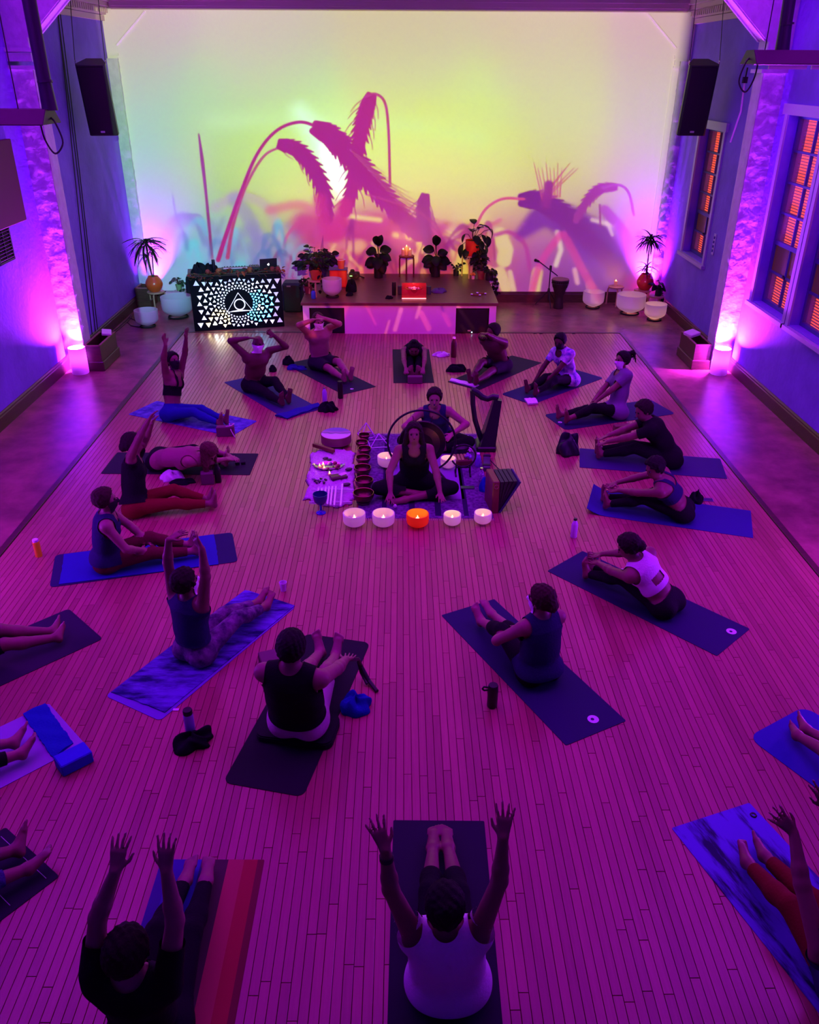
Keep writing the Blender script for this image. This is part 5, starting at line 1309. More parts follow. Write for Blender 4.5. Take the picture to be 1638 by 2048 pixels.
block('bright blue foam block at the corner of the lilac mat', G(150, 1528), rad(42), BLK_B, (.23, .15, .10))
block('plum coloured block beside the black bottle and white scarf', G(416, 966), rad(10), BLK_P, (.15, .11, .15))
o = block('plum block with a loose strap at the foot of the marbled mat', G(452, 871), rad(4), BLK_P, (.24, .09, .14))
bp = o.location
tag(MB().tube([bp + Vector(v) for v in ((.02, -.055, .155), (.10, -.05, .17), (.12, .04, .16), (.05, .06, .155), (.09, -.062, .10), (.13, -.075, .02), (.14, -.08, .006))], .006, 5).build('cotton_strap', T_WHITE), 'pale cotton strap looped over the plum block', 'strap')
block('brown block held at the soles of the folded person', G(830, 766), 0, BLK_P, (.24, .09, .12))
block('brown block standing behind the dark shirted person', G(1243, 868), rad(8), CORK, (.24, .10, .14))
block('plum block on the floor left of the black tank top', G(547, 1326), rad(20), BLK_P, (.23, .16, .09))


def bottle(name, label, p, r, h, material, cap_m, kind='slim', cat='bottle', tilt=None):
    t = thing(name, label, cat, p)
    if kind == 'slim': prof = [(r * .9, 0), (r, .01), (r, h * .68), (r * .85, h * .76), (r * .55, h * .86), (r * .5, h * .92)]; cp = (r * .56, h * .92, h)
    elif kind == 'flask': prof = [(r * .92, 0), (r, .01), (r, h * .80), (r * .92, h * .86)]; cp = (r * .95, h * .86, h)
    else: prof = [(r * .95, 0), (r, .006), (r, h * .80), (r * .95, h * .85), (r * .8, h * .88)]; cp = (r * .86, h * .88, h)
    MB().lathe(prof, n=20).build('bottle_body', material, t, smooth=True)
    MB().lathe([(cp[0], cp[1]), (cp[0], cp[2] - .008), (cp[0] * .9, cp[2])], n=18).build('cap', cap_m, t, smooth=True)
    return t


BB = mat('black_bottle', (.008, .008, .010), .35); BW = mat('white_bottle', (.62, .55, .75), .35); BL = mat('lilac_flask', (.30, .26, .60), .4); BR = mat('red_bottle', (.10, .015, .02), .35)
t = bottle('drink_flask', 'dark flask with a carrying loop left of the navy tank top mat', G(984, 1412), .042, .215, mat('plum_flask', (.020, .006, .014), .4), BB, 'flask')
MB().tube([(-.03, 0, .19), (-.075, 0, .195), (-.085, 0, .175), (-.07, 0, .16), (-.035, 0, .165)], .008, 6).build('carry_loop', BB, t)
bottle('water_bottle', 'white clear bottle with dark cap by the curled mat', G(1147, 1074), .036, .23, BW, BB)
bottle('drink_flask', 'tall lilac flask with a dark lid standing in the dark sweater', G(383, 1474), .038, .27, BL, BB, 'flask')
bottle('water_bottle', 'small white bottle with silver cap beside the black hat', G(650, 807), .036, .26, mat('pale_violet_bottle', (.42, .30, .70), .3), CHROME)
bottle('water_bottle', 'black bottle at the foot corner of the mat near the platform', G(681, 796), .042, .27, BB, BB, 'flask')
bottle('water_bottle', 'dark red bottle with a pale cap near the crumpled white cloth', G(907, 714), .05, .36, BR, T_WHITE)
bottle('water_bottle', 'black bottle with a loop cap beside the plum block', G(437, 964), .040, .25, BB, BB)
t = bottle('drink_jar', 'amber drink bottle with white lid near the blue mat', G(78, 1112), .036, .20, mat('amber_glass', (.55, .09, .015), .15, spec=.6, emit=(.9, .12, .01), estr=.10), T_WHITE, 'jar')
t = thing('paper_cup', 'white paper cup on the floor beyond the streaked towel', 'cup', G(567, 1181))
MB().lathe([(.026, 0), (.036, .095), (.034, .095), (.024, .004), (.001, .004)], n=22, cap=(True, False)).build('cup_wall', T_WHITE, t, smooth=True); MB().tube([(.036 * cos(a), .036 * sin(a), .095) for a in np.linspace(0, 6.2832, 22, endpoint=False)], .0022, 5, closed=True).build('rolled_rim', T_WHITE, t)
t = thing('phone', 'dark phone lying beside the small black pouch', 'phone', G(1413, 1000), rad(-8)); MB().bbox((0, 0, .005), (.15, .075, .009), .003).build('case', mat('phone_case', (.10, .10, .25), .3), t); MB().box((0, 0, .0103), (.135, .065, .001)).build('screen', mat('phone_screen', (.02, .02, .04), .1), t)
t = thing('sunglasses', 'sunglasses lying on the charcoal mat', 'sunglasses', G(481, 931) + Vector((0, 0, .006)), .2)
for s in (-1, 1): MB().bbox((s * .036, 0, .02), (.055, .006, .038), .003).build('lens', BB, t); MB().tube([(s * .065, 0, .03), (s * .066, .09, .03), (s * .063, .13, .008)], .0025, 5).build('temple', BB, t)
MB().tube([(-.012, 0, .028), (.012, 0, .028)], .003, 5).build('bridge', BB, t)
# the cushion under the black tank top and the strap
c = G(597, 1462); t = thing('cushion', 'flat black cushion with rounded corners on the black mat', 'cushion', (c.x, c.y, .006), rad(-10)); MB().prism(rrect(.60, .34, .07), 0, .045).prism(rrect(.585, .325, .065), .045, .056).build('pad', M_BLACK, t)
h = PEOPLE['p19']['hand'][1][0]
p1 = G(722, 1332, .12); p2 = G(754, 1385)
tag(MB().tube([Vector(h), G(716, 1318, .25), p1, G(738, 1362, .03), p2 + Vector((0, 0, .012))], [.016, .016, .017, .018, .017], 8).tube([G(716, 1322, .2), G(722, 1345, .06), G(734, 1368, .02)], .012, 6).build('black_strap', BLACKR), 'black strap hanging from the right hand of the black tank top', 'strap')
hw = PEOPLE['p12']['arms'][0]; w_, e_ = Vector(hw[2]), Vector(hw[1]); dv = (e_ - w_).normalized(); ww = w_ + dv * .05
wb = MB().tube([ww - dv * .013, ww + dv * .013], [.035, .036], 18).build('wristband', BLACKR, PEOPLE['p12']['root']); wb.matrix_parent_inverse = Matrix.Translation(-Vector(PEOPLE['p12']['root'].location))


# ================================================================== the altar of instruments in the middle
CRY = mat('frosted_quartz', (0.80, 0.74, 0.80), 0.55, spec=.3, transl=0.55, bump=.2, bscale=150); CRYO = mat('orange_quartz', (0.90, 0.26, 0.03), 0.5, spec=.3, transl=0.55)
RING = mat('rubber_ring', (.015, .012, .012), .8); WAX = mat('candle_wax', (.85, .62, .40), .5, transl=.4); FLAME = mat('flame', (1, .6, .2), .5, emit=(1.0, .55, .14), estr=14)
WOODL = mat('birch', (.50, .30, .18), .45, noise=.15, nscale=9); WOODR = mat('red_wood', (.16, .04, .03), .4, noise=.3, nscale=9)


def candle(root, p, r=.02, h=.03, light_e=0, flame=True):
    MB().lathe([(r, 0), (r, h), (r * .8, h), (r * .7, h - .004), (.001, h - .004)], n=14, cap=(True, False)).build('wax', WAX, root, p, smooth=True)
    MB().lathe([(.001, h - .002), (.005, h + .006), (.006, h + .012), (.003, h + .022), (.0008, h + .032)], n=8).build('flame', FLAME, root, p, smooth=True)
    if light_e: pass


def crystal_bowl(label, p, r, h, material=CRY, glow=None, e=0.0, col=(1, .55, .2), ring=None, group='crystal singing bowls'):
    ring = glow != 'candle' if ring is None else ring
    t = thing('crystal_bowl', label, 'bowl', p, 0, group); z0 = .02 if ring else .0
    n = 9; prof = [(.001, z0)] + [(r * .72 * sin(a) + r * .26 * sin(a) ** 4, z0 + h * .42 * (1 - cos(a))) for a in np.linspace(.25, pi / 2, n)] + [(r, z0 + h * .6), (r, z0 + h), (r - .009, z0 + h + .002), (r - .011, z0 + h * .6)]
    prof += [((r - .011) * (.74 * sin(a) + .26 * sin(a) ** 4), z0 + .012 + h * .42 * (1 - cos(a))) for a in np.linspace(pi / 2, .25, n)] + [(.001, z0 + .012)]
    MB().lathe(prof, n=36, cap=(False, False)).build('bowl_wall', material, t, smooth=True)
    if ring: MB().tube([(r * .62 * cos(a), r * .62 * sin(a), .015) for a in np.linspace(0, 2 * pi, 28, endpoint=False)], .015, 8, closed=True).build('rubber_ring', RING, t, smooth=True)
    if glow:
        if glow == 'candle': candle(t, (0, 0, z0 + .013), .019, max(.035, h * .58))
        light('bowl_light', 'POINT', (p[0], p[1], z0 + p[2] + (h * .58 + .035 if glow == 'candle' else min(.07, h * .45))), e, col, shadow_soft_size=.015)
    return t


AMB = (1.0, 0.42, 0.12)
crystal_bowl('first frosted bowl of the front row, beside the goblet', G(709, 1052), .125, .165, glow='candle', e=.9, col=AMB)
crystal_bowl('frosted candlelit bowl between the first and the orange bowl', G(767, 1052), .125, .165, glow='candle', e=1.1, col=AMB)
crystal_bowl('orange candlelit bowl in the front row', G(835, 1053), .125, .165, CRYO, 'candle', 2.2, AMB)
crystal_bowl('small frosted bowl right of the orange bowl, yellow light inside', G(904, 1050), .098, .14, glow='candle', e=1.0, col=(1, .5, .08))
crystal_bowl('small frosted bowl at the right end of the front row', G(965, 1047), .098, .14, glow='candle', e=1.0, col=AMB)
crystal_bowl('frosted candlelit bowl behind the left arm in the black dress', G(773, 934), .115, .16, glow='candle', e=1.3, col=AMB)
crystal_bowl('frosted candlelit bowl beside the small ring stand', G(896, 936), .098, .14, glow='candle', e=1.3, col=AMB)

# rug
rug_m = bpy.data.materials.new('woven_rug'); rug_m.use_nodes = True; _N, _K = rug_m.node_tree.nodes, rug_m.node_tree.links
_t = _N.new('ShaderNodeTexCoord'); _v = _N.new('ShaderNodeTexVoronoi'); _v.inputs['Scale'].default_value = 26; _K.new(_t.outputs['Object'], _v.inputs['Vector']); _w = _N.new('ShaderNodeTexNoise'); _w.inputs['Scale'].default_value = 18; _w.inputs['Detail'].default_value = 3; _K.new(_t.outputs['Object'], _w.inputs['Vector'])
_mx = _N.new('ShaderNodeMixRGB'); _mx.inputs[1].default_value = (.045, .028, .09, 1); _mx.inputs[2].default_value = (.15, .10, .22, 1); _md = _N.new('ShaderNodeMath'); _md.operation = 'MULTIPLY'; _K.new(_v.outputs['Distance'], _md.inputs[0]); _K.new(_w.outputs['Fac'], _md.inputs[1]); _m2 = _N.new('ShaderNodeMath'); _m2.operation = 'MULTIPLY'; _m2.inputs[1].default_value = 2.2; _K.new(_md.outputs[0], _m2.inputs[0]); _K.new(_m2.outputs[0], _mx.inputs[0])
_K.new(_mx.outputs[0], _N['Principled BSDF'].inputs['Base Color']); _N['Principled BSDF'].inputs['Roughness'].default_value = .95; _N['Principled BSDF'].inputs['Specular IOR Level'].default_value = .1
ga, gb = G(719, 869), G(950, 869); gc, gd = G(990, 1037), G(729, 1037)
c = (ga + gb + gc + gd) / 4; RX = (gb.x - ga.x + gc.x - gd.x) / 4; RY = (ga.y - gd.y) / 2
rug = thing('rug', 'dark patterned rug under the instruments and the musician in black', 'rug', (c.x, c.y, 0))
MB().box((0, 0, .003), (2 * RX, 2 * RY, .006)).build('pile', rug_m, rug)
DKB = mat('rug_border', (.020, .012, .05), .95, spec=.1); MIDB = mat('rug_field', (.25, .16, .40), .95, spec=.1)
for s in (-1, 1): MB().box((s * (RX - .30), 0, .0068), (.055, 2 * RY - .1, .0016)).build('border_band', DKB, rug); MB().box((s * (RX - .62), 0, .0068), (.07, 2 * RY - .1, .0016)).build('border_band', DKB, rug)
MB().box((0, -.1, .0068), (.95, 1.3, .0016)).build('plain_field', MIDB, rug)
for k in range(8): MB().box((RX - .32, RY - .05 - k * .052, .0085), (.42, .016, .0016)).build('pale_stripe', mat('rug_stripe', (.42, .32, .5), .95), rug)
for s in (-1, 1):
    m = MB()
    for k in range(70): m.tube([(-RX + .02 + k * 2 * RX / 70, s * RY, .004), (-RX + .02 + k * 2 * RX / 70 + .004, s * (RY + .05), .003)], .003, 4)
    m.build('fringe', mat('fringe_cotton', (.3, .24, .36), .9), rug, kind='stuff')

# sheepskin
outl = [(105, 545), (150, 520), (200, 500), (330, 498), (440, 530), (425, 580), (432, 640), (440, 700), (432, 760), (446, 850), (400, 910), (300, 940), (200, 915), (120, 885), (65, 870), (75, 820), (100, 780), (80, 730), (95, 680), (110, 640), (112, 600)]
pts = [G(590 + .2747 * x, 760 + .2747 * y) for x, y in outl]; c = sum(pts, Vector()) / len(pts); rs = np.random.RandomState(2); m = MB(); n = len(pts) * 4; nr = 16; V, F = [], []
bd = [pts[i // 4].lerp(pts[(i // 4 + 1) % len(pts)], (i % 4) / 4) - c for i in range(n)]
for j in range(nr + 1):
    t = j / nr
    for i in range(n):
        p = bd[i] * (1 - t * .999); a = 1 + .03 * rs.randn() * (j < 3); hh = .045 * min(1, (t * 6)) ** .6 * (.68 + .32 * sin(38 * p.x + 3 * sin(30 * p.y)) * sin(34 * p.y + 2 * sin(20 * p.x))) + .012 * rs.rand()
        V.append((p.x * a, p.y * a, max(.001, hh if j else .004)))
for j in range(nr):
    for i in range(n): F.append((j * n + i, j * n + (i + 1) % n, (j + 1) * n + (i + 1) % n, (j + 1) * n + i))
F.append(tuple(reversed(range(n))))
tag(m.add(V, F).build('sheepskin', mat('white_fleece', (.66, .56, .72), 1.0, spec=.05, bump=1.0, bscale=90, noise=.25, nscale=40, sheen=.3), loc=(c.x, c.y, 0), smooth='all'), 'white sheepskin spread on the floor left of the rug', 'sheepskin')
ZS = .045
q = lambda x, y, z=0.0: G(590 + .2747 * x, 760 + .2747 * y, z)
# frame drum and its wooden board
DR = bpy.data.materials.new('painted_drum_skin'); DR.use_nodes = True; _N, _K = DR.node_tree.nodes, DR.node_tree.links; _t = _N.new('ShaderNodeTexCoord'); _s = _N.new('ShaderNodeSeparateXYZ'); _K.new(_t.outputs['Object'], _s.inputs[0]); _n = _N.new('ShaderNodeTexNoise'); _n.inputs['Scale'].default_value = 6; _K.new(_t.outputs['Object'], _n.inputs['Vector']); _a = _N.new('ShaderNodeMath'); _a.operation = 'MULTIPLY_ADD'; _a.inputs[1].default_value = .14; _K.new(_n.outputs['Fac'], _a.inputs[0]); _K.new(_s.outputs[1], _a.inputs[2])
_r = _N.new('ShaderNodeValToRGB'); _e = _r.color_ramp.elements; _mr = _N.new('ShaderNodeMapRange'); _mr.inputs[1].default_value = -.14; _mr.inputs[2].default_value = .27; _K.new(_a.outputs[0], _mr.inputs[0]); _K.new(_mr.outputs[0], _r.inputs[0])
_e[0].color = (.62, .68, .60, 1); _e[1].color = (.16, .13, .34, 1); _e[1].position = .72
_x = _e.new(.42); _x.color = (.60, .66, .60, 1); _x = _e.new(.52); _x.color = (.12, .28, .16, 1); _x = _e.new(.58); _x.color = (.38, .20, .36, 1)
_K.new(_r.outputs[0], _N['Principled BSDF'].inputs['Base Color']); _N['Principled BSDF'].inputs['Roughness'].default_value = .6
p = q(302, 470); t = thing('frame_drum', 'round frame drum with a painted landscape skin at the sheepskin top edge', 'drum', (p.x, p.y, ZS)); MB().lathe([(.20, 0), (.205, .005), (.205, .115), (.20, .12)], n=40, cap=(True, False)).build('drum_frame', mat('drum_wood', (.22, .08, .10), .5), t, smooth=True); MB().lathe([(.001, .121), (.198, .121), (.203, .114)], n=40).build('drum_skin', DR, t)
p = q(222, 528); tag(MB().bbox((0, 0, .03), (.36, .05, .05), .006).build('wooden_board', WOODR, loc=(p.x - .02, p.y - .02, ZS), rot=rad(-36)), 'red brown wooden bar leaning by the frame drum', 'bar')
# tray with tea lights and flowers
p = q(246, 655); t = thing('metal_tray', 'oval silver tray with handles on the sheepskin', 'tray', (p.x, p.y, ZS)); m = MB(); pr = [(.001, .004), (.13, .004), (.165, .022), (.168, .020), (.13, 0), (.001, 0)]; m.lathe(pr, n=36, cap=(False, False))
m.v = [(x * 1.1, y * .72, z) for x, y, z in m.v]; m.build('tray_plate', mat('silver', (.55, .5, .55), .2, metal=1), t, smooth=True)
for s in (-1, 1): MB().tube([(s * .175, -.03, .018), (s * .20, -.02, .03), (s * .20, .02, .03), (s * .175, .03, .018)], .007, 6).build('handle', CHROME, t)
tr = Vector((p.x, p.y, ZS + .005))
for k, (lb, x, y) in enumerate([('tea light on the tray, left of the others', 180, 630), ('tea light at the back of the tray', 205, 618), ('tea light at the front edge of the tray', 252, 682), ('tea light beside the pink flowers on the tray', 212, 645)]):
    pp = q(x, y, ZS + .02); cd = thing('tea_light', lb, 'candle', (pp.x, pp.y, ZS + .006 if k != 2 else ZS + .0)); candle(cd, (0, 0, 0), .019, .024)
light('tray_candle_glow', 'POINT', tr + Vector((-.05, -.01, .09)), .8, (1, .45, .12), shadow_soft_size=.03)
PET = mat('rose_petal', (.42, .05, .09), .6, col2=(.20, .02, .10), nscale=30)


def flower(label, p, r, material=PET):
    t = thing('rose_bloom', label, 'flower', p); rs = np.random.RandomState(int(p[0] * 1e4) % 999)
    for k in range(11):
        a = k * 2.4; rr = r * (.25 + .07 * k); cpt = (rr * cos(a) * .55, rr * sin(a) * .55, r * (1.0 - .07 * k)); MB().ball((0, 0, 0), (r * .42, r * .30, r * .12), 8).build('petal', material, t, cpt, (.9 * sin(a) * min(1, k / 5), -.9 * cos(a) * min(1, k / 5), a))
    MB().ball((0, 0, r * .5), r * .45, 8).build('heart', material, t)
    return t


for k, (lb, x, y, r) in enumerate([('large dusky rose at the right end of the tray', 310, 640, .055), ('violet flower head on the tray', 255, 622, .05), ('pink flower head low on the tray', 290, 615, .045), ('small red flower head beside the tea lights', 240, 650, .03)]):
    pp = q(x, y, ZS + .02); flower(lb, (pp.x, pp.y, ZS + .012), r, PET if k != 1 else mat('violet_petal', (.2, .10, .3), .6))
SHELL = mat('dark_shell', (.03, .022, .03), .3, spec=.6)
for lb, x, y, s in [('small dark shell left of the other, above the tray', 222, 574, .04), ('small dark shell just above the flowers', 250, 583, .035), ('dark round stone right of the tray', 392, 655, .05), ('dark shell beside the chime tubes', 374, 768, .055)]:
    pp = q(x, y, ZS); tag(MB().ball((0, 0, s * .3), (s, s * .62, s * .38), 14).build('shell', SHELL, loc=(pp.x, pp.y, ZS - .004), rot=.4, smooth='all'), lb, 'shell', 'dark shells on the sheepskin')
pp = q(318, 710, ZS); t = thing('leather_wallet', 'brown leather pouch with pale cards below the tray', 'pouch', (pp.x, pp.y, ZS - .004), rad(18)); MB().bbox((0, 0, .018), (.21, .12, .036), .012).build('leather', mat('brown_leather', (.07, .035, .03), .4), t); MB().box((.06, .015, .038), (.10, .06, .004), (0, 0, .4)).build('card', T_WHITE, t); MB().box((-.03, -.02, .038), (.07, .03, .003)).build('flap', mat('leather_flap', (.12, .06, .05), .35), t)
for k in range(9):
    pp = q(135 + 11 * k, 738 + (k * 7 % 5 - 2) * 7, ZS); tag(MB().ball((0, 0, .012), (.026, .016, .014), 10).build('pebble', [SHELL, mat('pale_pebble', (.4, .38, .5), .4)][k % 2 if False else (1 if k % 3 == 0 else 0)], loc=(pp.x, pp.y, ZS - .002), rot=k * 1.1, smooth='all'), 'polished pebble in the little heap above the chime tubes', 'pebble', 'heap of polished pebbles')
# chime tubes on a clear rack
p = q(270, 845, ZS); t = thing('chime_rack', 'clear rack that carries the white chime tubes', 'rack', (p.x, p.y, ZS)); CLR = mat('clear_acrylic', (.7, .65, .8), .15, spec=.5, seethru=.6)
for y in (-.20, .12): MB().bbox((0.0, y, .016), (.50, .022, .032), .004).build('rail', CLR, t)
TUBE = mat('white_chime', (.78, .74, .84), .25, spec=.5)
for k, (x, y0, y1) in enumerate([(170, 782, 880), (196, 782, 885), (224, 776, 890), (248, 770, 900), (271, 770, 905), (298, 770, 908), (345, 752, 910)]):
    a, b = q(x, y0, ZS + .06), q(x - 14, y1, ZS + .06); mid = (a + b) / 2; o = MB().tube([a - mid, b - mid], .0125, 10).build('chime_tube', TUBE, loc=(mid.x, mid.y, ZS + .0455), smooth=True)
    tag(o, ['shortest white chime tube, behind the goblet', 'second white chime tube from the goblet', 'third white chime tube from the goblet', 'fourth white chime tube, in the middle of the rack', 'fifth white chime tube from the goblet', 'sixth white chime tube, left of the wide gap', 'longest white chime tube, alone right of the gap'][k], 'chime', 'white chime tubes')
p = q(190, 968); t = thing('crystal_goblet', 'dark blue singing goblet in front of the sheepskin', 'goblet', (p.x, p.y, 0)); GB = mat('cobalt_glass', (.015, .02, .16), .15, spec=.6)
MB().lathe([(.001, 0), (.055, 0), (.056, .008), (.03, .018), (.014, .035), (.012, .10), (.02, .115)], n=24).build('stem', mat('cobalt_stem', (.02, .06, .42), .15, spec=.6), t, smooth=True)
MB().lathe([(.012, .112), (.045, .122), (.072, .155), (.082, .20), (.084, .245), (.080, .245), (.077, .20), (.066, .160), (.04, .13), (.001, .122)], n=30, cap=(True, False)).build('cup', GB, t, smooth=True); MB().ball((0, 0, .16), (.06, .06, .03), 14).build('crystals', mat('pink_crystal', (.5, .2, .4), .1, spec=.8, bump=1, bscale=60), t)
# brass bowls
BRS = mat('dark_bronze', (.14, .045, .04), .28, metal=.85, bump=.25, bscale=45); BRI = mat('bronze_rim', (.5, .2, .15), .25, metal=1)
for k, (x, y, r, lb) in enumerate([(505, 445, .075, 'smallest bronze bowl, by the wire pyramid'), (487, 500, .082, 'second bronze bowl from the wire pyramid'), (507, 552, .088, 'third bronze bowl from the wire pyramid'), (497, 622, .095, 'fourth bronze bowl, in the middle of the row'), (494, 702, .108, 'fifth bronze bowl from the wire pyramid'), (505, 795, .112, 'sixth bronze bowl, next to the largest'), (500, 898, .125, 'largest bronze bowl, behind the front row')]):
    p = q(x, y); h = r * .85; t = thing('bronze_bowl', lb, 'bowl', (p.x, p.y, .006), 0, 'row of bronze singing bowls'); prof = [(.001, .03), (r * .55, .032), (r * .86, .03 + h * .32), (r, .03 + h * .72), (r * .985, .03 + h), (r * .93, .03 + h), (r * .94, .03 + h * .7), (r * .8, .03 + h * .36), (r * .5, .042), (.001, .04)]
    MB().lathe(prof, n=30, cap=(False, False)).build('bowl_wall', BRS, t, smooth=True); MB().tube([(r * .955 * cos(a), r * .955 * sin(a), .03 + h) for a in np.linspace(0, 6.2832, 28, endpoint=False)], .0045, 5, closed=True).build('rim', BRI, t); MB().tube([(r * .55 * cos(a), r * .55 * sin(a), .017) for a in np.linspace(0, 6.2832, 20, endpoint=False)], .017, 7, closed=True).build('ring_cushion', mat('cushion_ring', (.05, .015, .04), .9), t)
# wire pyramids
WIRE = mat('clear_quartz_rod', (.62, .55, .78), .2, spec=.6)
def pyramid(label, p, b, h, yaw):
    t = thing('wire_pyramid', label, 'pyramid', p, yaw); c4 = [(b * sx, b * sy, .007) for sx, sy in ((-1, -1), (1, -1), (1, 1), (-1, 1))]
    for i in range(4): MB().tube([c4[i], c4[(i + 1) % 4]], .0065, 6).build('base_rod', WIRE, t); MB().tube([c4[i], (0, 0, h)], .0065, 6).build('sloping_rod', WIRE, t)
p = q(520, 405); pyramid('taller clear pyramid of rods behind the bronze bowls', (p.x, p.y, 0), .10, .19, .3)
p = q(610, 470); pyramid('lower clear pyramid of rods on the rug corner', (p.x, p.y, .006), .13, .15, .15)
# gong on an open hoop
YG = 9.42; gc = GY(843, 884, YG); t = thing('gong_stand', 'black open hoop stand that carries the gong', 'stand', (gc.x, gc.y, 0)); zc = gc.z + .0
R_ = .415; arc = [(R_ * cos(a), 0, zc + R_ * sin(a)) for a in np.linspace(rad(-62), rad(222), 60)]; MB().tube(arc, .0135, 8).build('hoop', BLACKR, t, smooth=True)
MB().tube([arc[0], (arc[0][0] + .10, -.16, .012), (arc[0][0] + .12, -.20, .012)], .013, 8).build('leg', BLACKR, t); MB().tube([arc[-1], (arc[-1][0] - .08, -.14, .012)], .013, 8).build('leg', BLACKR, t); MB().tube([arc[0], (arc[0][0], .26, .012)], .013, 8).build('leg', BLACKR, t); MB().tube([arc[-1], (arc[-1][0], .26, .012)], .013, 8).build('leg', BLACKR, t)
g = thing('gong', 'dark round gong hanging in the hoop behind the black dress', 'gong', (gc.x + .01, gc.y + .02, zc - .03)); RG = Matrix.Rotation(rad(90), 3, 'X')
MB().lathe([(.001, .012), (.07, .012), (.085, .004), (.255, .0), (.285, -.004), (.292, -.03), (.286, -.03), (.25, -.012), (.001, -.006)], n=48, rot=RG, cap=(False, False)).build('gong_disc', mat('gong_bronze', (.05, .028, .04), .3, metal=.8, noise=.5, nscale=6), g, smooth=True); MB().lathe([(.13, .0035), (.22, .0035)], n=40, rot=RG, cap=(False, False)).build('polished_ring', mat('gong_polish', (.22, .12, .13), .25, metal=.9), g)
for s in (-1, 1): MB().tube([(s * .10, -.0, .26), (s * .12, -.02, .37)], .004, 5).build('hanging_cord', BLACKR, g)
# small ring stand
p = q(1217, 700); YS = p.y + .05; rc = GY(590 + .2747 * 1226, 760 + .2747 * 556, YS); t = thing('ring_stand', 'small black open ring on two feet right of the rug', 'stand', (rc.x, YS, .006)); r_ = .150; zc = rc.z
MB().tube([(r_ * cos(a), 0, zc + r_ * sin(a)) for a in np.linspace(rad(-150), rad(150), 44)][::-1] + [], .010, 8).build('ring', BLACKR, t, smooth=True) if False else MB().tube([(r_ * cos(a), 0, zc + r_ * sin(a)) for a in np.linspace(rad(205), rad(500), 44)], .0115, 8).build('ring', BLACKR, t, smooth=True)
for s in (-1, 1): MB().tube([(s * .085, 0, zc - r_ * .84), (s * .09, -.01, .012)], .010, 8).build('leg', BLACKR, t); MB().tube([(s * .09, .10, .012), (s * .09, -.10, .012)], .010, 8).build('foot', BLACKR, t)
MB().tube([(-.09, 0, .09), (.09, 0, .09)], .008, 8).build('crossbar', BLACKR, t)
p = q(1195, 530); t = thing('tongue_drum', 'dark disc instrument with a pale ring, behind the small ring stand', 'drum', (p.x, p.y, .006)); MB().lathe([(.10, 0), (.13, .02), (.13, .10), (.10, .125)], n=32).build('body', METALD, t, smooth=True); MB().lathe([(.035, .128), (.085, .128), (.085, .132), (.035, .132)], n=32, cap=(False, False)).build('pale_ring', mat('cream', (.75, .66, .5), .5), t); MB().lathe([(.001, .131), (.034, .131)], n=20).build('hub', METALD, t)
p = q(1215, 605); t = thing('wooden_box', 'brown slatted wooden instrument under the small ring', 'box', (p.x, p.y, .008), rad(5)); MB().bbox((0, 0, .035), (.24, .20, .07), .006).build('case', WOODR, t)
for k in range(5): MB().bbox((-.09 + k * .045, 0, .076), (.036, .19, .012), .003).build('bar', mat('bar_wood', (.3, .12, .09), .4), t)
p = q(1268, 560); flower('pink white flower cluster beside the small ring', (p.x + .02, p.y, .07), .06, mat('pale_pink', (.6, .35, .55), .6)); p = q(1258, 610)
t = thing('potted_flower', 'small dark vase with violet blossoms by the small ring', 'vase', (p.x, p.y - .02, .006)); MB().lathe([(.03, 0), (.045, .03), (.04, .07), (.03, .08)], n=18).build('vase_body', METALD, t, smooth=True)
for k in range(7): MB().ball((.03 * cos(k * .9), .03 * sin(k * .9), .10 + .012 * (k % 3)), .022, 8).build('blossom', mat('violet_blossom', (.25, .14, .5), .6), t)
p = q(1330, 632); bottle('spray_bottle', 'violet bottle standing behind the patterned bottle', (p.x, p.y, 0), .036, .19, mat('violet_bottle', (.22, .15, .62), .3), T_WHITE)
p = q(1352, 775); bottle('water_bottle', 'white bottle with dark dots at the right edge of the rug', (p.x, p.y, 0), .036, .25, mat('dotted_bottle', (.6, .5, .72), .3, col2=(.06, .03, .2), nscale=55), CHROME)
p = q(1255, 790); tag(MB().bbox((0, 0, .006), (.17, .07, .012), .004).build('phone', mat('dark_phone', (.02, .035, .04), .25), loc=(p.x, p.y, .0085)), 'dark phone lying on the right side of the rug', 'phone')
p = q(1395, 800); lump('blue_cloth', 'bright blue balled cloth beside the open wooden box', (p.x - .01, p.y, 0), (.17, .16, .15), T_BLUE, 0, 20, 'cloth', 4)
# open shruti box
p = q(1450, 965); t = thing('shruti_box', 'tall open wooden box with dark bellows at the right of the rug', 'instrument', (p.x + .01, p.y + .16, 0), rad(8)); MB().bbox((-.03, 0, .20), (.08, .36, .40), .008).build('wooden_case', WOODR, t); MB().tube([(-.03 + .025 * cos(a), -.182, .34 + .025 * sin(a)) for a in np.linspace(0, 6.2832, 14, endpoint=False)], .004, 5, closed=True).build('knob_ring', CHROME, t)
for k in range(4): MB().prism([(.012, .004 + k * .0), (.22 - k * .012, .40 - k * .02), (.012, .40 - k * .02)] if False else [(.012, .01), (.06 + .05 * k, .39), (.02 + .05 * k, .39)], -.17, .17, M=Matrix(((1, 0, 0, 0), (0, 0, 1, 0), (0, 1, 0, 0), (0, 0, 0, 1)))).build('bellows_fold', BLACKR, t)
MB().prism([(.014, .005), (.235, .385), (.255, .375), (.04, .005)], -.18, .18, M=Matrix(((1, 0, 0, 0), (0, 0, 1, 0), (0, 1, 0, 0), (0, 0, 0, 1)))).build('swing_board', mat('dark_board', (.03, .04, .09), .5), t)
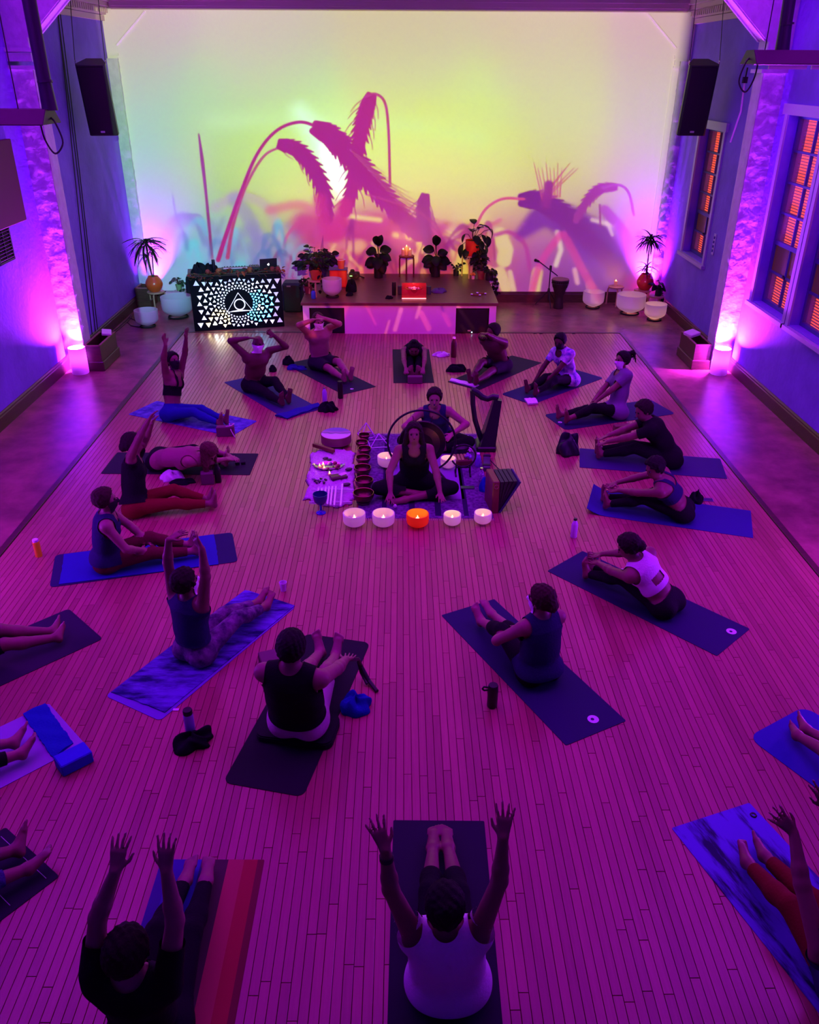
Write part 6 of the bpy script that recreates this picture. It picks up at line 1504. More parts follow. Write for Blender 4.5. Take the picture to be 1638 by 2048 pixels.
p0, p1_, p2_ = q(1408, 592), q(1492, 668), q(1410, 672); t = thing('triangle_stand', 'thin black wire triangle behind the open wooden box', 'stand', (p1_.x, p1_.y, 0)); d = lambda v, z: (v.x - p1_.x, v.y - p1_.y, z)
MB().tube([d(p0, .04), (0, 0, .02), d(p2_, .01), d(p0, .04)], .007, 6).build('wire', BLACKR, t)
p = q(1400, 640); t = thing('mallet_case', 'dark narrow case with clips behind the triangle stand', 'case', (p.x, p.y + .1, 0), rad(-6)); MB().bbox((0, 0, .03), (.09, .42, .06), .01).build('lid', mat('plum_case', (.06, .03, .09), .5), t)
for y in (-.14, .14): MB().box((.0, y, .064), (.10, .04, .012)).build('clip', METALD, t)
# harp
HB = mat('harp_black', (.010, .009, .016), .35, spec=.5)
hb = q(1385, 490); YH = hb.y; hp = lambda x, y: (lambda v: (v.x - hb.x, 0, v.z))(GY(590 + .2747 * x, 760 + .2747 * y, YH))
t = thing('harp', 'black lever harp standing behind the right of the rug', 'harp', (hb.x, YH, 0))
MB().tube([hp(1292, 75), hp(1296, 180), hp(1310, 290), hp(1345, 400), hp(1372, 455)], [.035, .034, .034, .036, .05], 10).build('pillar', HB, t, smooth=True)
MB().tube([hp(1285, 70), hp(1325, 92), hp(1362, 125), hp(1402, 138), hp(1440, 122), hp(1476, 132)], [.038, .042, .042, .038, .042, .05], 10).build('neck', HB, t, smooth=True)
a, b = Vector(hp(1476, 140)), Vector(hp(1395, 470)); dv = (b - a).normalized(); nx = Vector((-dv.z, 0, dv.x))
MB().add([a + nx * s * .05 + Vector((0, y * .05, 0)) for s in (-1, 1) for y in (-1, 1)] + [b + nx * s * .10 + Vector((0, y * .15, 0)) for s in (-1, 1) for y in (-1, 1)], [(0, 1, 3, 2), (4, 6, 7, 5), (0, 4, 5, 1), (2, 3, 7, 6), (0, 2, 6, 4), (1, 5, 7, 3)]).build('soundbox', HB, t)
MB().bbox((0, 0, .035), (.26, .34, .07), .015).build('foot', HB, t)
for k in range(12):
    u = (k + 1) / 13; top = Vector(hp(1300 + 150 * u, 95 + 38 * sin(u * 2.4))); bot = a.lerp(b, .15 + .75 * (1 - u)); MB().tube([top, bot - nx * .02 if False else bot], .0016, 4).build('string', mat('gut_string', (.35, .3, .4), .4), t)
# mallet in the right hand of the black dress
hh = PEOPLE['p24']['hand'][1]; w_ = Vector(hh[0]) + Vector(hh[1]) * .07; tip = G(790, 1012, .05); t = thing('mallet', 'mallet with a white ball head held by the musician in black', 'mallet', tuple(w_)); MB().tube([(0, 0, 0), tuple(tip - w_)], .006, 6).build('shaft', WOODL, t); MB().ball(tuple(tip - w_), .022, 12).build('ball_head', T_WHITE, t, smooth=True)

# ================================================================== platform with its plants and lamps
SX0, SX1, SY0, SZ = -1.86, 1.79, 15.64, 0.60
PW = mat('platform_white', (.78, .74, .78), .6); PT = mat('platform_top_wood', (.15, .065, .05), .35, noise=.35, nscale=5, stretch=(1, 6, 1))
pf = thing('platform', 'low white fronted platform with a dark wooden top at the projection wall', 'platform', ((SX0 + SX1) / 2, SY0, 0)); w = SX1 - SX0
o1, o2, o3, o4 = .12, .12 + .66, w - .13 - .63, w - .13; zt, zo = SZ - .055, SZ - .105
for a, b in ((0, o1), (o2, o3), (o4, w)): MB().box((-w / 2 + (a + b) / 2, .02, zt / 2), (b - a, .03, zt)).build('front_panel', PW, pf)
for a, b in ((o1, o2), (o3, o4)): MB().box((-w / 2 + (a + b) / 2, .02, (zo + zt) / 2), (b - a, .03, zt - zo)).build('front_rail', PW, pf)
for s in (-1, 1): MB().box((s * (w / 2 - .015), 1.24, zt / 2), (.03, 2.4, zt)).build('side_panel', PW, pf)
MB().bbox((0, 1.22, SZ - .028), (w + .06, 2.50, .055), .006).build('top_board', PT, pf)
for k, (a, b) in enumerate(((o1, o2), (o3, o4))):
    x = (SX0 + SX1) / 2 - w / 2 + (a + b) / 2; t = thing('subwoofer', ['black subwoofer in the left opening of the platform', 'black subwoofer in the right opening of the platform'][k], 'speaker', (x, SY0 + .3, 0)); ww = b - a - .02
    MB().bbox((0, 0, zo / 2 - .005), (ww, .52, zo - .012), .01).build('cabinet', SPK, t); MB().bbox((0, -.268, zo / 2), (ww - .05, .016, zo - .06), .006).build('grille', SPKG, t)
    MB().box((ww * .0 + .05 * (k * 2 - 1) * -1, -.278, .06), (.06, .004, .022)).build('badge', BADGE, t)
    if k: MB().ball((-.0, -.28, .03), .012, 8).build('indicator_light', mat('blue_led', (.3, .5, 1), .5, emit=(.5, .7, 1), estr=6), t)


def on_stage(px, py): return G(px, py, SZ)


def stool(label, p, h=.45, r=.17, material=WOODL, group='round wooden stools'):
    t = thing('stool', label, 'stool', p, 0, group); MB().lathe([(r * .98, h - .028), (r, h - .022), (r, h - .004), (r * .98, h)], n=32).build('seat', material, t, smooth=True)
    for k in range(3):
        a = 2 * pi * k / 3 + .5; c_, s_ = cos(a), sin(a); R = Matrix.Rotation(a, 3, 'Z'); pts = [(r * .72, h - .04), (r * .98, h - .05), (r * 1.06, h - .10), (r * 1.06, 0)]
        m = MB(); 
        for (x0, z0), (x1, z1) in zip(pts, pts[1:]): m.tube([R @ Vector((x0, 0, z0)), R @ Vector((x1, 0, z1))], .016, 4)
        m.build('leg', material, t)
    return t


LEAFD = mat('dark_leaf', (.006, .011, .008), .55, spec=.25, transl=.05); LEAFG = mat('green_leaf', (.03, .07, .03), .45, spec=.4, transl=.15); STEM = mat('plant_stem', (.06, .05, .03), .6); SOIL = mat('soil', (.02, .012, .008), .95)


def leaf_mesh(name, L, W, bend, material, shape='oval', n=7):
    V, F = [], []
    for i in range(n + 1):
        t = i / n; y = L * (t - .10 * bend * t * t); z = -bend * L * t * t * .6; w = W / 2 * (sin(pi * min(1, t * .96 + .04)) ** (.7 if shape == 'oval' else .45)) * (1 if shape == 'oval' else (1 - .4 * t)) if 0 < i < n else .002
        V += [(-w, y, z + w * .18), (0, y, z - w * .05), (w, y, z + w * .18)]
    for i in range(n): j = 3 * i; F += [(j, j + 1, j + 4, j + 3), (j + 1, j + 2, j + 5, j + 4)]
    nv = len(V); V += [(x, y, z - .003) for x, y, z in V]; F += [tuple(nv + k for k in reversed(f)) for f in F[:2 * n]]
    edge = [3 * i for i in range(n + 1)] + [3 * i + 2 for i in range(n, -1, -1)]
    F += [(edge[i], edge[(i + 1) % len(edge)], nv + edge[(i + 1) % len(edge)], nv + edge[i]) for i in range(len(edge))]
    me = bpy.data.meshes.new(name); me.from_pydata(V, [], F); me.materials.append(material); me.polygons.foreach_set('use_smooth', [True] * len(F)); me.update(); return me


def put_leaf(me, parent, p, az, el, s=1.0, roll=0.0):
    o = bpy.data.objects.new('leaf', me); COL.objects.link(o); o.parent = parent; o.location = p
    o.rotation_euler = (Matrix.Rotation(az - pi / 2, 3, 'Z') @ Matrix.Rotation(el, 3, 'X') @ Matrix.Rotation(roll, 3, 'Y')).to_euler(); o.scale = (s, s, s); return o


LM = {'broad': leaf_mesh('broad_leaf', .27, .205, .55, LEAFD), 'heart': leaf_mesh('heart_leaf', .15, .095, .6, LEAFD), 'small': leaf_mesh('small_leaf', .085, .06, .5, LEAFD), 'strap': leaf_mesh('strap_leaf', .36, .042, 1.0, LEAFD, 'strap', 9), 'short_strap': leaf_mesh('short_strap_leaf', .24, .034, .9, LEAFD, 'strap', 8), 'green': leaf_mesh('green_small_leaf', .09, .06, .5, LEAFG)}


def pot(t, r, h, material, kind='cyl'):
    if kind == 'cyl': pr = [(r * .96, 0), (r, .01), (r, h), (r * .93, h), (r * .93, h - .03)]
    elif kind == 'taper': pr = [(r * .68, 0), (r * .70, .005), (r * .92, h * .8), (r, h * .8), (r, h), (r * .9, h), (r * .88, h - .03)]
    else: pr = [(r * .5, 0)] + [(r * (.55 + .45 * sin(pi * u)) if True else 0, h * u) for u in np.linspace(.06, .94, 10)] + [(r * .60, h), (r * .54, h), (r * .56, h - .03)]
    MB().lathe(pr, n=30, cap=(True, False)).build('pot', material, t, smooth=True); MB().lathe([(.001, h - .03), (pr[-1][0], h - .03)], n=20).build('soil', SOIL, t)


# leafy plants left and right of the candle stool
def big_leaf_plant(label, p, leaves, r=.095, h=.23):
    t = thing('potted_plant', label, 'plant', p); pot(t, r, h, mat('black_pot', (.012, .014, .02), .5)); MB().tube([(0, 0, h - .03), (.01, 0, h + .18), (-.01, 0, h + .42)], .012, 7).build('stem', STEM, t)
    for x, z, az, el, s in leaves:
        MB().tube([(0, 0, h + z * .6), (x * .5 * cos(az) if False else .04 * cos(az), .04 * sin(az), h + z)], .006, 5).build('leaf_stalk', STEM, t); put_leaf(LM['broad'], t, (.03 * cos(az), .03 * sin(az), h + z), az, el if el > .9 or abs(cos(az)) > .6 else el - .7, s, .95 * cos(az) if el < .9 else 0)
    return t


D = rad
big_leaf_plant('broad leaved plant in a black pot left of the candle stool', on_stage(757, 555), [(0, .42, D(-100), D(75), 1.0), (0, .40, D(60), D(80), .9), (0, .30, D(10), D(18), 1.0), (0, .28, D(165), D(10), 1.0), (0, .22, D(-30), D(-5), 1.0), (0, .20, D(-95), D(10), 1.15), (0, .14, D(-150), D(-10), 1.05), (0, .12, D(-60), D(-5), 1.1), (0, .08, D(-170), D(-15), .9), (0, .10, D(20), D(-10), .9), (0, .25, D(90), D(20), .9)])
big_leaf_plant('broad leaved plant in a black pot right of the candle stool', on_stage(871, 553), [(0, .40, D(-80), D(80), .9), (0, .42, D(90), D(70), .8), (0, .30, D(178), D(15), .95), (0, .22, D(5), D(20), .9), (0, .20, D(-90), D(15), 1.0), (0, .14, D(-175), D(-5), 1.05), (0, .10, D(-150), D(-15), 1.0), (0, .12, D(-10), D(-5), 1.1), (0, .08, D(-40), D(-20), 1.0), (0, .05, D(-120), D(-15), .9)])


def bushy(label, p, r, h, potm, n, spread, hz, me='heart', seed=0, kind='taper', trail=0, base=0.0, green=False, xbias=0.0):
    t = thing('potted_plant', label, 'plant', p); rs = np.random.RandomState(seed); pot(t, r, h, potm, kind); m = MB()
    for k in range(n):
        a = rs.rand() * 6.28; el = rs.uniform(.15, 1.0); d = spread * rs.rand() ** .6; z = h + hz * el * rs.uniform(.3, 1); q_ = Vector((d * cos(a) + xbias * el, d * sin(a) * .8, z)); m.tube([(0, 0, h - .02), q_ * .5 + Vector((0, 0, h * .5 + hz * .12)), q_], .004, 4)
        put_leaf(LM[me], t, q_, a + rs.uniform(-.6, .6), rs.uniform(-.6, .5), rs.uniform(.75, 1.2), rs.uniform(-.4, .4) + .8 * cos(a))
    for k in range(trail):
        a = rs.uniform(-1.2, .6); x0 = r * cos(a); y0 = r * sin(a); pts = [(x0 * .5, y0 * .5, h), (x0 * 1.1, y0 * 1.1, h + .02)] + [(x0 * 1.2 + .03 * j * rs.rand(), y0 * 1.2 - .02 * j * rs.rand(), h - .09 * j) for j in range(1, int(rs.randint(3, 6)))]; m.tube(pts, .003, 4)
        for q_ in pts[1:]: put_leaf(LM['small' if me != 'green' else me], t, q_, rs.rand() * 6.28, rs.uniform(-1, 0), rs.uniform(.8, 1.2))
    m.build('stems', STEM, t, kind='stuff'); return t


TERRA = mat('terracotta', (.42, .07, .03), .5); REDP = mat('red_glazed_pot', (.50, .02, .02), .25, spec=.6); MARP = mat('maroon_pot', (.16, .02, .05), .4)
st1 = stool('round stool hidden by leaves at the left end of the platform', on_stage(634, 590), .30, .17)
bushy('dense bushy plant in a terracotta pot at the left end of the platform', on_stage(634, 590) + Vector((0, 0, .30)), .13, .20, TERRA, 70, .32, .42, 'heart', 1, trail=2)
bushy('low trailing plant on the platform floor at its left corner', on_stage(617, 586), .09, .14, MARP, 26, .16, .22, 'small', 2, trail=0)
bushy('rounded leafy plant behind the bushy one near the left end', on_stage(650, 563), .10, .36, mat('grey_pot', (.08, .09, .12), .5), 34, .22, .38, 'heart', 3, 'cyl')
p = on_stage(643, 562); tag(MB().prism([(0, 0), (.07, 0), (.07, .50), (.0, .34)], -.008, .008, M=Matrix(((1, 0, 0, 0), (0, 0, 1, 0), (0, 1, 0, 0), (0, 0, 0, 1)))).build('pointed_panel', mat('pale_violet_panel', (.42, .34, .5), .5), loc=(p.x - .02, p.y + .25, SZ)), 'tall pointed pale panel rising behind the bushy plant', 'panel').scale = (1, 1, 1.75)
p = on_stage(627, 597); bottle('blue_bottle', 'small blue bottle at the platform left corner', (p.x, p.y, SZ), .045, .17, mat('blue_glass', (.03, .08, .4), .2), BB)
crystal_bowl('frosted bowl standing at the left front of the platform', on_stage(665, 594), .185, .33, ring=True)
p = on_stage(677, 575); t = thing('orange_box', 'square orange red box behind the frosted bowl on the platform', 'box', (p.x, p.y + .1, SZ)); MB().bbox((0, 0, .17), (.34, .20, .34), .012).build('body', mat('orange_red_paint', (.70, .06, .02), .5), t); MB().box((0, -.102, .17), (.27, .006, .27)).build('front_panel', mat('orange_panel', (.80, .10, .03), .5), t); MB().bbox((0, 0, .345), (.37, .23, .02), .005).build('lid', mat('violet_lid', (.10, .08, .22), .5), t)
t = thing('flower_pot', 'red tapered pot with a white rim on the orange box', 'pot', (p.x + .06, p.y + .1, SZ + .355)); pot(t, .085, .17, mat('coral_pot', (.62, .12, .07), .5), 'taper'); MB().tube([(.08 * cos(a), .08 * sin(a), .172) for a in np.linspace(0, 6.2832, 24, endpoint=False)], .008, 6, closed=True).build('white_rim', T_WHITE, t)
p = on_stage(709, 556); t = thing('camera', 'black camera with a strap and green light beside the orange box', 'camera', (p.x, p.y, SZ)); MB().bbox((0, 0, .07), (.22, .12, .12), .02).build('body', METALD, t); MB().lathe([(.045, -.16), (.05, -.06), (.05, 0)], c=(.03, 0, .07), n=18, rot=Matrix.Rotation(rad(-90), 3, 'X') @ Matrix.Identity(3)).build('lens', METALD, t); MB().bbox((-.04, 0, .15), (.09, .06, .06), .02).build('viewfinder', METALD, t); MB().box((-.07, -.062, .055), (.05, .004, .015)).build('green_light', mat('green_led', (.2, 1, .3), .5, emit=(.3, 1, .25), estr=2.5), t); MB().tube([(.10, -.02, .05), (.17, -.05, .03), (.20, -.02, .012), (.14, .06, .012)], .012, 6).build('neck_strap', BLACKR, t)
lump('dark_bag', 'dark soft bag on the platform right of the frosted bowl', on_stage(703, 582), (.22, .26, .20), DCLOTH, .2, 30, 'bag', 5)
lump('small_dark_bag', 'low dark pouch at the platform front near the frosted bowl', on_stage(699, 591), (.14, .12, .06), DCLOTH, .2, 31, 'pouch', 5)
# candle stool
s0 = on_stage(813, 556); stool('tall thin stool with three candles at the back of the platform', s0, .46, .16, WOODR)
for k, (dx, dy, lb) in enumerate([(-.07, 0, 'white candle at the left of the tall stool'), (0, .05, 'white candle at the middle of the tall stool'), (.07, 0, 'white candle at the right of the tall stool')]):
    t = thing('pillar_candle', lb, 'candle', (s0.x + dx, s0.y + dy, SZ + .46)); candle(t, (0, 0, 0), .038, .12 if k != 1 else .17)
light('stool_candle_glow', 'POINT', s0 + Vector((0, -.06, .70)), 1.6, (1, .42, .12), shadow_soft_size=.05)
# right group
st = on_stage(937, 554); stool('tall pale stool under the red glazed pot', st, .45, .15)
t = bushy('plant with large drooping leaves in a red glazed pot on the tall stool', st + Vector((.06, .02, .45)), .15, .30, REDP, 0, .1, .1, 'heart', 9, 'cyl', trail=9)
for x, y, z, az, el, s in [(.02, 0, .62, 100, 35, 1.6), (-.03, 0, .50, -95, 30, 1.7), (.10, 0, .52, -60, 40, 1.3), (.12, 0, .60, 20, 5, 1.2), (.22, 0, .60, -5, -20, 1.5), (.38, 0, .52, -10, -70, 1.4), (.30, 0, .38, -60, -60, 1.5), (.26, 0, .20, -30, -60, 1.4), (-.16, 0, .42, 200, -50, 1.2), (-.20, 0, .22, 210, -60, 1.9), (-.12, -.05, .14, -110, -40, 1.5), (.05, -.06, .40, -80, -20, 1.6), (.14, -.05, .30, -70, -30, 1.5), (.0, .05, .45, 90, 20, 1.4), (.18, -.05, .42, -40, -40, 1.3), (.10, -.08, .12, -60, -50, 1.4)]:
    MB().tube([(0, 0, .27), (x * .6, y, .27 + (z - .27) * .7 + .04), (x, y, z)], .005, 5).build('stem', STEM, t); put_leaf(LM['heart'], t, (x, y, z), D(az), D(el), s)
p = on_stage(962, 558); bushy('spiky leaved plant in a maroon pot at the platform right end', p, .10, .18, MARP, 30, .17, .26, 'small', 12, trail=0)
bushy('dense dark plant behind the maroon pot at the right end', on_stage(955, 556), .11, .30, mat('grey_pot', (.08, .09, .12), .5), 44, .10, .38, 'heart', 14, 'cyl')
bushy('trailing plant spilling over the right edge of the platform', on_stage(979, 560), .085, .14, mat('black_pot', (.012, .014, .02), .5), 24, .12, .16, 'small', 15, 'cyl', trail=12)
bushy('small dark plant on the platform left of the tall pale stool', on_stage(912, 551), .06, .10, mat('black_pot', (.012, .014, .02), .5), 16, .12, .22, 'small', 16, 'cyl')
p = on_stage(946, 558); t = thing('yellow_flowers', 'small bunch of yellow flowers in front of the tall pale stool', 'flowers', (p.x, p.y, SZ)); YEL = mat('yellow_petal', (.75, .55, .06), .6); MB().lathe([(.03, 0), (.035, .06), (.03, .07)], n=14).build('vase', mat('cream', (.75, .66, .5), .5), t)
for k in range(10): MB().ball((.045 * cos(k * 2.4) * (k / 10 + .3), .045 * sin(k * 2.4) * (k / 10 + .3), .09 + .008 * (k % 4)), .02, 8).build('blossom', YEL, t)
# red glass box with crystals
p = on_stage(828, 598); t = thing('glass_box', 'red glowing glass box with a bowl of crystals at the platform front', 'box', (p.x, p.y + .14, SZ)); RGL = mat('red_acrylic', (.65, .03, .05), .15, spec=.5, seethru=.45); W_, D_, H_ = .46, .28, .24
MB().box((0, -D_ / 2, H_ / 2 - .03), (W_, .008, H_ - .06)).build('front_pane', RGL, t); MB().box((0, D_ / 2, H_ / 2), (W_, .008, H_)).build('back_pane', RGL, t)
for s in (-1, 1): MB().box((s * W_ / 2, 0, H_ / 2), (.008, D_, H_)).build('side_pane', RGL, t)
MB().box((0, 0, .006), (W_, D_, .012)).build('base', mat('red_base', (.3, .02, .02), .4), t); MB().box((0, -D_ / 2 - .008, .012), (W_, .012, .016)).build('lit_edge', mat('red_white_light', (1, .6, .55), .5, emit=(1, .35, .3), estr=2.0), t)
p2 = (p.x, p.y + .14, SZ + .012); t = thing('crystal_dish', 'dark red dish of sparkling crystals inside the glass box', 'bowl', p2); MB().lathe([(.001, .02), (.08, .02), (.14, .09), (.16, .17), (.152, .17), (.13, .09), (.07, .03), (.001, .03)], n=28, cap=(False, False)).build('dish', mat('ruby', (.30, .02, .03), .2), t, smooth=True)
rs = np.random.RandomState(4)
for k in range(22): MB().bbox((0, 0, 0), (.03, .025, .035), .006).build('crystal', mat('pink_crystal', (.5, .2, .4), .1, spec=.8, bump=1, bscale=60), t, (.11 * rs.randn() * .5, .09 * rs.randn() * .5, .15 + .02 * rs.rand()), (rs.rand() * 3, rs.rand() * 3, rs.rand() * 3))
light('glass_box_glow', 'POINT', Vector(p2) + Vector((.0, -.02, .20)), 1.6, (1, .10, .06), shadow_soft_size=.03)
p = on_stage(788, 590); bottle('black_bottle', 'black bottle on the platform left of the red glass box', (p.x, p.y, SZ), .04, .25, BB, BB, 'flask')
p = on_stage(800, 588); tag(MB().bbox((0, 0, .08), (.09, .09, .16), .01).build('dark_candle', mat('dark_green_wax', (.03, .06, .05), .6), loc=(p.x, p.y, SZ)), 'dark square block beside the left end of the red glass box', 'block'); p = on_stage(857, 588); tag(MB().lathe([(.05, 0), (.05, .15), (.04, .155), (.001, .15)], n=20).build('dark_candle', _MC['dark_green_wax'], loc=(p.x, p.y, SZ), smooth=True), 'dark round candle beside the right end of the red glass box', 'candle')
lump('dark_shawl', 'dark violet cloth lying right of the red glass box', on_stage(877, 584), (.30, .26, .07), mat('violet_shawl', (.07, .05, .16), .9), .1, 33, 'cloth'); lump('black_pouch', 'small black pouch at the front of the platform near the bottle', on_stage(778, 597), (.14, .10, .05), DCLOTH, .1, 34, 'pouch')
for k, (x, y) in enumerate(((952, 592), (963, 589))):
    p = on_stage(x, y); t = thing('rattle', ['nearer silver tipped rattle at the platform right front', 'farther silver tipped rattle at the platform right front'][k], 'rattle', (p.x, p.y, SZ + .022), rad(-20)); MB().tube([(-.09, 0, 0), (.05, 0, 0)], .016, 10).build('grip', WOODR, t, smooth=True)
    for s in (-.10, .06): MB().tube([(s, 0, 0), (s + .04, 0, 0)], [.021, .019], 10).build('silver_tip', CHROME, t, smooth=True)

# ================================================================== DJ booth
bl, br = G(390, 663), G(569, 653); tl = GY(380, 555, bl.y); Hb = tl.z; bw = (br - bl).length; yaw = math.atan2(br.y - bl.y, br.x - bl.x); bc = (bl + br) / 2
bt = thing('music_booth', 'black booth panel pierced by rings of lit triangles round an eye symbol', 'booth', (bc.x, bc.y, 0), yaw)
BP = mat('booth_black', (.006, .004, .007), .8, spec=.1); MB().bbox((0, .015, Hb / 2), (bw, .03, Hb), .004).build('front_panel', BP, bt)
for s in (-1, 1): MB().box((s * (bw / 2 - .015), .33, Hb / 2), (.03, .60, Hb)).build('side_panel', BP, bt)
MB().bbox((0, .32, Hb + .012), (bw + .04, .66, .024), .005).build('table_top', mat('booth_table', (.03, .012, .012), .4), bt)
EM = [mat('lit_white', (.9, .9, 1), .5, emit=(.86, .84, 1.0), estr=1.15), mat('lit_warm', (1, .9, .6), .5, emit=(1, .80, .38), estr=10.0), mat('lit_blue', (.3, .7, 1), .5, emit=(.10, .58, 1.0), estr=6), mat('lit_dim', (.8, .8, 1), .5, emit=(.72, .62, .80), estr=.55), mat('lit_hot', (1, 1, .9), .5, emit=(1, .95, .8), estr=26), mat('lit_cyan_hot', (.6, .9, 1), .5, emit=(.55, .88, 1), estr=16)]
uc, vc = .02, Hb * .50; cnt = 0; rr = .285; k = 0
while rr < 1.0:
    N_ = 32
    for i in range(N_):
        a = 2 * pi * (i + .5 * (k % 2)) / N_; u, v = uc + rr * cos(a), vc + rr * sin(a) * .96; sz = rr * 2 * pi / N_ * .335
        if abs(u) > bw / 2 - .055 - sz * .3 or v < .055 + sz * .4 or v > Hb - .05 - sz * .5: continue
        fl = pi / 2 if (k + i) % 2 == 0 else -pi / 2
        tri = [(sz * 1.12 * cos(fl + j * 2 * pi / 3), sz * 1.12 * sin(fl + j * 2 * pi / 3)) for j in range(3)]
        dw = math.hypot(u + .40, v - .17); db = math.hypot(u - .42, v - .42); dv_ = v / Hb
        e = EM[4] if dw < .10 else EM[1] if dw < .24 else EM[5] if db < .07 else EM[2] if db < .30 else EM[3] if (dv_ > .86 or u > .68) else EM[0]
        MB().prism(tri, -.0025, .0025, M=Matrix.Translation((u, -.0025, v)) @ Matrix(((1, 0, 0, 0), (0, 0, 1, 0), (0, 1, 0, 0), (0, 0, 0, 1)))).build('cutout', e, bt); cnt += 1
    rr *= 1.17; k += 1
A_, B_, C_ = (uc - .235, -.004, vc - .17), (uc + .245, -.004, vc - .16), (uc, -.004, vc + .185)
MB().tube([A_, B_, C_], .009, 6, closed=True).build('eye_triangle', EM[0], bt); MB().tube([(uc + .012 + .098 * cos(a), -.004, vc - .035 + .098 * sin(a)) for a in np.linspace(0, 6.2832, 36, endpoint=False)], .010, 6, closed=True).build('eye_ring', EM[0], bt)
MB().tube([(A_[0] + .08, -.005, A_[2] + .01), (uc, -.005, vc - .15), (B_[0] - .06, -.005, B_[2] + .002)], [.004, .014, .004], 6).build('eye_glow', EM[0], bt)
BT = lambda x, y, z=0: bt.matrix_basis @ Vector((x, y, z)) if False else Matrix.Translation(bt.location) @ Matrix.Rotation(yaw, 4, 'Z') @ Vector((x, y, Hb + .024 + z))
t = thing('laptop', 'open dark laptop with a glowing lid emblem on the booth', 'laptop', BT(.62, .26), yaw + rad(8)); ALU = mat('dark_aluminium', (.05, .05, .06), .4, metal=.7); MB().bbox((0, 0, .009), (.33, .23, .018), .004).build('keyboard_base', ALU, t); RL = Matrix.Rotation(rad(14), 3, 'X')
MB().bbox(RL @ Vector((0, 0, .115)) + Vector((0, -.105, .018)), (.33, .008, .23), .003, RL).build('lid', ALU, t)
ap = [(.020 * cos(a) * (1 - .18 * (abs(a - pi / 2) < .35)), .021 * sin(a) * (1 - .22 * (abs(a - pi / 2) < .35))) for a in np.linspace(0, 6.2832, 22, endpoint=False)]; ap = [(x if x < .014 or y < -.004 or y > .010 else .012, y) for x, y in ap]
Ml = Matrix.Translation(RL @ Vector((0, -.0055, .115)) + Vector((0, -.105, .018))) @ RL.to_4x4() @ Matrix(((1, 0, 0, 0), (0, 0, 1, 0), (0, 1, 0, 0), (0, 0, 0, 1))); MB().prism(ap, -.001, .001, M=Ml).prism([(.002, .021), (.010, .030), (.006, .021)], -.001, .001, M=Ml).build('lid_emblem', mat('white_glow', (1, 1, 1), .5, emit=(1, 1, 1), estr=3), t)
t = thing('music_keyboard', 'small music keyboard on the booth table', 'keyboard', BT(.02, .34), yaw); MB().bbox((0, 0, .025), (.52, .22, .05), .008).build('case', METALD, t)
for k in range(15): MB().box((-.21 + k * .03, -.055, .054), (.026, .10, .01)).build('white_key', T_WHITE, t)
for k in range(8): MB().lathe([(.009, .05), (.008, .07)], c=(-.2 + k * .055, .06, 0), n=10).build('knob', BLACKR, t)
t = thing('mixer', 'black mixing desk beside the laptop on the booth', 'mixer', BT(.38, .33), yaw); MB().bbox((0, 0, .035), (.20, .24, .07), .01).build('case', METALD, t)
for k in range(12): MB().lathe([(.010, .07), (.009, .09)], c=(-.07 + (k % 4) * .045, -.06 + (k // 4) * .06, 0), n=8).build('knob', BADGE, t)
p = BT(-.38, .22); bottle('dark_bottle', 'slim dark bottle standing on the booth', tuple(p), .032, .24, BB, BB, 'flask')
lump('black_headphone_bag', 'pointed black cloth bag at the left end of the booth', BT(-.66, .2), (.26, .22, .17), DCLOTH, .2, 40, 'bag', 4); lump('black_garment', 'black cloth heap behind the bottle on the booth', BT(-.46, .30), (.28, .2, .13), DCLOTH, .2, 41, 'cloth', 5)
gl = thing('garland', 'garland of dark red and orange leaves along the booth top', 'garland', BT(0, .0), yaw); rs = np.random.RandomState(5); LR = [leaf_mesh('autumn_leaf', .10, .07, .5, mat('autumn_%d' % i, c, .7)) for i, c in enumerate(((.20, .025, .02), (.30, .07, .02), (.10, .02, .02), (.05, .03, .02)))]
MB().tube([(x, .03 + .02 * sin(9 * x), .02 + .015 * sin(14 * x)) for x in np.linspace(-bw / 2 - .02, bw / 2 + .0, 30)], .008, 5).build('vine', STEM, gl)
for k in range(150):
    x = rs.uniform(-bw / 2 - .03, bw / 2 + .03); x = x if rs.rand() < .75 else rs.uniform(-bw / 2 - .03, -.3); put_leaf(LR[rs.choice([0, 0, 1, 2, 2, 3])], gl, (x, rs.uniform(-.03, .10), rs.uniform(-.02, .09) - (.10 * rs.rand() if x < -.35 else 0)), rs.rand() * 6.28, rs.uniform(-1.2, .7), rs.uniform(.7, 1.2))
for k, (x, r, c) in enumerate(((-.30, .055, 1), (.28, .055, 1), (-.50, .045, 0), (.80, .045, 0), (.70, .05, 0))): MB().ball((x, .04, .06), (r, r * .8, r), 10).build('blossom', mat('autumn_%d' % c, (0, 0, 0)), gl)
p = BT(-bw / 2 - .03, .0, -.18); tag(MB().lathe([(.012, .18), (.03, .13), (.045, -.10), (.04, -.12)], n=12).build('black_tassel', DCLOTH, loc=tuple(p)), 'black tassel hanging from the left corner of the booth', 'tassel')
# the cabinet speaker behind
p = G(586, 626); t = thing('floor_speaker', 'dark cabinet loudspeaker on the floor between booth and platform', 'speaker', (p.x, p.y + .22, 0)); MB().bbox((0, 0, .30), (.40, .40, .60), .04).build('cabinet', mat('blue_black_cabinet', (.012, .02, .04), .45), t); MB().bbox((0, -.202, .29), (.34, .012, .52), .005).build('grille', SPKG, t); MB().box((-.06, -.211, .545), (.08, .004, .025)).build('badge', BADGE, t)

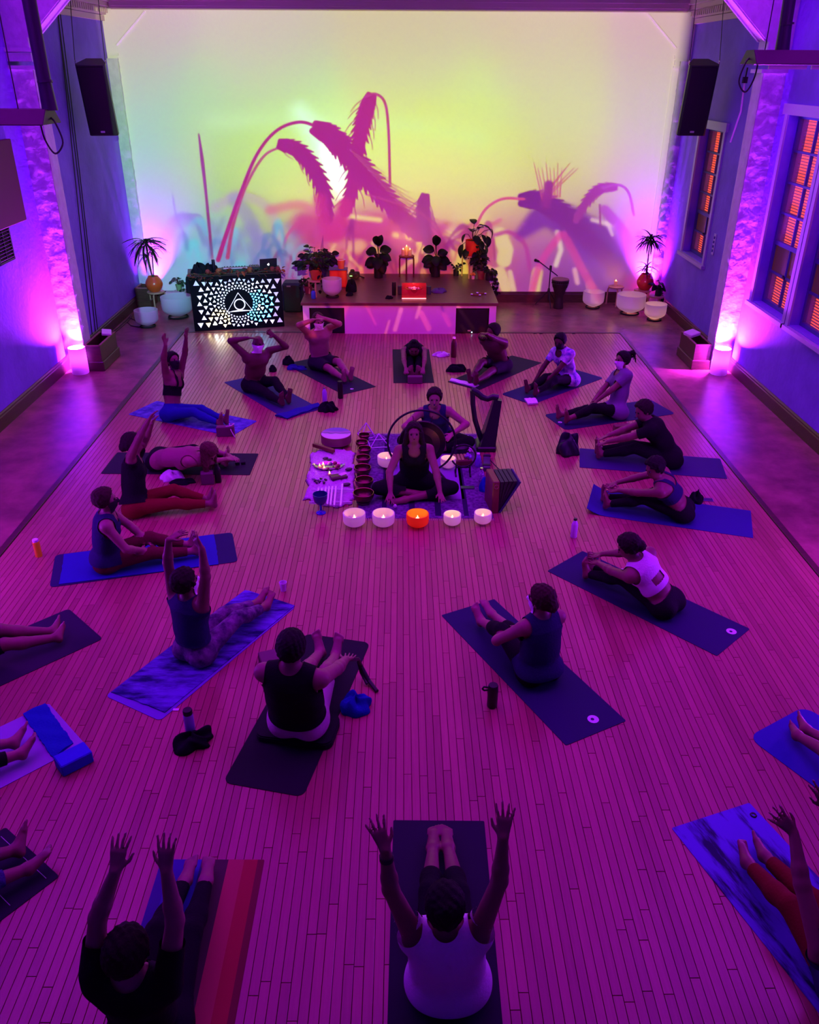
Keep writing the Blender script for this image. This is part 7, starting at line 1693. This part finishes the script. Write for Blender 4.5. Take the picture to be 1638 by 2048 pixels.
# ================================================================== along the back wall, left and right
crystal_bowl('smaller frosted bowl on the floor near the left wall', G(296, 653), .225, .31); crystal_bowl('large frosted bowl on the floor left of the booth', G(357, 634), .31, .40)
s1 = G(316, 617); stool('round stool under the orange potted dracaena', s1, .36, .18)
pt = thing('potted_dracaena', 'drooping dracaena in a round orange pot in the left corner', 'plant', (s1.x - .01, s1.y, .36)); pot(pt, .175, .31, mat('orange_glazed_pot', (.62, .09, .015), .25, spec=.6), 'round')
def dracaena(t, base, tops, rng, strap='strap'):
    for (x, y, z, n, sc) in tops:
        MB().tube([(x * .15, y * .15, base), (x * .6, y * .6, base + (z - base) * .5), (x, y, z)], .013, 7).build('trunk', STEM, t)
        for k in range(n):
            a = k * 2.4 + rng.rand(); el = rng.uniform(-.45, .95); put_leaf(LM[strap], t, (x, y, z - .10 * (k % 4) / 4), a, el, sc * rng.uniform(.8, 1.15), rng.uniform(-.3, .3))
rr_ = np.random.RandomState(6); dracaena(pt, .28, [(-.05, -.06, 1.02, 34, 1.25), (-.06, -.06, .74, 12, .9), (.06, -.02, .90, 10, .9)], rr_)
s2 = G(362, 607); t = stool('low pale stool with the green pot behind the large bowl', s2, .27, .14, mat('pale_stool', (.6, .45, .5), .5)); bushy('small plant in a green pot behind the large bowl', s2 + Vector((0, 0, .27)), .07, .14, mat('sage_pot', (.25, .32, .14), .5), 18, .14, .24, 'green', 21, trail=5)
p = s2 + Vector((-.17, -.12, 0)); t = thing('pink_lantern', 'small pink glowing box lamp left of the green pot', 'lamp', (p.x, p.y, .0)); MB().bbox((0, 0, .13), (.17, .14, .26), .01).build('paper_shade', mat('pink_paper', (.8, .35, .55), .7, emit=(1, .25, .5), estr=.5), t); MB().bbox((0, 0, .265), (.19, .16, .02), .004).build('top', mat('pale_stool', (.6, .45, .5), .5), t)
# right corner
s3 = G(1281, 613); stool('round stool under the red potted dracaena', s3, .36, .18); pt = thing('potted_dracaena', 'tall dracaena in a round red pot in the right corner', 'plant', (s3.x + .03, s3.y, .36)); pot(pt, .175, .33, mat('red_round_pot', (.42, .018, .02), .25, spec=.6), 'round'); dracaena(pt, .30, [(-.02, -.03, 1.08, 44, 1.35), (.0, -.03, .52, 10, 1.0), (-.03, -.04, .46, 10, 1.0)], rr_, 'short_strap')
s4 = G(1309, 626); stool('round stool with a small plant beside the right wall', s4, .36, .16); bushy('small leafy plant in a black pot by the right wall', s4 + Vector((.02, 0, .36)), .065, .14, mat('black_pot', (.012, .014, .02), .5), 12, .07, .26, 'heart', 22, 'cyl', trail=3, xbias=-.04)
s5 = G(1228, 610); stool('round stool with one candle near the frosted bowls', s5, .40, .165); t = thing('pillar_candle', 'short glowing candle on the stool near the right bowls', 'candle', (s5.x - .02, s5.y, .40)); candle(t, (0, 0, 0), .038, .11); light('side_candle_glow', 'POINT', s5 + Vector((-.02, -.06, .60)), .9, (1, .42, .12), shadow_soft_size=.04)
crystal_bowl('frosted bowl nearest the drum at the right back', G(1185, 615), .225, .32, glow='led', e=1.2, col=(1, .5, .5)); crystal_bowl('largest frosted bowl of the three at the right back', G(1259, 627), .295, .38, glow='led', e=2.2, col=(1, .55, .35)); crystal_bowl('frosted bowl nearest the right wall, warmly lit', G(1308, 640), .215, .31, glow='led', e=2.2, col=(1, .5, .25))
p = G(1116, 616); t = thing('djembe', 'dark carved djembe drum standing by the back wall', 'drum', (p.x, p.y, 0)); DJ = mat('djembe_wood', (.035, .018, .018), .5); MB().lathe([(.105, 0), (.11, .02), (.085, .20), (.08, .27), (.12, .36), (.165, .50), (.175, .60)], n=32).build('shell', DJ, t, smooth=True); MB().lathe([(.175, .60), (.172, .612), (.15, .618), (.001, .618)], n=32).build('drum_skin', mat('goat_skin', (.30, .18, .15), .6), t, smooth=True)
for z, r in ((.585, .178), (.53, .176)): MB().tube([(r * cos(a), r * sin(a), z) for a in np.linspace(0, 6.2832, 30, endpoint=False)], .007, 6, closed=True).build('iron_ring', METALD, t)
m = MB()
for k in range(24): a = k * pi / 12; b = a + pi / 24; m.tube([(.181 * cos(a), .181 * sin(a), .585), (.150 * cos(b), .150 * sin(b), .44), (.181 * cos(a + pi / 12), .181 * sin(a + pi / 12), .585)], .003, 4)
m.build('rope', DCLOTH, t, kind='stuff')
p = G(1095, 612); t = thing('microphone_stand', 'black boom microphone stand left of the djembe', 'stand', (p.x, p.y, 0))
for k in range(3): a = 2 * pi * k / 3 + .6; MB().tube([(0, 0, .34), (.27 * cos(a), .27 * sin(a), .015)], .010, 6).build('leg', METALD, t)
MB().tube([(0, 0, .12), (0, 0, .78)], .012, 8).build('pole', METALD, t); MB().bbox((.0, 0, .80), (.05, .05, .10), .012).build('clutch', METALD, t); MB().lathe([(.028, .30), (.03, .34), (.02, .38)], n=12).build('hub', METALD, t)
MB().tube([(.16, -.01, .64), (-.25, .0, .93)], .009, 7).build('boom', METALD, t); MB().tube([(-.25, 0, .93), (-.31, 0, .95)], [.02, .026], 10).build('microphone', METALD, t); MB().ball((-.33, 0, .955), .032, 10).build('microphone_grille', SPKG, t)
print('all done', round(time.time() - T0, 1), cnt, 'cutouts')
